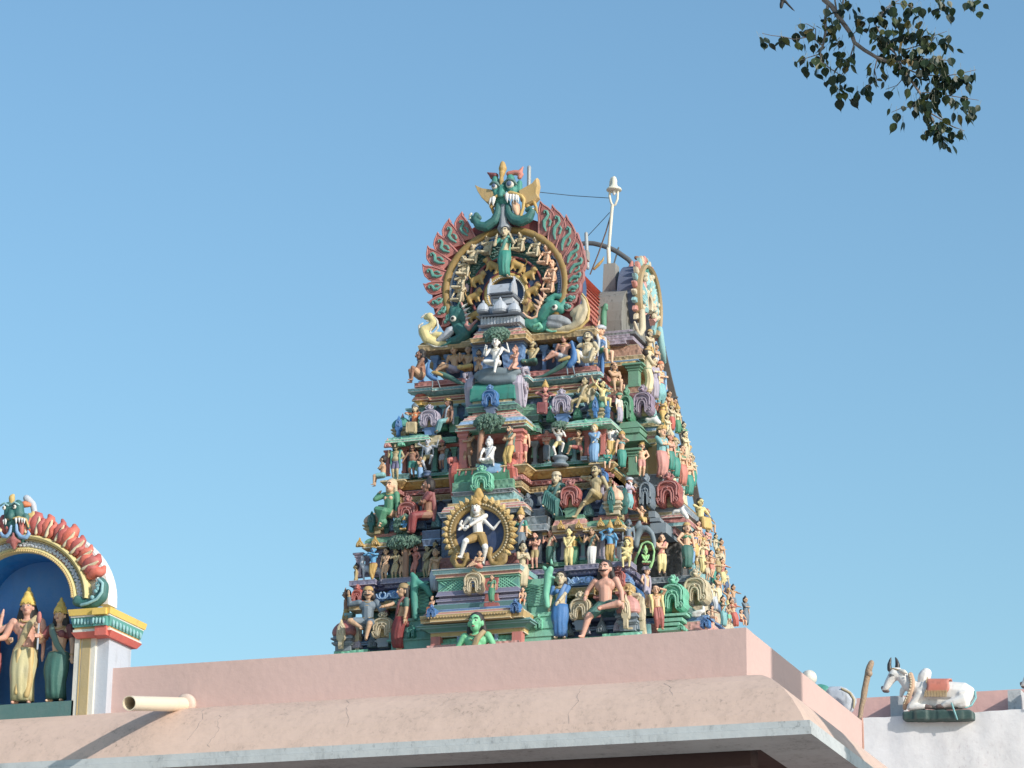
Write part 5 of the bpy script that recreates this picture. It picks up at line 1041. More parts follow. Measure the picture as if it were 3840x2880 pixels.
# --- the dancing god in the ring
YR = 41.62
FR = Frame('E', Y=YR, ref=(1100, 800))
st('white four armed dancing god balanced on one foot inside the flaming gold ring', 'E', 1150, 975, 490, 0, Y=YR+.02, pose='dance', arms=('out', 'down'), skin='white', low='short', lc='dgold', hat='crown', hair='long', hcol='sand', group=None, cat='dancing statue', neck='dgold', belt='gold', tilt=-4, hs=1.15, hand=True,
   pel=(-.02, 0, .47), fl=(-.26, -.16, .14), kl=(.2, -1, .9), fr=(.04, 0, .035), hl=(-.26, -.08, .13), hr=(-.20, -.20, .06), er=(.6, -.8, .1), el=(-.6, .2, -.5))
arm = bpy.data.objects[[o.name for o in col.objects if o.name.startswith('statue')][-1]]
# extra arms of the dancing god
mb = MB()
for pts in ([(1090, 640, 15), (1025, 700, 12), (985, 655, 10), (1000, 632, 11)], [(1180, 630, 15), (1245, 695, 12), (1290, 640, 9), (1312, 622, 9)]): chain(mb, FR, [(x, y, r, -2) for x, y, r in pts])
o = mb.build('arm', P('white'), None, vox=.012); o.location = (0, 0, 0)
me = o.data; root = arm; mw = Matrix.LocRotScale(root.location, root.rotation_euler, root.scale).inverted(); me.transform(mw); o.parent = root; o.modifiers['remesh'].voxel_size = .012/root.scale.x
tag(root, group=None)
# ---- flaming ring
ring = empty('flaming_ring', FR(1130, 1000), 'round gold ring with flame studs and navy disc framing the white dancing god', 'flame ring')
RC = (1137, 725)
def rp(r, a, d=0, F=FR, c=RC, sx=1.0): return F(c[0]+r*math.cos(a)*sx, c[1]-r*math.sin(a), d)
MB().add([rp(205, 2*PI*i/40, 24) for i in range(40)]+[rp(205, 2*PI*i/40, 60) for i in range(40)], [tuple(range(40))[::-1], tuple(range(40, 80))]+[(i, (i+1) % 40, 40+(i+1) % 40, 40+i) for i in range(40)]).build('disc', P('navy'), ring)
A_ = [-PI*.36+(PI*1.72)*i/44 for i in range(45)]
prof = [(190, 30), (190, -4), (200, -14), (212, -8), (222, -12), (235, -8), (245, -14), (254, -4), (254, 40)]
vs = []; fs = []
for a in A_:
    for r_, d in prof: vs.append(rp(r_, a, d))
n = len(prof)
for i in range(len(A_)-1):
    for j in range(n-1): fs.append((i*n+j, (i+1)*n+j, (i+1)*n+j+1, i*n+j+1))
MB().add(vs, fs).build('ring_band', P('dgold'), ring, smooth=True)
m_ = MB()
for i in range(56): m_.ell(rp(223, A_[0]+(A_[-1]-A_[0])*i/55, -14), .018, 6, 5)
m_.build('bead_row', P('olive'), ring)
for i in range(27):
    a = PI*-.25+PI*1.5*i/26
    if abs(a-PI/2) < .12: continue
    c = rp(252, a); t = V(rp(310, a))-c; t.normalize(); m_ = MB()
    s_ = rp(252, a+.05)-rp(252, a-.05); s_.normalize()
    fn = lambda u, v, d: c+s_*(u*.085)+t*(v*.092)+V((0, d, 0))
    m_.plate([(-.35, -.2), (.35, -.2), (.5, .15), (.42, .45), (.15, .75), (.12, 1.0), (-.12, .8), (-.42, .45), (-.5, .15)], fn, .045, .3)
    m_.tube([fn(-.2, 0, -.045), fn(.18, .15, -.05), fn(-.02, .42, -.05)], .010, 5)
    m_.build('flame', P('yellow'), ring)
# crest and coiled ends
blob('crest', FR, [[(1135, 470, 30), (1120, 430, 28), (1130, 395, 24), (1150, 440, 26)], [(1085, 460, 14), (1075, 480, 16), (1095, 500, 14)], [(1185, 455, 14), (1200, 470, 16), (1180, 495, 14)], [(1135, 470, 24), (1140, 505, 20)]], P('gold'), ring)
for pts in (([(955, 880, 24), (930, 930, 24), (965, 985, 22), (1015, 985, 18), (1040, 930, 20), (1045, 890, 16)], [(1030, 905, 20), (1055, 935, 14)]), ([(1225, 850, 20), (1215, 900, 20), (1240, 960, 20), (1290, 975, 24), (1335, 940, 22), (1345, 880, 18), (1325, 845, 14)], [(1330, 900, 26), (1290, 930, 24), (1345, 860, 12)])):
    blob('coiled_end', FR, [[(x, y, r, -6) for x, y, r in c] for c in pts], P('dgold'), ring)
st('small golden dwarf trampled under the dancing god', 'E', 1125, 1000, 215, 0, Y=YR-.12, pose='recline', arms=('prop', 'fold'), skin='tan', low='short', lc='salmon', hair='short', yaw=20, group=G1)
# bark panel behind the green lady
tr = empty('tree_bark_relief', FR(1235, 1290), 'red tree bark relief with spreading roots on the lattice balcony', 'tree relief')
mb = MB()
for i in range(9):
    x = 1185+i*12; mb.tube([FR(x+4*math.sin(i), 1055, 10), FR(x-6, 1130, 2), FR(x+6*math.sin(i*2), 1220, 4), FR(x+3+(i-4)*3, 1300, -4)], [.018, .016, .02, .024], 6)
o = mb.build('trunk', P('brick'), tr, vox=.014)
tag(tr, group=None)
# ------------------------------------------------------------------ big horseshoe gable
YA = 42.9
GA = Frame('A', Y=YA, ref=(880, 1150))
gab = MB(); gp = (880, 1150)
garch = empty('gable_arch', (0, 0, 0)); garch.parent = tower; garch.location = GA(880, 1300)-tower.location
def ga(r, a, d=0, cy=1150, cx=880): return GA(cx+r*math.cos(a), cy-r*.955*math.sin(a)+r*.07*math.cos(a)*0-.085*r*math.cos(a), d)
def horseshoe(r0, r1, d0, d1, mat, name, cy=1150, cyi=None, a0=-.62, n=48, leg=0, bul=0):
    """ring sector from radius r0 to r1, front at depth d0 (negative = nearer), thickness to d1"""
    cyi = cy if cyi is None else cyi; vs = []; fs = []
    ang = [a0+(PI-2*a0)*i/n for i in range(n+1)]
    pr = [(0, d1), (0, d0), (.15, d0-bul*.7), (.5, d0-bul), (.85, d0-bul*.7), (1, d0), (1, d1)]
    for a in ang:
        for t, d in pr: vs.append(ga(r0+(r1-r0)*t, a, d, cy+(cyi-cy)*(1-t)))
    k = len(pr)
    for i in range(n):
        for j in range(k): fs.append((i*k+j, (i+1)*k+j, (i+1)*k+(j+1) % k, i*k+(j+1) % k))
    fs += [tuple(range(k)), tuple(n*k+j for j in range(k))[::-1]]
    return MB().add(vs, fs).build(name, P(mat), garch, smooth=bool(bul))
kk = GA.k
# backing board
vs = []; ang = [-.75+(PI+1.5)*i/40 for i in range(41)]
bd = [ga(600, a, 0, 1160) for a in ang]
nb = len(bd); mb = MB(); mb.add([p+V((0, .10, 0)) for p in bd]+[p+V((0, .42, 0)) for p in bd], [tuple(range(nb))[::-1], tuple(range(nb, 2*nb))]+[(i, (i+1) % nb, nb+(i+1) % nb, nb+i) for i in range(nb)])
mb.build('backing_board', P('dblue'), garch)
horseshoe(470, 525, -16, 60, 'dgold', 'gold_hoop', bul=22); horseshoe(520, 618, 14, 60, 'maroon', 'flame_ground')
horseshoe(455, 470, 0, 60, 'silver', 'rim')
horseshoe(425, 455, 14, 60, 'blue', 'bead_hoop')
mb = MB()
for i in range(90): mb.ell(ga(440, -.6+(PI+1.2)*i/89, 10), .016, 6, 5)
mb.build('bead_row', P('sky'), garch)
horseshoe(300, 425, 36, 60, 'dteal', 'cherub_band', cyi=1175)
horseshoe(286, 305, 10, 60, 'maroon', 'rim', 1175, bul=6)
horseshoe(200, 286, 34, 62, 'dblue', 'lion_band', 1175, 1200)
horseshoe(186, 200, 6, 60, 'maroon', 'rim', 1200, bul=6)
horseshoe(150, 186, 4, 60, 'yellow', 'inner_hoop', 1200, bul=10)
mb = MB()
for i in range(40): mb.ell(ga(152, -.6+(PI+1.2)*i/39, -4, 1200), .015, 6, 5)
mb.build('bead_row', P('offw'), garch)
vs = [ga(150, -.62+(PI+1.24)*i/30, 50, 1200) for i in range(31)]; MB().add(vs+[p+V((0, .05, 0)) for p in vs], [tuple(range(31))[::-1], tuple(range(31, 62))]+[(i, (i+1) % 31, 31+(i+1) % 31, 31+i) for i in range(31)]).build('niche_panel', P('mauve'), garch)
# legs below
for x0, x1, mt, d in ((735, 772, 'yellow', 4), (693, 735, 'maroon', 6), (1020, 1056, 'yellow', 4), (1056, 1070, 'maroon', 6), (590, 693, 'dblue', 34), (1070, 1180, 'dblue', 34)):
    a = GA(x0, 1290); b = GA(x1, 1480); MB().box((a.x, YA+d*kk, b.z), (b.x, YA+.25, a.z)).build('jamb', P(mt), garch)
# scale tufts in the cherub band
mb = MB(); random.seed(5)
for i in range(60):
    a = -.5+(PI+1.0)*i/59
    for q in range(3):
        c = ga(330+q*28+random.uniform(-8, 8), a+random.uniform(-.02, .02), 30, 1160); mb.ell(c, (.035, .02, .018), 7, 5)
mb.build('leafy_relief', P('dgreen'), garch)
# flame fringe: measured tips and feet (zoom A)
fl = []
for tip, foot_, w_ in (((530, 535), (575, 735), 88), ((425, 590), (480, 790), 92), ((330, 700), (425, 870), 92), ((248, 810), (385, 960), 88), ((205, 960), (365, 1060), 84), ((210, 1120), (355, 1150), 76), ((240, 1270), (370, 1250), 66), ((290, 1380), (395, 1310), 56), ((350, 1470), (420, 1370), 46),
        ((1165, 450), (1215, 700), 100), ((1262, 482), (1290, 770), 100), ((1375, 562), (1345, 860), 98), ((1470, 708), (1390, 960), 90), ((1520, 840), (1410, 1040), 84), ((1520, 985), (1410, 1110), 74), ((1500, 1105), (1405, 1180), 64), ((1475, 1210), (1395, 1250), 56), ((1440, 1300), (1375, 1310), 48)):
    fl.append((tip, foot_, w_))
for tip, ft_, w_ in fl:
    t0 = V((ft_[0], ft_[1], 0)); t1 = V((tip[0], tip[1], 0)); ax = t1-t0; L = ax.length; ax.normalize(); pv = V((-ax.y, ax.x, 0)); side = 1 if tip[0] < 880 else -1
    w_ = w_*1.34
    def fq(u, v, d, bend=.24): # u across -.5..+.5, v along 0..1
        q = t0+ax*(v*L)+pv*(u*w_)+pv*side*(-bend*L*math.sin(v*PI*.9))*.6; return GA(q.x, q.y, d)
    m_ = MB()
    out = [(-.42, -.08), (-.5, .2), (-.52, .45), (-.46, .66), (-.30, .82), (-.12, .93), (0, 1.04), (.06, .90), (.24, .78), (.42, .60), (.5, .40), (.48, .18), (.42, -.08)]
    m_.plate(out, lambda u, v, d: fq(u, v, d*10), 2.6, .22)
    m_.tube([fq(u, v, -22) for u, v in out], [.016]*len(out), 5)
    f_ = m_.build('flame_leaf', P('brick' if tip[0] > 880 else (188, 88, 78), dirt=.3), garch)
    s = MB()
    s.tube([fq(u, v, -32) for u, v in ((.02, .05), (-.14, .2), (-.16, .36), (.0, .46), (.12, .54), (.10, .66), (-.03, .70), (-.08, .64))], [.014, .026, .032, .028, .024, .022, .02, .018], 7)
    s.tube([fq(u, v, -30) for u, v in ((.2, .2), (.26, .32), (.16, .4))], [.02, .018, .012], 6)
    s.build('scroll', P('teal'), f_)
# ---- cherubs on the green band
ch = (('left foot', 500, 1270, -12), ('left, one above the foot', 500, 1170, 0), ('left shoulder, facing the rim', 525, 1060, 15), ('upper left, third from the goddess', 600, 950, 10), ('upper left, beside the goddess', 720, 880, 8),
      ('upper right, beside the goddess', 1000, 850, -8), ('upper right, second from the goddess', 1130, 890, -10), ('right shoulder, third from the goddess', 1220, 960, -14), ('right, fourth from the goddess', 1265, 1100, -10), ('right foot by the sea dragon', 1245, 1190, -5))
for nm, x, y, a in ch:
    p = GA(x, y, 5); r_, J = fig('winged cream cherub on the green arch band, '+nm, p, scl(p, 290/2.212), pose='lalita', arms=('knee', 'chest') if a < 0 else ('chest', 'knee'), skin='sand' if x < 1200 else 'peach', hair='short', neck=None, fat=.5, yaw=a, hs=1.35, name='cherub', cat='cherub', group='cherubs on the arch band', fr=(.12, -.2, -.04), kr=(.4, -.8, .6))
    for s in (-1, 1):
        w_ = MB().plate([(0, 0), (.16, .10), (.2, .24), (.12, .34), (.03, .22)], lambda u, v, d: V((s*(u+.03), .07+d, .22+v)), .015); w_.build('wing', P('lav'), r_, local=True)
st('tall goddess in green sari with long braids at the top of the arch', 'A', 868, 1060, 405, 0, Y=YA-.22, arms='bless', skin='sand', fem=True, low='skirt', lc='teal', top='sari', tc='teal', hair='long', neck='gold', belt='gold', group=None, cat='goddess statue', hl=(-.15, -.1, .30), hr=(.15, -.1, .30))
# ---- lions on the blue band
for nm, x, y, fx in (('left foot', 630, 1370, 1), ('left side, second from the foot', 625, 1215, 1), ('left side below the top', 655, 1070, 1), ('top left', 765, 960, -1), ('top right', 965, 955, -1), ('right shoulder', 1080, 1035, 1), ('right side', 1110, 1165, 1), ('right foot behind the sea dragon jaw', 1100, 1300, -1)):
    L_ = empty('lion', GA(x, y+60), 'small golden maned lion on the navy arch band, '+nm, 'lion', 'lions on the arch band'); q = fx
    g_ = lambda cs: [[(x+q*a*1.22, y+b*1.22, r*1.25, d) for a, b, r, d in c] for c in cs]
    blob('body', GA, g_([[(-38, 15, 22, 4), (0, 0, 24, 0), (22, -12, 22, -6)], [(-42, 20, 18, -6), (-30, 52, 11, -10), (-18, 62, 9, -14)], [(-46, 20, 16, 16), (-50, 52, 10, 12)], [(20, -5, 14, -14), (26, 30, 9, -20), (34, 42, 8, -24)], [(14, 0, 14, 8), (8, 38, 9, 0)], [(34, -28, 19, -18), (48, -22, 11, -26)], [(-58, 8, 6, 4), (-72, -20, 5, 4), (-60, -40, 6, 0)]]), P('gold'), L_, vox=.014)
    blob('mane', GA, g_([[(24, -30, 22, -6), (22, -8, 20, -8)], [(30, -46, 12, -8)]]), P('brown2'), L_, vox=.014)
# ---- sea dragons at both feet of the arch
def dragon(label, parts):
    r_ = empty('sea_dragon', GA(parts['o'][0], parts['o'][1]), label, 'sea dragon', 'sea dragons at the feet of the arch')
    for nm, mt, ch_ in parts['p']:
        if nm == 'eye':
            x, y, r = ch_; e = MB().ell(GA(x, y, -62), (r*kk, r*kk*.6, r*kk), 14, 10).build('eye', P('offw'), r_, smooth=True); MB().ell(GA(x, y, -62-r*.5), (r*kk*.5, r*kk*.3, r*kk*.5), 10, 8).build('pupil', P('black', dirt=0), e, smooth=True)
        elif nm == 'tooth':
            m_ = MB()
            for x0, y0, x1, y1, r in ch_: m_.tube([GA(x0, y0, -40), GA(x1, y1, -40)], [r*kk, r*kk*.15], 6)
            m_.build('tooth_row', P(mt), r_)
        else: blob(nm, GA, ch_, P(mt), r_, vox=.013)
    return r_
dragon('sea dragon with open toothed jaws at the right foot of the arch', dict(o=(1250, 1500), p=[
    ('head', 'teal', [[(1180, 1400, 45, -15), (1230, 1340, 55, -25), (1290, 1310, 50, -30), (1340, 1330, 36, -20)], [(1130, 1430, 40, -15), (1080, 1440, 34, -18), (1050, 1400, 26, -20)], [(1240, 1260, 30, -20), (1290, 1220, 22, -18), (1340, 1230, 24, -16), (1370, 1180, 14, -14)], [(1340, 1330, 40, -10), (1360, 1280, 30, -8), (1372, 1210, 20, -10)], [(1060, 1440, 36, -10), (1120, 1490, 34, -16), (1190, 1490, 34, -14), (1240, 1450, 44, -10)]]),
    ('eye', 'offw', (1302, 1330, 26)),
    ('lip', 'peach', [[(1150, 1400, 12, -45), (1165, 1330, 10, -42), (1190, 1260, 10, -40), (1225, 1225, 10, -40)], [(1150, 1400, 12, -45), (1110, 1420, 11, -46), (1065, 1400, 11, -46), (1035, 1370, 10, -40)]]),
    ('tooth', 'peach', [(1165, 1330, 1125, 1300, 16), (1178, 1290, 1130, 1255, 16), (1190, 1262, 1160, 1210, 16), (1215, 1232, 1200, 1188, 14), (1160, 1360, 1130, 1335, 12)]),
    ('wing', 'grey', [[(1270, 1420, 40, -25), (1330, 1425, 44, -25), (1390, 1440, 34, -20), (1430, 1460, 16, -16)], [(1250, 1460, 36, -25), (1330, 1470, 30, -25)]]),
    ('tail', 'sand', [[(1250, 1500, 26, -10), (1340, 1500, 30, -10), (1430, 1480, 34, -8), (1500, 1430, 42, -8), (1540, 1350, 36, -6), (1535, 1270, 26, -4), (1508, 1220, 14, -4)], [(1450, 1360, 40, 0), (1500, 1330, 44, 0), (1480, 1420, 50, 0)]]),
    ('tail_fringe', 'yellow', [[(1280, 1530, 10, -26), (1400, 1530, 10, -26), (1500, 1490, 12, -24), (1565, 1420, 12, -20), (1572, 1330, 12, -16), (1550, 1250, 10, -14), (1512, 1200, 8, -10)]]),
    ('fin', 'mint', [[(1230, 1510, 12, -36), (1270, 1525, 9, -38), (1310, 1520, 7, -38)], [(1130, 1480, 16, -44), (1170, 1460, 14, -44), (1190, 1490, 14, -44), (1160, 1510, 12, -44)]])]))
dragon('sea dragon with cream curled tail at the left foot of the arch', dict(o=(480, 1600), p=[
    ('head', 'dteal', [[(540, 1420, 40, -15), (500, 1370, 48, -22), (465, 1420, 46, -22), (450, 1340, 36, -18)], [(420, 1330, 18, -14), (408, 1290, 12, -12)], [(490, 1310, 20, -14), (500, 1270, 12, -12)], [(540, 1450, 36, -12), (600, 1500, 32, -15), (640, 1470, 22, -18)], [(480, 1480, 50, -8), (540, 1540, 52, -10), (500, 1580, 44, -8), (420, 1600, 34, -6)]]),
    ('eye', 'offw', (464, 1425, 25)),
    ('lip', 'rose', [[(570, 1450, 14, -36), (560, 1380, 11, -34), (535, 1320, 10, -34), (520, 1285, 10, -30)], [(560, 1470, 16, -38), (590, 1500, 20, -40), (620, 1460, 14, -36), (650, 1430, 10, -34)]]),
    ('tooth', 'offw', [(560, 1390, 598, 1370, 12), (552, 1350, 592, 1325, 14), (538, 1320, 575, 1290, 14), (565, 1420, 600, 1405, 10)]),
    ('wing', 'lgrey', [[(430, 1510, 36, -20), (390, 1550, 34, -20), (330, 1590, 24, -18), (290, 1605, 10, -16)], [(450, 1490, 24, -18), (400, 1500, 18, -16)]]),
    ('tail', 'paleyel', [[(400, 1620, 20, -8), (310, 1620, 32, -8), (230, 1580, 44, -8), (205, 1510, 46, -8), (250, 1480, 34, -8), (290, 1440, 30, -8), (250, 1390, 34, -8), (215, 1400, 18, -8)], [(290, 1540, 30, 0), (340, 1540, 26, 0)]]),
    ('tail_fringe', 'offw', [[(400, 1640, 9, -20), (300, 1645, 10, -24), (210, 1600, 12, -24), (172, 1540, 10, -22), (165, 1470, 10, -20), (195, 1450, 9, -20)], [(185, 1400, 9, -16), (220, 1370, 9, -16), (280, 1380, 9, -18), (318, 1430, 9, -20), (322, 1490, 9, -20), (290, 1530, 9, -20), (250, 1540, 9, -20), (270, 1490, 8, -24), (262, 1440, 8, -24), (230, 1430, 8, -24)]]),
    ('fin', 'teal', [[(440, 1600, 12, -30), (400, 1625, 9, -30), (350, 1640, 7, -28)]])]))
# ---- lion-demon head above the arch
dh = empty('demon_head', GA(870, 690), 'green lion demon head with gold ears, tusks and curling trunks crowning the big arch', 'demon head')
FD = Frame('A', Y=YA-.12, ref=(870, 400)); kd_ = FD.k
def bl(nm, mt, cs, vox=.011): return blob(nm, FD, cs, P(mt), dh, vox)
bl('face', 'teal', [[(850, 290, 30, 0), (850, 350, 34, -14), (852, 395, 22, -44)], [(790, 250, 30, 4), (795, 305, 34, 2), (800, 370, 34, 0)], [(915, 240, 34, 4), (925, 305, 40, 2), (935, 350, 44, 0)], [(985, 270, 22, 20), (985, 340, 26, 10)], [(810, 390, 26, -16), (850, 385, 24, -34), (890, 390, 24, -30)], [(855, 480, 30, 20), (855, 420, 40, 6)], [(800, 430, 30, 10), (880, 440, 30, 8)]])
for out in ([(622, 297), (680, 325), (760, 335), (805, 375), (795, 440), (765, 470), (720, 445), (680, 405), (645, 350)], [(1142, 238), (1152, 300), (1140, 370), (1150, 400), (1110, 440), (1050, 470), (1000, 430), (985, 350), (1050, 312), (1105, 282)]):
    m_ = MB(); m_.plate(out, lambda u, v, d: FD(u, v, 8)+V((0, d, 0)), .07, .12); cx_ = sum(p[0] for p in out)/len(out); cy_ = sum(p[1] for p in out)/len(out)
    m_.tube([FD(cx_+35*math.cos(a)*(1-a/9), cy_+35*math.sin(a)*(1-a/9), -16) for a in [i*.6 for i in range(12)]], .018, 6); m_.tube([FD(cx_+(x-cx_)*.82, cy_+(y-cy_)*.82, -14) for x, y in out], .014, 5, close=True); m_.build('ear', P('gold'), dh)
bl('crest', 'gold', [[(852, 125, 24, 0), (852, 160, 34, 0), (850, 200, 22, -4)], [(850, 200, 26, -10), (848, 235, 16, -16), (848, 270, 20, -20), (847, 305, 10, -26)], [(851, 110, 14, 0), (850, 100, 7, 0)]])
bl('horn', 'maroon', [[(790, 215, 24, 10), (750, 205, 18, 12), (722, 190, 7, 14)], [(730, 195, 7, 12), (755, 240, 8, 10)]])
bl('horn', 'salmon', [[(900, 200, 22, 8), (950, 190, 22, 8), (990, 195, 24, 8), (1005, 165, 14, 8), (1018, 142, 6, 8)], [(990, 230, 20, 6), (1010, 205, 14, 8)]])
for x, y, r in ((795, 318, 26), (925, 303, 34)):
    e = MB().ell(FD(x, y, -34), (r*kd_, r*kd_*.7, r*kd_), 14, 10).build('eye', P('offw', dirt=.1), dh, smooth=True); MB().ell(FD(x-1, y, -34-r*.6), (r*kd_*.62, r*kd_*.3, r*kd_*.62), 12, 8).build('pupil', P('dblue'), e, smooth=True)
    MB().tube([FD(x-r*1.3, y-r*.5, -34), FD(x-r*.3, y-r*1.15, -44), FD(x+r*.9, y-r*.9, -42), FD(x+r*1.5, y-r*.1, -30)], [.02, .03, .03, .02], 7).build('eyebrow', P('dteal'), dh, smooth=True)
bl('cheek', 'gold', [[(765, 430, 22, 6), (760, 480, 16, 6), (775, 540, 8, 6)], [(1050, 440, 26, 6), (1060, 490, 16, 6), (1130, 500, 8, 8)], [(1110, 440, 16, 6), (1128, 480, 12, 6), (1136, 530, 6, 6)]])
bl('lip', 'yellow', [[(885, 400, 12, -46), (930, 372, 13, -46), (980, 385, 14, -42), (1020, 400, 15, -36), (1040, 430, 14, -30), (1030, 500, 14, -26), (1010, 560, 13, -24)], [(820, 400, 12, -40), (785, 420, 12, -36), (760, 450, 11, -30), (760, 490, 10, -26)]])
bl('tongue', 'peach', [[(955, 450, 26, -16), (965, 500, 28, -20), (980, 545, 18, -22)], [(990, 470, 14, -16), (1000, 540, 12, -20)]])
for x0, y0, x1, y1, r in ((905, 395, 908, 460, 18), (935, 400, 935, 455, 13), (958, 400, 960, 462, 13), (982, 405, 985, 465, 13), (995, 410, 1000, 465, 11), (795, 425, 790, 488, 18), (775, 430, 757, 485, 13)): MB().tube([FD(x0, y0, -50), FD((x0+x1)/2, (y0+y1)/2, -56), FD(x1, y1, -50)], [r*kd_, r*kd_*.8, r*kd_*.1], 8).build('fang', P('white', dirt=.1), dh, smooth=True)
bl('trunk', 'dteal', [[(820, 470, 28, -10), (815, 540, 32, -14), (790, 600, 38, -16), (720, 650, 40, -18), (660, 640, 35, -18), (625, 590, 25, -18), (640, 550, 22, -18), (668, 575, 18, -18)], [(610, 600, 20, -14), (590, 570, 15, -14), (596, 540, 12, -14)]])
bl('trunk', 'dteal', [[(900, 480, 28, -10), (910, 540, 32, -14), (950, 590, 40, -18), (1010, 605, 42, -18), (1070, 580, 40, -18), (1100, 530, 30, -18), (1085, 495, 20, -18), (1060, 510, 18, -18)]])
bl('neck', 'grey', [[(860, 480, 30, 0), (860, 560, 32, -2), (862, 620, 40, -2), (865, 650, 60, 2)]])
bl('trunk_tip', 'offw', [[(600, 545, 12, -26), (585, 560, 8, -26)], [(592, 580, 9, -26), (578, 590, 6, -26)], [(1115, 540, 8, -26), (1110, 500, 8, -26)]])
# ---- tree canopies, rocks, peacocks
def canopy(label, z, cx_, cy_, rx, ry, off, trunk=None, n=260, Y=None, name='tree_canopy', cat='tree relief', group=None):
    s = zp(z, cx_, cy_); c = PY(*s, Y) if Y else TF(*s, off); q = scl(c, 1)*Z[z][2]; rng = random.Random(int(cx_*7+cy_))
    r_ = empty(name, c, label, cat, group); m_ = MB(); lf = MB(); m_.ell(c+V((0, .05, 0)), (rx*q*.9, .13, ry*q*.85), 14, 8)
    for i in range(n):
        a = rng.uniform(0, 2*PI); u = math.sqrt(rng.random()); x = math.cos(a)*u; y = math.sin(a)*u
        p = c+V((x*rx*q, -.14*math.sqrt(max(0, 1-u*u))+.03, y*ry*q)); R_ = Matrix.Rotation(rng.uniform(-.9, .9)+(x*.8), 3, 'Y') @ Matrix.Rotation(rng.uniform(-.5, .9), 3, 'X')
        w_ = rng.uniform(.018, .03)
        pts = [V((0, 0, .0)), V((-w_, -.01, -w_*.9)), V((0, -.02, -w_*1.0)), V((w_, -.01, -w_*.9)), V((0, -.012, -w_*2.6))]
        lf.add([p+R_ @ k_ for k_ in pts], [(0, 1, 2), (0, 2, 3), (1, 4, 2), (2, 4, 3)])
    r_.empty_display_size = .1
    m_.build('crown', P('dgreen'), r_); lf.build('leafage', P((40, 92, 66), rough=.5, dirt=.5), r_)
    if trunk:
        t = MB(); ps = [(PY(*zp(z, x, y), c.y+.03)) for x, y in trunk]; t.tube(ps, [.05]*len(ps), 8); t.build('trunk', P('brown2'), r_, smooth=True)
    return r_
canopy('dark green sculpted leaf canopy over the white god on the upper storey', 'B', 1700, 175, 175, 95, .46, [(1680, 180), (1690, 300)])
canopy('dark green leaf canopy over the white meditating god on the middle storey', 'B', 1610, 1255, 205, 105, .52, [(1540, 1290), (1500, 1500), (1490, 1750)])
canopy('green leaf clump above the drum dancer', 'D', 660, 1300, 110, 42, .06, n=120)
tr2 = canopy('sculpted tree in which the small blue god sits, with a golden trunk', 'L5', 1300, 560, 300, 110, .03, [(1330, 560), (1340, 800), (1330, 1215)], n=360)
canopy('ring of dark leaves behind the small blue god', 'L5', 1310, 290, 190, 190, .02, n=220)
def rock(label, z, cs, off, mat, name='rock_seat', Y=None):
    s = zp(z, cs[0][0][0], cs[0][0][1]); c = PY(*s, Y) if Y else TF(*s, off); F_ = Frame(z, Y=c.y, ref=(cs[0][0][0], cs[0][0][1])); r_ = blob(name, F_, cs, P(mat), None, vox=.02); tag(r_, label, 'rock seat'); return r_
rock('blue grey rock under the white god with one leg hanging', 'B', [[(1470, 690, 60, 20), (1560, 670, 70, 0), (1700, 660, 75, -10), (1850, 670, 70, 0), (1960, 640, 50, 20)], [(1520, 740, 60, 0), (1700, 760, 60, -10), (1900, 740, 60, 0)]], .28, 'stone')
rock('pale blue rock under the white meditating god', 'B', [[(1480, 1850, 50, 20), (1600, 1830, 60, 0), (1740, 1840, 55, 10)], [(1500, 1890, 50, 0), (1600, 1890, 60, -10), (1740, 1890, 50, 0)]], .25, 'sky')
def peacock(label, z, cs, off, Y=None):
    s = zp(z, *cs['o']); c = PY(*s, Y) if Y else TF(*s, off); F_ = Frame(z, Y=c.y, ref=cs['o']); r_ = empty('peacock', c, label, 'peacock', 'peacocks on the top ledge')
    for nm, mt, chs in cs['p']: blob(nm, F_, chs, P(mt), r_, vox=.012)
peacock('blue peacock on the left of the top ledge, head turned left', 'B', dict(o=(900, 850), p=[('body', 'blue', [[(860, 520, 16, 0), (850, 560, 18, 0), (840, 620, 26, 0), (850, 680, 34, 0), (900, 720, 34, 0), (960, 740, 20, 0)], [(860, 510, 20, 0), (885, 512, 6, 0)]]), ('tail', 'dgreen', [[(960, 660, 30, 10), (1040, 680, 34, 12), (1130, 720, 32, 12), (1220, 770, 26, 12), (1300, 800, 14, 12)]]), ('wing', 'gold', [[(910, 655, 20, -12), (960, 665, 26, -12), (1030, 690, 16, -12)]]), ('leg', 'steel', [[(905, 730, 12, -4), (900, 850, 9, -4)], [(960, 740, 12, -4), (985, 800, 9, -4), (1000, 850, 8, -4)]])]), .16)
peacock('blue peacock on the right of the top ledge with green train', 'D', dict(o=(790, 690), p=[('body', 'blue', [[(810, 275, 22, 0), (825, 330, 22, 0), (845, 420, 38, 0), (835, 500, 44, 0), (790, 560, 42, 0)], [(795, 280, 10, 0), (770, 292, 5, 0)]]), ('tail', 'dgreen', [[(760, 520, 34, 12), (680, 570, 36, 14), (580, 630, 30, 14), (460, 690, 20, 14), (340, 715, 8, 14)]]), ('wing', 'yellow', [[(780, 470, 26, -10), (720, 490, 24, -8), (650, 510, 14, -6)]]), ('leg', 'steel', [[(750, 580, 13, -4), (760, 680, 9, -4)], [(820, 570, 13, -4), (850, 680, 9, -4)]])]), .14)
peacock('blue peacock facing right at the tower corner below the turbaned figure', 'R1', dict(o=(160, 900), p=[('body', 'blue', [[(180, 500, 16, 0), (170, 560, 24, 0), (165, 660, 34, 0), (160, 760, 30, 0), (170, 860, 16, 0)]]), ('beak', 'red', [[(160, 470, 12, 0), (115, 500, 10, 0)]]), ('tail', 'sky', [[(120, 640, 14, 8), (100, 740, 10, 8)]])]), 0, Y=43.0)
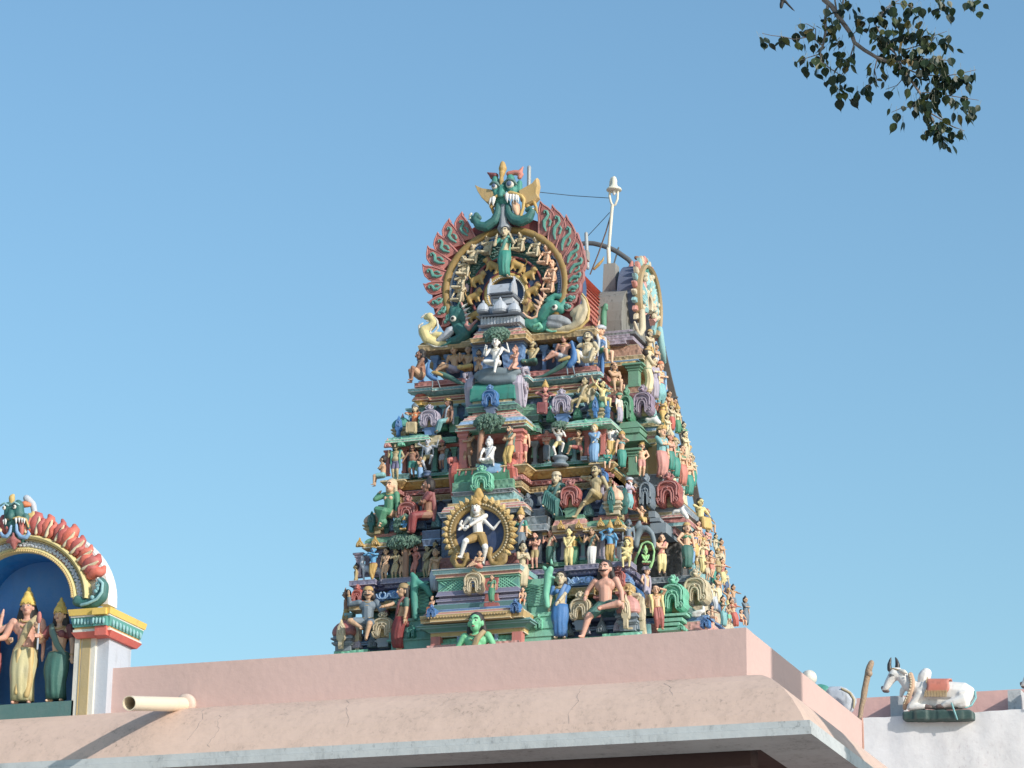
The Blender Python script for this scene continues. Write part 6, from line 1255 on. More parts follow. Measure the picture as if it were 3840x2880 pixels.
# ---- cows and bulls on the tower
def cow(label, z, o, cs, Y, mat='white', horns=None, group='small bulls on the tower'):
    F_ = Frame(z, Y=Y, ref=o); r_ = empty('bull', F_(*o), label, 'bull', group); blob('body', F_, cs, P(mat), r_, vox=.013)
    if horns: blob('horn', F_, horns, P('black'), r_, vox=.01)
cow('white and grey cow standing behind the blue flute player', 'L5', (760, 1240), [[(870, 1060, 62, 30), (760, 1050, 62, 30), (640, 1010, 50, 30), (600, 960, 40, 20)], [(900, 1060, 50, 25), (905, 1150, 22, 20), (905, 1230, 18, 20)], [(640, 1040, 36, 20), (630, 1150, 20, 15), (635, 1240, 16, 15)], [(600, 950, 40, 15), (620, 880, 36, 10), (610, 830, 30, 10)]], 42.35, 'lgrey')
cow('small white bull lying on the blue eave of the side bay', 'R1', (900, 1610), [[(980, 1560, 50, 0), (1030, 1590, 45, 0)], [(960, 1550, 40, 0), (890, 1560, 34, 0), (850, 1545, 30, 0)], [(870, 1570, 24, 0), (860, 1600, 14, 0)], [(1000, 1500, 20, 0)]], 43.5)
cow('small white bull lying on the rose slab of the side bay', 'R3', (950, 355), [[(1040, 330, 50, 0), (1010, 270, 40, 0), (1090, 400, 36, 0)], [(960, 300, 36, 0), (890, 300, 34, 0), (860, 330, 26, 0)], [(1030, 220, 22, 0)]], 43.2)
cow('grey white calf pair lying above the blue plaque of the side bay', 'R4', (1280, 1180), [[(1330, 1080, 40, 0), (1260, 1090, 38, 0), (1190, 1110, 34, 0)], [(1360, 1000, 24, 0), (1370, 1070, 26, 0)], [(1180, 1140, 26, 0), (1240, 1150, 22, 0), (1300, 1140, 22, 0)]], 43.05)
# blue grey elephant hide arch around the lime god
r_ = rock('blue grey elephant shaped arch sheltering the lime green god', 'R3', [[(240, 860, 50, 10), (260, 700, 60, 10), (330, 590, 60, 10), (420, 580, 55, 10), (500, 660, 45, 10), (540, 780, 40, 10), (545, 900, 30, 10)], [(260, 560, 50, 0), (300, 480, 36, 0)]], 0, 'stone', 'elephant_arch', Y=42.75); tag(r_, cat='elephant arch')
r_ = rock('lime green garland frame around the lime green god', 'R3', [[(220, 1180, 30, 0), (240, 1080, 26, 0), (300, 950, 24, 0), (340, 840, 22, 0), (430, 800, 24, 0), (510, 840, 22, 0), (545, 960, 22, 0), (530, 1100, 26, 0), (480, 1230, 30, 0)]], 0, 'lime', 'garland_frame', Y=42.65); tag(r_, cat='garland')
# green yali bracket and drum
F_ = Frame('F', Y=41.75, ref=(420, 1150)); r_ = blob('column_beast', F_, [[(420, 1290, 22, 0), (410, 1200, 26, 0), (420, 1120, 30, 0), (430, 1040, 34, -6), (450, 1010, 26, -16)], [(400, 1000, 20, -4), (390, 985, 10, -4)], [(455, 960, 14, -6), (452, 930, 8, -6)], [(450, 1070, 14, -10), (480, 1075, 10, -12)]], P('mint'), None, vox=.014); tag(r_, 'mint green horned beast climbing the column right of the porch', 'column beast', 'column beasts')
F_ = Frame('E', Y=41.8, ref=(640, 1150)); r_ = blob('column_beast', F_, [[(640, 1380, 26, 0), (630, 1260, 30, 0), (630, 1140, 34, 0), (635, 1080, 30, -6), (620, 1050, 20, -12)], [(650, 1100, 26, 0), (720, 1150, 26, 10), (750, 1200, 20, 20)]], P('teal'), None, vox=.014); tag(r_, 'dark teal beast climbing the column left of the porch', 'column beast', 'column beasts')
c = TF(*zp('F', 520, 200), .0); k_ = scl(c, 1)*.482; r_ = MB().lathe(c, [(65*k_, 0), (62*k_, 10*k_), (45*k_, 22*k_), (42*k_, 40*k_), (56*k_, 50*k_), (60*k_, 62*k_), (50*k_, 72*k_), (20*k_, 78*k_)], 20).build('drum_pedestal', P('steel'), None, smooth=True, origin=c); tag(r_, 'blue grey round drum pedestal under the white stepping dancer', 'pedestal')
c = TF(*zp('L7', 605, 1120), .0); k_ = scl(c, 1)*.3014; r_ = MB().lathe(c, [(55*k_, 0), (52*k_, 14*k_), (38*k_, 26*k_), (40*k_, 44*k_), (52*k_, 54*k_), (40*k_, 66*k_), (10*k_, 70*k_)], 20).build('drum_pedestal', P('dblue'), None, smooth=True, origin=c); tag(r_, 'dark round drum pedestal under the four armed pale dancing god', 'pedestal')
# ---- side gable facing right (small arch seen nearly edge-on)
XG = -13.72
GX = Frame('U', X=XG, ref=(640, 1200)); cg = GX(640, 1280)
sg = empty('side_gable', (0, 0, 0)); sg.parent = tower; sg.location = cg-tower.location
def gx(r, a, d, sy=1.0): return V((XG+d, cg.y+r*math.cos(a)*sy*.92, cg.z+r*math.sin(a)*.98))
def hoopx(r0, r1, d0, d1, mat, name, bul=.0):
    ang = [-.8+(PI+1.6)*i/36 for i in range(37)]; vs = []; fs = []; pr = [(0, d0), (0, d1), (.5, d1+bul), (1, d1), (1, d0)]; k = len(pr)
    for a in ang:
        for t, d in pr: vs.append(gx(r0+(r1-r0)*t, a, d))
    for i in range(36):
        for j in range(k): fs.append((i*k+j, i*k+(j+1) % k, (i+1)*k+(j+1) % k, (i+1)*k+j))
    fs += [tuple(range(k))[::-1], tuple(36*k+j for j in range(k))]
    return MB().add(vs, fs).build(name, P(mat), sg)
hoopx(.02, .66, -.30, .0, 'navy', 'backing_board'); hoopx(.60, .66, 0, .10, 'dgold', 'gold_hoop', .03); hoopx(.50, .60, 0, .05, 'aqua', 'bead_hoop'); hoopx(.30, .42, 0, .08, 'rose', 'rim', .03); hoopx(.12, .2, 0, .08, 'sand', 'inner_hoop', .02)
for i in range(23):
    a = -.6+(PI+1.2)*i/22; m_ = MB(); c_ = gx(.70, a, .02); rd = gx(1, a, 0)-gx(0, a, 0); tn = V((0, -rd.z, rd.y))
    fn = lambda u, v, d: c_+tn*(u*.11)+rd*(v*.12)+V((-d, 0, 0))
    m_.plate([(-.45, -.3), (.45, -.3), (.5, .2), (.3, .6), (.05, 1.0), (-.3, .7), (-.5, .3)], fn, .035, .25); m_.build('flame_leaf', P(('salmon', 'sand', 'aqua')[i % 3]), sg)
m_ = MB(); random.seed(11)
for i in range(40):
    a = random.uniform(-.6, PI+.6); r = random.uniform(.2, .58); m_.ell(gx(r, a, .08), (.05, .045, .05), 7, 5)
m_.build('relief', P('sand'), sg)
m_ = MB()
for i in range(30): a = random.uniform(-.6, PI+.6); m_.tube([gx(.2, a, .07), gx(.35, a+.15, .10), gx(.5, a-.05, .08)], [.03, .035, .02], 6)
m_.build('relief', P('aqua'), sg)
for q, mt in ((-1, 'aqua'), (1, 'aqua')):
    m_ = MB(); m_.tube([gx(.62, -.5 if q > 0 else PI+.5, .1), V((XG+.12, cg.y+q*.55, cg.z-.62)), V((XG+.1, cg.y+q*.70, cg.z-.80)), V((XG+.08, cg.y+q*.86, cg.z-.60))], [.05, .06, .05, .02], 8); m_.build('scroll_tail', P('sand' if q < 0 else 'aqua'), sg, smooth=True)
sh = empty('demon_head', GX(640, 960), 'small teal and red lion demon head on top of the side gable', 'demon head')
FX = Frame('U', Y=cg.y-.1, ref=(610, 950))
for nm, mt, cs in (('face', 'teal', [[(590, 890, 22, 0), (610, 940, 26, -4), (640, 980, 24, -4)], [(640, 940, 22, 10), (655, 985, 14, 10)], [(590, 980, 22, 0), (640, 1010, 14, 0)]]), ('ear', 'salmon', [[(520, 910, 14, 0), (510, 960, 24, 0), (500, 1020, 20, 0), (500, 1060, 8, 0)], [(540, 960, 16, 0)]]), ('crest', 'brown2', [[(560, 870, 20, 0), (590, 880, 16, 0)], [(640, 880, 16, 6), (655, 900, 12, 6)]]), ('lip', 'tan', [[(520, 1010, 8, -8), (560, 1000, 9, -10), (610, 1010, 9, -10), (650, 1030, 8, -8)]]), ('fang', 'white', [[(620, 1020, 14, -6), (622, 1050, 7, -6)], [(650, 1040, 8, -4), (655, 1075, 5, -4)]])): blob(nm, FX, cs, P(mt), sh, vox=.012)
MB().ell(FX(622, 944, -22), .028, 10, 8).build('eye', P('offw'), sh, smooth=True)
F_ = Frame('U', Y=43.6, ref=(270, 1400)); r_ = blob('column_beast', F_, [[(270, 1470, 26, 0), (268, 1400, 28, 0), (272, 1340, 26, 0), (290, 1300, 24, -8)], [(305, 1330, 12, -12), (250, 1310, 12, 0)]], P('green'), None, vox=.014); tag(r_, 'green scaly beast finial behind the turbaned figure, below the grey vault', 'column beast', 'column beasts')
# ------------------------------------------------------------------ the pink building in front
def plaster(c, stain, key, sc1=1.1, amt=.8, rough=.85):
    mt, nt, b = newmat(key); N = nt.nodes; L = nt.links; g_ = N.new('ShaderNodeNewGeometry'); base = lin(c); st_ = lin(stain)
    def nz(scale, det, vec=(1, 1, 1), lo=.4, hi=.7):
        m = N.new('ShaderNodeMapping'); m.inputs['Scale'].default_value = vec; L.new(g_.outputs['Position'], m.inputs['Vector'])
        n = N.new('ShaderNodeTexNoise'); n.inputs['Scale'].default_value = scale; n.inputs['Detail'].default_value = det; n.inputs['Roughness'].default_value = .7; L.new(m.outputs[0], n.inputs['Vector'])
        r = N.new('ShaderNodeValToRGB'); r.color_ramp.elements[0].position = lo; r.color_ramp.elements[1].position = hi; L.new(n.outputs['Fac'], r.inputs['Fac']); return r, n
    a, _ = nz(sc1, 8, (1, 1, 1), .40, .66); s, _ = nz(30, 6, (1, 1, .55), .54, .72); d, n3 = nz(11, 6, (1, 1, .22), .48, .72)
    def mix(A, fac, col_, k):
        m = N.new('ShaderNodeMix'); m.data_type = 'RGBA'; m.inputs['B'].default_value = (*col_, 1)
        q = N.new('ShaderNodeMath'); q.operation = 'MULTIPLY'; q.inputs[1].default_value = k; L.new(fac, q.inputs[0]); L.new(q.outputs[0], m.inputs['Factor'])
        if isinstance(A, tuple): m.inputs['A'].default_value = (*A, 1)
        else: L.new(A, m.inputs['A'])
        return m.outputs['Result']
    x = mix(base, a.outputs[0], tuple(v*.82 for v in base), .5)
    gate = N.new('ShaderNodeMath'); gate.operation = 'MULTIPLY'; L.new(a.outputs[0], gate.inputs[0]); L.new(s.outputs[0], gate.inputs[1])
    x = mix(x, gate.outputs[0], st_, amt); 
    g2 = N.new('ShaderNodeMath'); g2.operation = 'MULTIPLY'; L.new(a.outputs[0], g2.inputs[0]); L.new(d.outputs[0], g2.inputs[1])
    x = mix(x, g2.outputs[0], st_, amt*.45)
    L.new(x, b.inputs['Base Color']); b.inputs['Roughness'].default_value = rough
    bp = N.new('ShaderNodeBump'); bp.inputs['Strength'].default_value = .35; bp.inputs['Distance'].default_value = .012
    n4 = N.new('ShaderNodeTexNoise'); n4.inputs['Scale'].default_value = 14; n4.inputs['Detail'].default_value = 9; L.new(g_.outputs['Position'], n4.inputs['Vector']); L.new(n4.outputs['Fac'], bp.inputs['Height']); L.new(bp.outputs[0], b.inputs['Normal'])
    return mt
M_pink = plaster((206, 176, 169), (164, 142, 134), 'pink_plaster', .7, .35)
M_corn = plaster((208, 181, 166), (104, 94, 86), 'stained_pink_plaster', 1.6, .7)
M_fas = plaster((190, 194, 196), (66, 68, 70), 'grey_fascia', 2.6, 1.0)
M_wh = plaster((232, 230, 232), (176, 166, 172), 'whitewash', 1.6, .6)
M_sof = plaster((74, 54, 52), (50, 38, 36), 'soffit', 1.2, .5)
hall = empty('temple_hall', (-8, 21.5, 0), 'pink plaster temple hall with rounded cornice and grey fascia in front of the tower', 'temple hall')
XR, YF, XL, YB = -5.635, 21.0, -13.5, 24.73
XP = PY(407, 2600, 21).x
z1, z0 = 6.487, 6.12
m_ = MB(); m_.box((XP, YF, z0), (XR, YF+.16, z1)); par = m_.build('parapet', M_pink, hall)
m_ = MB(); m_.box((XR-.16, YF+.16, z0), (XR, YB, z1-.003)); m_.build('parapet', M_pink, hall)
m_ = MB(); m_.box((XL, YF+.16, z0-.05), (XR-.16, 33, z0+.02)); m_.build('flat_roof', M_pink, hall)
CP = [(0, z0+.0), (.07, z0-.006), (.16, z0-.03), (.26, z0-.085), (.36, z0-.17), (.45, z0-.275), (.53, z0-.39), (.575, z0-.475)]
vs = []; fs = []; YE = 26.6
sub = 1
for o, z_ in CP: vs += [(XL, YF-o, z_), (XR+o, YF-o, z_), (XR+o, YE, z_)]
for i in range(len(CP)-1):
    for j in range(2): fs.append((i*3+j, (i+1)*3+j, (i+1)*3+j+1, i*3+j+1))
MB().add(vs, fs).build('cornice', M_corn, hall, smooth=False)
for p_ in [hall.children[-1]]:
    p_.data.polygons.foreach_set('use_smooth', [True]*len(p_.data.polygons)); es = p_.modifiers.new('edge', 'EDGE_SPLIT'); es.split_angle = math.radians(35)
zf = z0-.475
def fascia(o, za, zb, mat, name, d=.5):
    vs = []
    for z_ in (za, zb): vs += [(XL, YF-o, z_), (XR+o, YF-o, z_), (XR+o, YE, z_), (XR+o-d, YE, z_), (XR+o-d, YF-o+d, z_), (XL, YF-o+d, z_)]
    return MB().add(vs, [(5, 4, 3, 2, 1, 0), (6, 7, 8, 9, 10, 11)]+[(i, (i+1) % 6, 6+(i+1) % 6, 6+i) for i in range(6)]).build(name, mat, hall)
fascia(.62, zf-.040, zf+.006, M_fas, 'fascia'); fascia(.632, zf-.096, zf-.043, M_fas, 'fascia')
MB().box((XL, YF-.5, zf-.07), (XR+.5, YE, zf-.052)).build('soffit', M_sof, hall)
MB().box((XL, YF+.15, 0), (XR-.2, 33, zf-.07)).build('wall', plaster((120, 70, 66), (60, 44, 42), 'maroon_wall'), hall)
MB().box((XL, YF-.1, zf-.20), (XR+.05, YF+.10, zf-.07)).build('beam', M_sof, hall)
# cracks in the rounded cornice
def onc(t):  # t 0..1 down the cornice profile
    k = t*(len(CP)-1); i = min(int(k), len(CP)-2); f = k-i; return CP[i][0]+(CP[i+1][0]-CP[i][0])*f, CP[i][1]+(CP[i+1][1]-CP[i][1])*f
rng = random.Random(4); m_ = MB()
for px_, t0, t1 in ((775, .15, .8), (1290, .2, .75), (2172, .2, .85), (1660, .1, .6), (830, .5, .9), (2460, .2, .6)):
    X0 = PY(px_, 2660, 20.7).x; pts = []
    for i in range(14):
        t = t0+(t1-t0)*i/13; o, z_ = onc(t); X0 += rng.uniform(-.024, .030); pts.append((X0, YF-o-.0005, z_+.0005))
    m_.tube(pts, [.0008+.0012*rng.random() for _ in pts], 4, capr=False)
cr_ = m_.build('crack', P((140, 120, 110)), hall)
tag(cr_, kind='stuff')
# rain pipe
tip = PY(484, 2637, 19.98); base = PY(703, 2642, 21.05); n = 28; vs = []; fs = []
ax = (base-tip).normalized(); u_ = ax.cross(V((0, 0, 1))).normalized(); w_ = ax.cross(u_)
for c_, r_ in ((base, .056), (tip, .056), (tip, .050), (base, .050)):
    for j in range(n): a = 2*PI*j/n; vs.append(c_+u_*(r_*math.cos(a))+w_*(r_*math.sin(a)))
for i in range(3):
    for j in range(n): fs.append((i*n+j, i*n+(j+1) % n, (i+1)*n+(j+1) % n, (i+1)*n+j))
o = MB().add(vs, fs).build('rain_pipe', P((232, 214, 186), rough=.4, dirt=.12, bump=.03), None, origin=tip); tag(o, 'cream plastic rain pipe jutting from the pink parapet beside the statue niche', 'rain pipe')
o.data.polygons.foreach_set('use_smooth', [True]*len(o.data.polygons)); es = o.modifiers.new('edge', 'EDGE_SPLIT'); es.split_angle = math.radians(40)
q_ = MB(); q_.lathe((0, 0, 0), [(.062, 0), (.085, .0), (.080, .03), (.062, .045)], 20)
R_ = ax.to_track_quat('-Z', 'Y').to_matrix(); c_ = PY(700, 2641, 20.995); o2 = MB().add([c_+R_ @ V(p) for p in q_.v], q_.f).build('mortar_collar', P((206, 178, 160)), o, smooth=True)
# ------------------------------------------------------------------ left statue niche
YN = 20.88
FN = Frame('N', Y=YN, ref=(300, 1000)); kn_ = FN.k
nic = empty('statue_niche', FN(130, 1370), 'arched painted niche with blue inside and orange flame border at the left roof edge', 'statue niche')
def nbox(x0, x1, y0, y1, d0, d1, mat, name, fl=0):
    a = FN(x0, y0); b = FN(x1, y1); xm = FN((x0+x1)/2, y0); xt = FN((x0+x1)/2, y1); xa = FN(x0, (y0+y1)/2).x; xb = FN(x1, (y0+y1)/2).x; vs = []
    for z_, e in ((xm.z, 0), (xt.z, fl)): vs += [(xa-e, YN+d0-e, z_), (xb+e, YN+d0-e, z_), (xb+e, YN+d1+e, z_), (xa-e, YN+d1+e, z_)]
    return MB().add(vs, [(3, 2, 1, 0), (4, 5, 6, 7), (0, 1, 5, 4), (1, 2, 6, 5), (2, 3, 7, 6), (3, 0, 4, 7)]).build(name, P(mat, dirt=.25, pure=True), nic)
cxn = 130
for mir in (0, 1):
    q = (lambda x: x) if not mir else (lambda x: 2*cxn-x-22)
    def nb2(x0, x1, *a, **k): 
        x0, x1 = (q(x0), q(x1)) if not mir else (q(x1), q(x0)); return nbox(x0, x1, *a, **k)
    nb2(420, 608, 1372, 905, .03, .42, 'lgrey', 'pillar'); nb2(420, 540, 1370, 905, -.0, .10, 'offw', 'pillar_frame'); nb2(452, 458, 1369, 908, -.006, .02, 'yellow', 'gold_line'); nb2(466, 512, 1371, 907, -.008, .02, 'khaki', 'recess_panel')
    nb2(448, 640, 912, 880, -.03, .46, (206, 74, 52), 'capital', fl=.03); nb2(440, 652, 880, 866, -.06, .50, 'offw', 'capital'); nb2(446, 644, 866, 852, -.05, .49, 'gold', 'capital'); nb2(442, 650, 852, 800, -.06, .50, (52, 146, 136), 'capital', fl=.015); nb2(436, 658, 800, 790, -.085, .53, 'offw', 'capital'); nb2(432, 664, 790, 755, -.095, .54, (224, 184, 62), 'capital', fl=.01)
    nb2(575, 640, 905, 800, -.085, .1, (206, 74, 52), 'capital_block')
    nb2(572, 645, 852, 800, -.10, .1, (52, 146, 136), 'capital_block'); nb2(572, 650, 792, 757, -.125, .1, (224, 184, 62), 'capital_block')
    for i in range(10): c = FN(q(455+i*19.5), 826, 0); MB().ell((c.x, YN-(.072 if i < 6 else .106), c.z), (.012, .012, .026), 8, 6).build('bead', P('aqua'), nic)
    if not mir:
        for i in range(9): c = FN(652, 826, 0); MB().ell((c.x+.012, YN-.02+i*.06, c.z), (.012, .012, .026), 8, 6).build('bead', P('aqua'), nic)
nbox(-160, 420, 1375, 1288, -.0, .6, 'dteal', 'base_step'); 
def na(r, a, d=0, cy=700): return FN(cxn+5+r*math.cos(a), cy-r*.955*math.sin(a)+r*math.cos(a)*(-.05), d)
# wall of the niche: slab with an arched opening, blue recess behind
for mir in (-1, 1):
    vs = []; n = 16
    for i in range(n+1):
        a = PI/2-mir*(PI/2)*i/n
        vs += [na(300, a, 0), na(430, a, 0), na(300, a, 0)+V((0, .30, 0)), na(430, a, 0)+V((0, .30, 0))]
    fs = []
    for i in range(n): k = i*4; fs += [(k, k+4, k+5, k+1), (k+2, k+3, k+7, k+6), (k, k+2, k+6, k+4), (k+1, k+5, k+7, k+3)]
    MB().add(vs, fs).build('arch_wall', P('offw'), nic)
bv = [na(302, PI*i/24, 0)+V((0, .34, 0)) for i in range(25)]+[FN(-170, 1380)+V((0, .34, 0)), FN(432, 1380)+V((0, .34, 0))]; kq = len(bv)
MB().add(bv+[p+V((0, .03, 0)) for p in bv], [tuple(range(kq)), tuple(range(kq, 2*kq))[::-1]]+[(i, kq+i, kq+(i+1) % kq, (i+1) % kq) for i in range(kq)]).build('back_wall', P((40, 128, 200), dirt=.15, pure=True), nic)
for x_ in (-170, 432): a = FN(x_, 1300); MB().box((a.x-.03, YN+.02, a.z), (a.x+.03, YN+.36, FN(x_, 760).z)).build('side_wall', P((40, 128, 200), dirt=.15, pure=True), nic)
vs = [na(297, i*PI/20, 2) for i in range(21)]; vs2 = [p+V((0, .34, 0)) for p in vs]
MB().add(vs+vs2, [(i, i+1, 21+i+1, 21+i) for i in range(20)]).build('vault', P((40, 128, 200), dirt=.15, pure=True), nic)
def nhoop(r0, r1, d, mat, name, bul=.02, a0=-.03, a1=None, n=44):
    a1 = PI+.03 if a1 is None else a1; vs = []; fs = []; pr = [(0, .02), (0, d), (.25, d-bul*.8), (.5, d-bul), (.75, d-bul*.8), (1, d), (1, .02)]; k = len(pr)
    for i in range(n+1):
        a = a0+(a1-a0)*i/n
        for t, dd in pr: p = na(r0+(r1-r0)*t, a, 0); p.y += dd; vs.append(p)
    for i in range(n):
        for j in range(k): fs.append((i*k+j, (i+1)*k+j, (i+1)*k+(j+1) % k, i*k+(j+1) % k))
    fs += [tuple(range(k)), tuple(n*k+j for j in range(k))[::-1]]
    return MB().add(vs, fs).build(name, P(mat, dirt=.2), nic, smooth=False)
nhoop(366, 398, -.05, 'paleyel', 'outer_hoop', .035); nhoop(358, 366, -.05, 'olive', 'rim', .01)
nhoop(294, 322, -.03, 'paleyel', 'inner_hoop', .025)
segc = [('offw', -.03, .28), ('dteal', .28, .62), ('brick', .62, 1.0), ('offw', 1.0, 1.55), ('brick', 1.55, 1.65), ('offw', 1.65, 2.2), ('brick', 2.2, 2.55), ('dteal', 2.55, 2.9), ('offw', 2.9, PI+.03)]
for mt, a0, a1 in segc: nhoop(322, 358, -.035, mt, 'pattern_band', .0, a0, a1, 8)
m_ = MB(); rng = random.Random(8)
for i in range(150): a = -.02+(PI+.04)*i/149; r_ = 340+10*math.sin(i*1.9); p = na(r_, a, 0); p.y -= .04; m_.ell(p, (.014, .010, .012), 6, 5)
m_.build('leafy_relief', P('lgrey'), nic)
m_ = MB()
for i in range(70): p = na(297, .02+(PI-.04)*i/69, 0); p.y -= .055; m_.ell(p, (.011, .008, .011), 6, 5)
m_.build('bead_row', P('yellow'), nic)
# flame border, white backing
ob = [(-.05, 470), (.1, 500), (.35, 520), (.7, 540), (1.05, 545), (1.35, 545), (PI/2, 545), (1.8, 545), (2.1, 545), (2.45, 540), (2.8, 520), (3.04, 500), (3.19, 470)]
n_ = 40; vs = []
for i in range(n_+1):
    a = -.05+(PI+.1)*i/n_; r_ = 468+36*math.sin(max(0, min(PI, a)))
    vs += [na(390, a)+V((0, .10, 0)), na(r_-14, a)+V((0, .10, 0)), na(r_-14, a)+V((0, .26, 0)), na(390, a)+V((0, .26, 0))]
MB().add(vs, [(0, 1, 2, 3), tuple(n_*4+q for q in (3, 2, 1, 0))]+[(i*4+q, (i+1)*4+q, (i+1)*4+(q+1) % 4, i*4+(q+1) % 4) for i in range(n_) for q in range(4)]).build('backing_slab', P('white', dirt=.1), nic)
for i in range(17):
    if 8.0 <= i <= 8.0: continue
    a = .36+(PI-.72)*i/16; R1_ = 528 if abs(a-PI/2) < .7 else 505; sgn = 1 if a < PI/2 else -1
    for q_, mt, dd in ((0, 'red', -.02), (1, 'brick', -.045)):
        m_ = MB(); a2 = a+q_*.06*sgn; pts = []
        for t in range(9):
            tt = t/8; r_ = 402+(R1_-402-q_*25)*tt; aa = a2-sgn*(.05*math.sin(tt*PI)+.02*math.sin(tt*3*PI)); p = na(r_, aa); p.y += dd-.03*math.sin(tt*PI); pts.append(p)
        m_.tube(pts, [w_*(1-.35*q_)*(.9+.25*math.sin(i*2.1)) for w_ in (.030, .042, .048, .050, .052, .050, .048, .038, .020)], 8)
        m_.build('flame', P((176, 60, 50) if (i+q_) % 2 else (204, 84, 56), dirt=.4, pure=True), nic, smooth=True)
    m_ = MB(); m_.tube([na(r_, a+.055*sgn)+V((0, -.085+.01*math.sin(r_), 0)) for r_ in (405, 430, 455, 480, 500)], [.014, .018, .018, .015, .008], 6)
    m_.build('flame_rib', P('cream'), nic, smooth=True)
for sgn in (1, -1):
    g = lambda x, y, r, d=0: ((x if sgn > 0 else 2*cxn-x), y, r, d)
    blob('scroll_bracket', FN, [[g(455, 710, 26, -30), g(500, 722, 26, -30), g(560, 715, 34, -30), g(600, 680, 36, -30), g(612, 620, 32, -30), g(598, 590, 26, -30)], [g(460, 690, 20, -34), g(490, 695, 14, -34)]], P('dteal'), nic)
    m_ = MB(); m_.tube([FN(*g(x, y, 0, -66)[:2], -66) for x, y in ((600, 590), (622, 610), (618, 660), (590, 700), (540, 725), (500, 735))], .014, 6); m_.tube([FN(*g(x, y, 0, -62)[:2], -62) for x, y in ((585, 610), (598, 600), (602, 625), (585, 625))], .012, 6)
    for x, y in ((580, 655), (560, 690), (592, 640)): m_.ell(FN(*g(x, y, 0)[:2], -62), (.018, .012, .018))
    m_.build('curl', P('aqua'), nic, smooth=True)
# demon head on the niche
dh2 = empty('demon_head', FN(130, 400), 'green demon head with red cheeks and blue moustache curls on top of the niche arch', 'demon head')
b2 = lambda nm, mt, cs, vox=.009: blob(nm, FN, [[(x, y, r, d-70) for x, y, r, d in c] for c in cs], P(mt, dirt=.2), dh2, vox)
b2('face', 'dteal', [[(85, 170, 28, 0), (85, 215, 30, 0)], [(140, 160, 30, 0), (145, 215, 32, 0)], [(108, 190, 22, -10), (108, 235, 20, -26)], [(70, 240, 20, 6), (68, 290, 16, 14)], [(180, 230, 24, 6), (195, 290, 20, 14)], [(100, 260, 50, 30), (130, 330, 50, 34)]])
b2('crest', 'yellow', [[(100, 150, 16, 4), (100, 120, 20, 4), (106, 105, 12, 6)]]); b2('crest_back', 'orange', [[(160, 150, 22, 30), (180, 150, 16, 40)]]); b2('crest_side', 'lgrey', [[(160, 110, 24, 60), (190, 140, 20, 70), (200, 190, 18, 70)]])
b2('ear', 'yellow', [[(215, 200, 12, 20), (210, 240, 16, 20), (195, 210, 8, 10)]])
b2('lip', 'yellow', [[(118, 245, 7, -22), (150, 236, 8, -22), (190, 246, 8, -14), (200, 290, 7, -4)], [(98, 248, 7, -20), (75, 246, 7, -12), (62, 270, 7, 0)]])
b2('tongue', 'red', [[(158, 260, 18, -4), (162, 300, 16, -6), (160, 330, 12, -4)], [(76, 290, 12, 0), (80, 320, 9, 0)]])
b2('moustache', 'sky', [[(140, 280, 9, -24), (143, 320, 11, -26), (165, 350, 13, -26), (195, 355, 13, -24), (212, 335, 12, -22), (205, 318, 9, -22)], [(110, 285, 8, -24), (104, 325, 11, -26), (85, 350, 12, -26), (60, 345, 11, -22), (50, 325, 9, -22)]])
b2('chin', 'brick', [[(85, 375, 12, -16), (120, 365, 22, -20), (155, 375, 12, -16)], [(122, 385, 24, -16), (122, 415, 10, -14)], [(122, 350, 12, -20), (122, 330, 10, -20)]])
for x, y, r, h in ((140, 250, 9, 26), (158, 248, 8, 20), (174, 250, 8, 20), (187, 252, 8, 22), (80, 255, 9, 26), (68, 258, 6, 20)): MB().tube([FN(x, y, -98), FN(x, y+h, -98)], [r*kn_, r*kn_*.2], 7).build('fang', P('white', dirt=.05), dh2, smooth=True)
for x, y in ((72, 185), (132, 180)):
    e = MB().ell(FN(x, y, -100), (.016*1.0, .012, .018), 12, 8).build('eye', P('offw'), dh2, smooth=True); MB().ell(FN(x, y, -110), (.008, .006, .009), 8, 6).build('pupil', P('black'), e, smooth=True)
    MB().tube([FN(x-22, y-14, -96), FN(x, y-28, -100), FN(x+22, y-14, -96)], .009, 6).build('eyebrow', P('aqua'), dh2, smooth=True)
# niche statues
def nst(label, x, y, H, d, **k):
    p = FN(x, y); p.y = YN+d; s = zp('N', x, y); p = PY(*s, YN+d); return fig(label, p, scl(p, H*.6508), name='statue', cat='deity statue', group='statues in the left niche', lod=True, hand=True, hs=1.0, hsk=1.0, **k)
R_, J = nst('pink skinned god in pale yellow silk and tall gold crown standing in the niche', 128, 1298, 590, .13, arms=('bless', 'fwd'), arms4=('side4', 'down'), skin='pink', low='skirt', lc=(196, 184, 132), hat='crown', hc=(226, 186, 70), hair='long', neck='gold', belt='gold', yaw=12, drape='khaki', hl=(-.24, -.14, .10), hr=(.17, -.16, .12))
q_ = MB(); q_.tube([J['pel']+V((x, -.1, z)) for x, z in ((-.03, 0), (-.035, -.12), (-.03, -.25), (-.035, -.40))], [.022, .026, .024, .020], 8); q_.tube([J['pel']+V((x, -.085, z)) for x, z in ((.08, 0), (.075, -.15), (.08, -.3), (.06, -.42))], [.03, .036, .034, .03], 8)
q_.build('silk_fold', P('yellow'), R_, smooth=True, local=True)
q_ = MB(); q_.tube([(J['ha'][1]+V((0, -.03, z))) for z in (-.13, .0, .12)], [.008, .009, .009], 6); q_.build('staff', P('silver'), R_, local=True); q_ = MB(); q_.ell(J['ha'][1]+V((0, -.03, .17)), (.024, .024, .06)); q_.build('flower_bud', P('red'), R_, smooth=True, local=True)
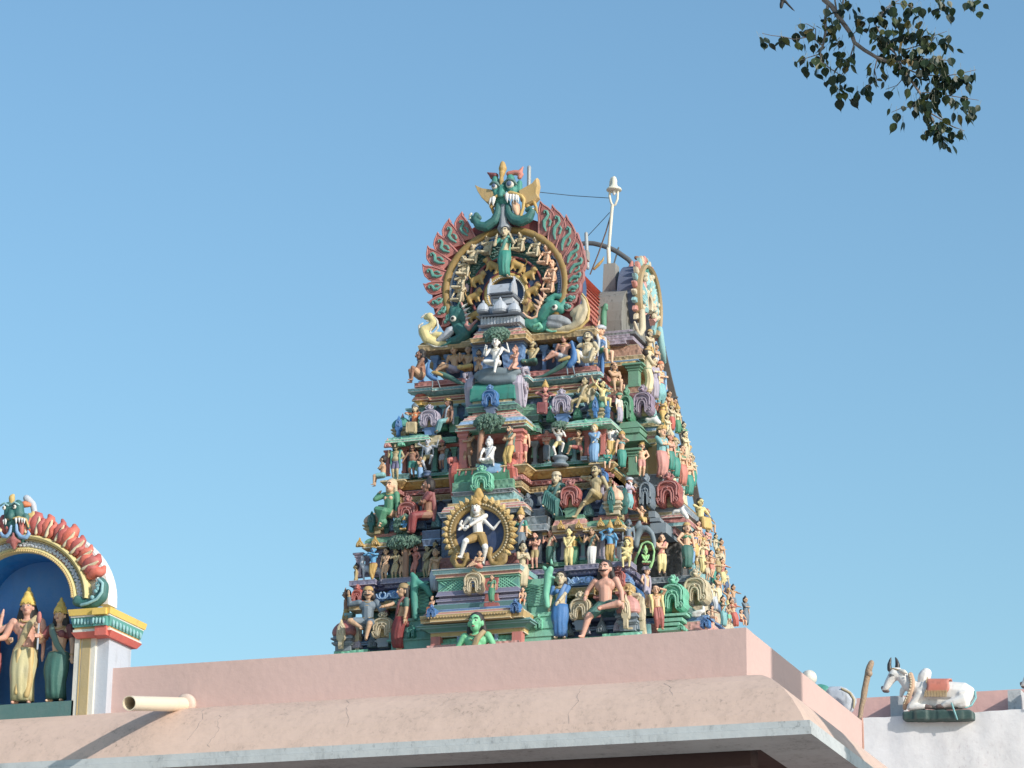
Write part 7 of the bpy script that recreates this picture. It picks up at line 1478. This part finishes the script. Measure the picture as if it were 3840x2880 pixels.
R_, J = nst('goddess in dark green sari and red blouse standing beside the crowned god', 322, 1284, 525, .13, arms=('bless', 'down'), skin='peach', fem=True, low='skirt', lc='dgreen', top='sari', tc='maroon', hat='crown', hc=(226, 186, 70), hair='long', neck='gold', belt='gold', yaw=4, dside=-1, drape='dgreen', hl=(-.20, -.14, .27))
q_ = MB(); q_.ell(J['ha'][-1]+V((0, -.01, .085)), (.014, .014, .05)); q_.build('lotus_bud', P('khaki'), R_, smooth=True, local=True)
nst('goddess at the left picture edge, only her raised hand in view', -75, 1285, 525, .13, arms=('down', 'bless'), skin='peach', fem=True, low='skirt', lc='brick', top='sari', tc='dgreen', hat='crown', hair='long', neck='gold', yaw=14, hr=(.25, -.14, .14))
# ------------------------------------------------------------------ whitewashed wall with bulls
YW = 27.0
FQ = Frame('Q', Y=YW, ref=(1600, 650))
a = FQ(1040, 765); b = FQ(2212, 690); 
wall_ = empty('white_wall', (a.x, YW, 0), 'rough whitewashed wall at the right with a bull statue on top', 'whitewashed wall')
ztop = a.z+.005
nx, nz = 60, 24; vs = []; fs = []; rng = random.Random(2)
for i in range(nz+1):
    for j in range(nx+1):
        x = a.x-.7+3.9*j/nx; z_ = ztop-2.6*(i/nz); q = noise.noise(V((x*5, z_*5, 1)))*.018+noise.noise(V((x*16, z_*16, 4)))*.006
        vs.append((x, YW+q+.0, z_+(noise.noise(V((x*6, 0, 7)))*.01 if i == 0 else 0)))
for i in range(nz):
    for j in range(nx): k = i*(nx+1)+j; fs.append((k, k+nx+1, k+nx+2, k+1))
m_ = MB().add(vs, fs); m_.build('wall_face', M_wh, wall_, smooth=True)
MB().box((a.x-.7, YW+.03, 0), (a.x+3.2, YW+.5, ztop-.015)).build('wall', M_wh, wall_)
t = FQ(1100, 613); m_ = MB(); p_ = PY(*zp('Q', 1040, 615), YW+.45); p2 = PY(*zp('Q', 2212, 555), YW+.45)
MB().box((p_.x-.6, YW+.45, ztop-.1), (p2.x+1.2, YW+.62, p_.z)).build('back_parapet', plaster((222, 178, 170), (176, 150, 140), 'pink_plaster_far', .7, .35), wall_)
for x0, x1, y0 in ((1238, 1330, 605), (2092, 2188, 562)):
    p_ = PY(*zp('Q', x0, y0), YW+.22); p2 = PY(*zp('Q', x1, y0), YW+.22); MB().box((p_.x, YW+.22, ztop-.05), (p2.x, YW+.46, p_.z+.003)).build('merlon', M_fas, wall_)
def nandi(label, dx, dy, parts=None):
    F_ = FQ; o = FQ(1590+dx, 700+dy); r_ = empty('bull_statue', o, label, 'bull statue', 'bull statues on the white wall')
    T = lambda cs: [[(x+dx, y+dy, r, d) for x, y, r, d in c] for c in cs]
    blob('body', F_, T([[(1765, 590, 92, 20), (1690, 578, 84, 10), (1600, 575, 84, 10), (1500, 565, 80, 10), (1440, 560, 66, 0)], [(1780, 620, 74, -20), (1790, 650, 40, -40)], [(1440, 560, 62, 0), (1370, 520, 46, -6), (1330, 470, 42, -10)], [(1330, 455, 40, -10), (1270, 450, 42, -14), (1235, 500, 32, -16), (1212, 545, 25, -18), (1198, 556, 20, -18)], [(1270, 430, 36, -14), (1300, 420, 26, -14)],
        [(1330, 560, 22, -6), (1320, 600, 14, -6)], [(1760, 650, 50, 0), (1600, 655, 50, 0), (1480, 650, 46, 0)],
        [(1470, 600, 50, -30), (1420, 660, 30, -46), (1395, 690, 26, -50)], [(1395, 695, 26, -50), (1480, 690, 22, -56), (1500, 688, 20, -56)], [(1460, 620, 40, 60), (1390, 690, 24, 50), (1470, 700, 20, 40)],
        [(1790, 640, 46, -50), (1720, 660, 36, -64), (1660, 668, 24, -70)], [(1800, 675, 30, -56), (1760, 680, 24, -60)], [(1640, 680, 22, -66), (1670, 672, 24, -66)]]), P('white', dirt=.12), r_, vox=.0085)
    blob('hump', F_, T([[(1480, 510, 46, 14), (1482, 465, 48, 10), (1496, 440, 45, 8)]]), P('white', dirt=.12), r_, vox=.0085)
    for cs in ([[(1240, 415, 18, -30), (1238, 380, 16, -30), (1246, 345, 10, -30), (1252, 328, 5, -30)]], [[(1285, 410, 21, 20), (1288, 370, 18, 20), (1280, 335, 11, 20), (1272, 318, 6, 20)]]): blob('horn', F_, T(cs), P('black', rough=.4), r_, vox=.006)
    blob('ear', F_, T([[(1320, 425, 15, -44), (1350, 435, 17, -52), (1372, 448, 8, -54)]]), P('offw', dirt=.1), r_, vox=.006)
    blob('muzzle', F_, T([[(1188, 545, 15, -18), (1200, 566, 16, -18), (1225, 570, 14, -18)]]), P('dark', rough=.5), r_, vox=.006)
    e = MB().ell(FQ(1252+dx, 466+dy, -52), (.012, .008, .007), 10, 7).build('eye', P('black', rough=.3), r_, smooth=True)
    MB().tube([FQ(x+dx, y+dy, -54) for x, y in ((1238, 460), (1255, 454), (1276, 462))], .0035, 5).build('eyelid', P('black'), r_)
    MB().tube([FQ(x+dx, y+dy, d) for x, y, d in ((1238, 418, -36), (1270, 410, -40), (1305, 420, -42), (1320, 430, -40))], .007, 6).build('head_band', P('dgold'), r_, smooth=True)
    # collar of beads round the neck
    m_ = MB(); pts = [(1395, 455, -30), (1412, 500, -46), (1412, 545, -54), (1395, 600, -52), (1372, 645, -44), (1355, 665, -20), (1350, 690, -10)]
    m_.tube([FQ(x+dx, y+dy, d-14) for x, y, d in pts], .026, 8, flat=.6); m_.build('collar', P('tan'), r_, smooth=True)
    m_ = MB()
    for i in range(13): t = i/12*(len(pts)-2); k = int(t); f = t-k; x, y, d = [pts[k][j]+(pts[k+1][j]-pts[k][j])*f for j in range(3)]; m_.ell(FQ(x-4+dx, y+dy, d-42), (.010, .008, .010), 8, 6)
    m_.build('bell_row', P('sand'), r_)
    # saddle cloth following the back
    m_ = MB(); vs = []; nu, nv = 8, 10
    for i in range(nu+1):
        for j in range(nv+1):
            x = 1518+(1680-1518)*i/nu; an = -.35+2.2*j/nv; R_ = 80; yc = 574; vs.append(FQ(x+dx-(8 if j == nv else 0)+6*math.sin(j), yc+dy-R_*1.13*math.cos(an-.35) if an < .0 else yc+dy-R_*1.13*math.cos(an*.95), 10-R_*1.12*math.sin(max(an, -.6))))
    fs = [(i*(nv+1)+j, (i+1)*(nv+1)+j, (i+1)*(nv+1)+j+1, i*(nv+1)+j+1) for i in range(nu) for j in range(nv)]
    o_ = m_.add(vs, fs).build('saddle_cloth', P((204, 104, 80), dirt=.3), r_, smooth=True); sd = o_.modifiers.new('thick', 'SOLIDIFY'); sd.thickness = .012
    m_ = MB()
    for i in range(15): x = 1512+i*11; m_.tube([FQ(x+dx, 582+dy-(i*.3), -86), FQ(x+dx-3, 622+dy, -90)], .006, 5)
    for y in (480, 540): m_.tube([FQ(1522+dx, y+dy, -60), FQ(1518+dx, y+40+dy, -90)], .005, 5)
    m_.build('fringe', P('dgold'), r_)
    blob('tail', F_, T([[(1855, 570, 10, 0), (1865, 620, 9, -20), (1840, 680, 8, -50), (1800, 700, 7, -70)], [(1700, 660, 7, -90), (1720, 720, 8, -92), (1745, 790, 6, -92)]]), P('aqua', dirt=.1), r_, vox=.006)
    blob('hoof', F_, T([[(1510, 690, 19, -56), (1540, 692, 15, -56)], [(1600, 690, 17, -68), (1635, 690, 16, -68)]]), P('dark'), r_, vox=.006)
    m_ = MB(); rg = random.Random(9+dx)
    for i in range(30): x = 1385+i*14.6; q_ = FQ(x+dx, 752+dy+rg.uniform(-4, 4), 10); m_.cbox((q_.x, q_.y+.05, q_.z), (.12, .30+rg.uniform(-.03, .03), .088+rg.uniform(-.012, .012)))
    m_.build('rock_base', P((34, 66, 62), dirt=.5), r_, vox=.012)
    return r_
nandi('white lying bull statue with orange saddle cloth on a dark green rock base, wall top', 0, 0)
nandi('bull statue half out of the picture at the right edge of the wall', 1010, -30)
# rump of another bull and a ball finial behind the parapet
o = FQ(880, 640); r_ = empty('bull_statue', o, 'rump of a white bull with green cloth showing above the sunlit parapet slope', 'bull statue', 'bull statues on the white wall')
blob('body', FQ, [[(800, 610, 80, 0), (880, 615, 86, 0), (920, 640, 80, -10)], [(930, 680, 60, -20), (900, 720, 50, -20)]], P('lgrey'), r_, vox=.012); blob('saddle_cloth', FQ, [[(730, 560, 46, -20), (765, 570, 46, -24), (755, 610, 46, -40)]], P('teal'), r_, vox=.012)
blob('tail', FQ, [[(900, 560, 9, -70), (960, 590, 10, -60), (990, 640, 10, -60), (985, 700, 9, -60)]], P('olive'), r_, vox=.009)
c = FQ(648, 470); o = MB().ell(c, .075, 16, 12).ell(c-V((0, 0, .12)), (.04, .04, .10), 12, 8).build('ball_finial', P('offw'), None, smooth=True, origin=c); tag(o, 'small white ball finial behind the sunlit parapet slope', 'finial')
# wooden stake and rusty down pipe at the back corner
F_ = Frame('Q', Y=25.6, ref=(1050, 600)); pts = [(1008, 790, 19), (1020, 740, 18), (1032, 680, 19), (1042, 620, 22), (1050, 570, 24), (1062, 520, 22), (1072, 450, 24), (1082, 420, 26), (1090, 390, 24), (1098, 362, 22)]
r_ = empty('wooden_stake', F_(1015, 780), 'rough weathered wooden stake leaning at the corner between parapet and white wall', 'wooden stake')
m_ = MB(); m_.tube([F_(x+3*math.sin(i*2.3), y) for i, (x, y, r) in enumerate(pts)], [r*F_.k for x, y, r in pts], 12); m_.ell(F_(1058, 560), (.024, .024, .02)); m_.ell(F_(1088, 440, -8), (.03, .03, .03)); m_.build('stake', P((150, 118, 86), scale=24, dirt=.9, bump=.8), r_, smooth=True)
F_ = Frame('Q', Y=24.76, ref=(1036, 880)); m_ = MB().tube([F_(1032, 765), F_(1036, 830), F_(1040, 985)], .012, 8); o = m_.build('down_pipe', P((176, 112, 90), dirt=.6), None, smooth=True, origin=F_(1036, 980)); tag(o, 'thin rusty red pipe running down the parapet end by the white wall', 'down pipe')
a = PY(*zp('Q', 1045, 770), 25.2); b = PY(*zp('Q', 1076, 770), 25.2)
MB().box((XR-.4, 24.9, 5.5), (XR+.02, 26.4, z1-.28)).build('wall_end', M_pink, hall)
# ------------------------------------------------------------------ things on top of the tower
def wire(label, pts, r, mat='black', name='wire', cat='wire'):
    o = MB().tube(pts, r, 5).build(name, P(mat, dirt=0), None, origin=pts[0]); return tag(o, label, cat)
p0 = PY(2298, 985, 44.7)
lp = empty('lamp_post', p0, 'white lamp post with hooked top and bell shaped shade on the grey block', 'lamp post')
FU = Frame('U', Y=44.7, ref=(320, 600))
m_ = MB(); m_.tube([FU(316, 915), FU(314, 830), FU(312, 790)], .035, 10); m_.tube([FU(314, 800), FU(330, 600), FU(345, 420), FU(350, 405)], .028, 10); m_.tube([FU(350, 410), FU(332, 370), FU(322, 320), (FU(326, 250)), FU(332, 190), FU(342, 162), FU(358, 155), FU(372, 165), FU(380, 190)], .020, 8); m_.tube([FU(350, 410), FU(375, 395), FU(392, 350), FU(396, 285)], .020, 8)
m_.build('pole', P((218, 208, 186), dirt=.4, rough=.5), lp, smooth=True)
c = FU(362, 262, 0); MB().lathe(c, [(.125, -.02), (.13, -.005), (.115, .02), (.07, .045), (.052, .08), (.045, .17), (.035, .21), (.01, .235)], 20).build('lamp_shade', P((226, 220, 196), dirt=.2), lp, smooth=True)
MB().ell(c-V((0, 0, .05)), (.03, .03, .055), 10, 8).build('bulb', P('white', dirt=0, rough=.2), lp, smooth=True)
MB().tube([FU(306, 910), FU(300, 830), FU(318, 640), FU(348, 470), FU(352, 420)], .007, 5).build('cable', P('black'), lp)
wire('brown stay rod slanting up to the lamp post neck', [FU(150, 1015), FU(220, 840), FU(290, 640), FU(345, 450)], .012, 'wood', 'stay_rod', 'stay rod')
PA = Frame('A', Y=43.4, ref=(1070, 200)); r_ = MB().tube([PA(1066, 420), PA(1070, 240), PA(1071, 150)], .034, 10).build('steel_pipe', P((140, 146, 150), rough=.45, dirt=.3), None, origin=PA(1066, 420)); tag(r_, 'short grey steel pipe standing behind the demon head', 'steel pipe')
r_ = MB().tube([FU(128, 960), FU(120, 800), FU(114, 655)], .032, 10).build('steel_pipe', P((140, 146, 150), rough=.45, dirt=.3), None, origin=FU(128, 960)); tag(r_, 'short grey steel pipe right of the big gable flames', 'steel pipe')
wire('thin black wire from the demon head to the lamp post', [PA(1150, 355), FU(0, 318), FU(160, 328), FU(318, 338)], .006)
wire('thin black wire from the short pipe up to the lamp post', [FU(125, 680), FU(210, 590), FU(322, 468)], .006)
m_ = MB(); Fh = Frame('U', Y=45.1, ref=(300, 800)); hp_ = [(60, 748), (120, 738), (180, 742), (250, 758), (320, 782), (380, 810), (440, 850), (490, 885), (530, 930)]
m_.tube([Fh(x, y) for x, y in hp_], .042, 8, flat=.5); r_ = m_.build('iron_hoop', P((62, 64, 68), rough=.5, dirt=.4), None, smooth=True, origin=Fh(60, 748)); tag(r_, 'dark bent iron hoop arching from the gable to the side demon head', 'iron hoop')
wire('thin iron strut propping the bent hoop', [Fh(402, 780), Fh(362, 920)], .014, 'dgrey', 'strut', 'strut')
MB().box((FU(130, 940).x, 44.2, FU(130, 975).z), (FU(205, 940).x, 44.35, FU(200, 885).z)).build('bracket_box', P('concrete'), roof)
r_ = blob('gold_feather', FU, [[(185, 970, 12, 0), (225, 930, 15, 0), (262, 890, 10, 0), (272, 858, 5, 0)]], P('gold'), None, vox=.012); tag(r_, 'gold curved feather finial beside the lamp block', 'finial')
# ladder
def rpt(x, y, X=-13.0): return PY(x, y, 45.9)
ld = empty('ladder', rpt(2610, 1900), 'long grey metal ladder leaning along the right back edge of the tower', 'ladder')
pl = [(2446, 1160), (2456, 1200), (2483, 1306), (2507, 1417), (2531, 1513), (2540, 1550), (2567, 1666), (2594, 1779), (2610, 1863), (2630, 1960)]
m_ = MB()
vs = []
for x, y in pl: c = rpt(x, y); vs += [c+V((-.055, -.02, 0)), c+V((.055, -.02, 0)), c+V((.055, .03, 0)), c+V((-.055, .03, 0))]
fs = [(i*4+j, i*4+(j+1) % 4, (i+1)*4+(j+1) % 4, (i+1)*4+j) for i in range(len(pl)-1) for j in range(4)]; m_.add(vs, fs+[(3, 2, 1, 0)]); m_.build('rail', P((92, 86, 82), dirt=.6, pure=True), ld)
for x0, y0, x1, y1 in ((2436, 1315, 2496, 1304), (2470, 1372, 2496, 1364), (2490, 1500, 2542, 1492), (2560, 1690, 2590, 1684)): MB().tube([rpt(x0, y0)+V((0, -.04, 0)), rpt(x1, y1)+V((0, -.04, 0))], .018, 8).build('rung', P('dgrey'), ld)
# ------------------------------------------------------------------ peepal branch and bird
YT = 24.0
FT_ = Frame('T', Y=YT, ref=(1000, 500))
tree = empty('peepal_tree', (2.2, 18.35, 0), 'overhanging peepal branch with heart shaped leaves against the sky, top right corner', 'tree')
limbs = [([(560, -160), (620, 0), (680, 50), (730, 130), (790, 210), (840, 280), (860, 340), (940, 400), (1040, 460), (1150, 500), (1250, 560), (1320, 650), (1380, 740)], 22, 9), ([(650, 30), (628, 150), (630, 260), (610, 370), (590, 420), (600, 500), (680, 560), (740, 600)], 13, 3),
  ([(600, 360), (550, 320), (480, 300), (380, 318), (300, 300), (200, 290), (130, 275)], 6, 2), ([(590, 430), (540, 440), (480, 455), (430, 470)], 5, 2), ([(590, 450), (575, 520), (572, 600)], 4, 2), ([(1150, 500), (1250, 480), (1350, 470), (1500, 470), (1600, 480)], 7, 3), ([(1300, 560), (1400, 600), (1600, 605), (1700, 590), (1830, 560)], 6, 2), ([(1380, 740), (1420, 820), (1460, 900), (1560, 960), (1640, 1010), (1740, 1050)], 8, 2), ([(1400, 740), (1500, 740), (1600, 760), (1720, 780), (1850, 800)], 5, 2),
  ([(1380, 780), (1320, 850), (1240, 850), (1150, 885)], 4, 2), ([(1250, 620), (1200, 680), (1110, 710)], 4, 2), ([(1460, 900), (1500, 1000), (1560, 1100), (1610, 1150)], 5, 2), ([(860, 340), (830, 440), (800, 520), (740, 620), (740, 760)], 6, 2), ([(1040, 470), (1020, 560), (1040, 640), (960, 690), (900, 740)], 5, 2), ([(1250, 560), (1180, 420), (1080, 300), (1020, 180), (1100, 60), (1260, -40)], 8, 3),
  ([(720, 110), (700, -40)], 8, 6), ([(760, 60), (780, -60)], 8, 6), ([(1250, 400), (1400, 360), (1500, 290), (1600, 260)], 5, 2), ([(840, 280), (900, 230), (960, 160), (860, 120)], 4, 2), ([(740, 300), (700, 350), (760, 370)], 3, 2), ([(1060, 160), (1090, 90), (1180, 20), (1300, 30), (1380, 90)], 5, 2), ([(1500, -60), (1560, 40), (1620, 60)], 5, 2), ([(1760, -60), (1820, 30)], 4, 2), ([(1400, -60), (1420, 10)], 3, 2), ([(550, 320), (550, 230), (480, 190), (400, 200)], 4, 2), ([(1500, 300), (1470, 330), (1400, 420)], 4, 2)]
rng = random.Random(21); lpos = []
m_ = MB()
for li, (pts, r0, r1) in enumerate(limbs):
    dd = rng.uniform(-40, 40) if li else 0; n = len(pts); P3 = []
    for i, (x, y) in enumerate(pts): P3.append(FT_(x, y, dd*i/n))
    m_.tube(P3, [(r0+(r1-r0)*i/(n-1))*FT_.k for i in range(n)], 7)
    if r0 < 9 or li in (1,):
        L = sum(math.hypot(pts[i+1][0]-pts[i][0], pts[i+1][1]-pts[i][1]) for i in range(n-1)); k = int(L/36)
        for j in range(k):
            t = (j+rng.random())/k*(n-1); i = min(int(t), n-2); f = t-i
            lpos.append((pts[i][0]+(pts[i+1][0]-pts[i][0])*f+rng.uniform(-38, 38), pts[i][1]+(pts[i+1][1]-pts[i][1])*f+rng.uniform(-6, 50), rng.uniform(-60, 60)))
for cx_, cy_, rx, ry, n in ((1230, 330, 260, 150, 100), (1430, 560, 190, 150, 70), (1350, 250, 140, 60, 20), (1060, 590, 70, 110, 16), (1560, 620, 130, 100, 22), (1720, 650, 110, 80, 22), (1400, 800, 120, 90, 24), (1580, 800, 200, 90, 26), (1480, 1000, 110, 110, 30), (1620, 1080, 110, 80, 16), (1740, 880, 70, 70, 12), (700, 250, 80, 110, 24), (760, 740, 70, 80, 14), (760, 480, 90, 90, 14), (440, 480, 70, 60, 8), (440, 240, 80, 60, 8), (130, 300, 50, 50, 5), (930, 150, 100, 60, 8), (1150, 100, 120, 60, 12), (1330, 60, 80, 80, 10), (1560, 60, 90, 70, 16), (1840, 30, 90, 50, 9), (1590, 320, 70, 70, 8), (1620, 450, 80, 60, 8), (960, 740, 80, 70, 7), (780, 60, 90, 60, 8), (1220, 960, 60, 80, 5), (880, 100, 60, 60, 6), (640, 620, 60, 60, 6)):
    for _ in range(int(n*.72)): a = rng.uniform(0, 2*PI); u = math.sqrt(rng.random()); lpos.append((cx_+rx*u*math.cos(a), cy_+ry*u*math.sin(a), rng.uniform(-90, 90)))
# the limb continues out of the picture to a trunk standing right of the gate
q0 = FT_(560, -160); m_.tube([q0, q0+V((.3, .1, .9)), q0+V((1.2, -.6, 1.8)), V((1.9, 20.6, 12.6)), V((2.2, 18.5, 11.4))], [.047, .06, .09, .15, .22], 8)
m_.build('branch', P((104, 82, 70), scale=20, dirt=.6), tree, smooth=True)
MB().tube([(2.2, 18.35, -.2), (2.25, 18.3, 3), (2.2, 18.4, 7), (2.2, 18.35, 12.5), (2.3, 18.2, 15)], [.62, .50, .46, .42, .3], 14).build('trunk', P((110, 92, 78), scale=6, dirt=.7, bump=.8), tree, smooth=True)
def leafmat():
    mt, nt, b = newmat('peepal_leaf'); N = nt.nodes; L = nt.links; g_ = N.new('ShaderNodeNewGeometry'); r = N.new('ShaderNodeValToRGB'); L.new(g_.outputs['Random Per Island'], r.inputs['Fac'])
    cs = [(0, (26, 42, 30)), (.5, (38, 56, 38)), (.85, (60, 76, 44)), (.96, (86, 92, 46)), (1, (120, 96, 56))]
    el = r.color_ramp.elements; el[0].color = (*lin(cs[0][1]), 1); el[1].color = (*lin(cs[-1][1]), 1)
    for p_, c_ in cs[1:-1]: e = el.new(p_); e.color = (*lin(c_), 1)
    L.new(r.outputs[0], b.inputs['Base Color']); b.inputs['Roughness'].default_value = .45
    tr_ = N.new('ShaderNodeBsdfTranslucent'); L.new(r.outputs[0], tr_.inputs[0]); mx = N.new('ShaderNodeMixShader'); mx.inputs[0].default_value = .25; L.new(b.outputs[0], mx.inputs[1]); L.new(tr_.outputs[0], mx.inputs[2]); L.new(mx.outputs[0], nt.nodes['Material Output'].inputs[0]); return mt
LO = [(0, 0), (-.28, -.10), (-.48, -.34), (-.46, -.60), (-.30, -.84), (-.12, -1.0), (-.03, -1.16), (0, -1.38), (.03, -1.16), (.12, -1.0), (.30, -.84), (.46, -.60), (.48, -.34), (.28, -.10)]
lv = MB(); stm = MB()
for x, y, d in lpos:
    c = FT_(x, y, d); sz = rng.uniform(.05, .092); R_ = Matrix.Rotation(rng.uniform(-PI, PI), 3, 'Z') @ Matrix.Rotation(rng.gauss(.25, .35), 3, 'X') @ Matrix.Rotation(rng.gauss(0, .25), 3, 'Y')
    vs = []
    for u, v in LO: vs.append(c+R_ @ V((u*sz, .18*abs(u)*sz+.1*v*v*sz, v*sz)))
    vs.append(c+R_ @ V((0, .05*sz, -.55*sz))); k = len(LO)
    lv.add(vs, [(k, i, (i+1) % k) for i in range(k)])
    stm.tube([c, c+R_ @ V((0, -.1*sz, .5*sz))+V((0, 0, .02))], .0014, 3, capr=False)
tag(lv.build('foliage', leafmat(), tree, smooth=False), kind='stuff'); tag(stm.build('leaf_stalk', P((90, 92, 60)), tree), kind='stuff')
# bird tail at the upper edge
bd_ = empty('bird', FT_(280, -40), 'dark bird flying at the top edge, only its tail and wing tip in view', 'bird')
blob('body', FT_, [[(250, -70, 26, 0), (275, -30, 26, 0), (290, 0, 18, 0)], [(285, 0, 14, 0), (278, 35, 16, 0), (275, 58, 12, 0)], [(295, -5, 12, 0), (330, 35, 9, 0), (365, 72, 7, 0), (383, 88, 4, 0)], [(180, -60, 8, 0), (250, -60, 22, 0)], [(230, -80, 22, 0), (205, -100, 16, 0), (180, -102, 5, 0)]], P('black', dirt=0), bd_, vox=.006)
# ------------------------------------------------------------------ light and sky
EL, AZ = math.radians(24), math.radians(26)      # azimuth measured from +X towards the viewer
sd_ = V((math.cos(EL)*math.cos(AZ), -math.cos(EL)*math.sin(AZ), math.sin(EL)))
sl = bpy.data.lights.new('sun', 'SUN'); sl.energy = 3.4; sl.angle = math.radians(.53); sl.color = (1, .93, .83)
so = bpy.data.objects.new('sun', sl); col.objects.link(so); so.rotation_euler = (-sd_).to_track_quat('-Z', 'Y').to_euler(); so.location = (20, -20, 40)
w = bpy.data.worlds.new('World'); sc.world = w; w.use_nodes = True
nt = w.node_tree; bg = nt.nodes['Background']; sky = nt.nodes.new('ShaderNodeTexSky'); sky.sky_type = 'NISHITA'; sky.sun_disc = False
sky.sun_elevation = EL; sky.sun_rotation = math.atan2(sd_.x, sd_.y); sky.altitude = 0; sky.air_density = 1.5; sky.dust_density = 1.2; sky.ozone_density = 5.0
tn = nt.nodes.new('ShaderNodeMix'); tn.data_type = 'RGBA'; tn.blend_type = 'MULTIPLY'; tn.inputs['Factor'].default_value = 1; tn.inputs['B'].default_value = (.93, 1.02, .99, 1)
nt.links.new(sky.outputs[0], tn.inputs['A']); nt.links.new(tn.outputs['Result'], bg.inputs[0]); bg.inputs[1].default_value = .15
sc.view_settings.view_transform = 'Standard'; sc.view_settings.look = 'None'; sc.view_settings.gamma = 1; sc.view_settings.exposure = .24
sc.cycles.max_bounces = 6; sc.cycles.use_adaptive_sampling = True
# ground
g = MB(); S_ = 600; g.add([(-S_, -200, 0), (S_, -200, 0), (S_, 1500, 0), (-S_, 1500, 0)], [(0, 1, 2, 3)])
tag(g.build('ground', P((176, 164, 148), scale=.6)), kind='structure')
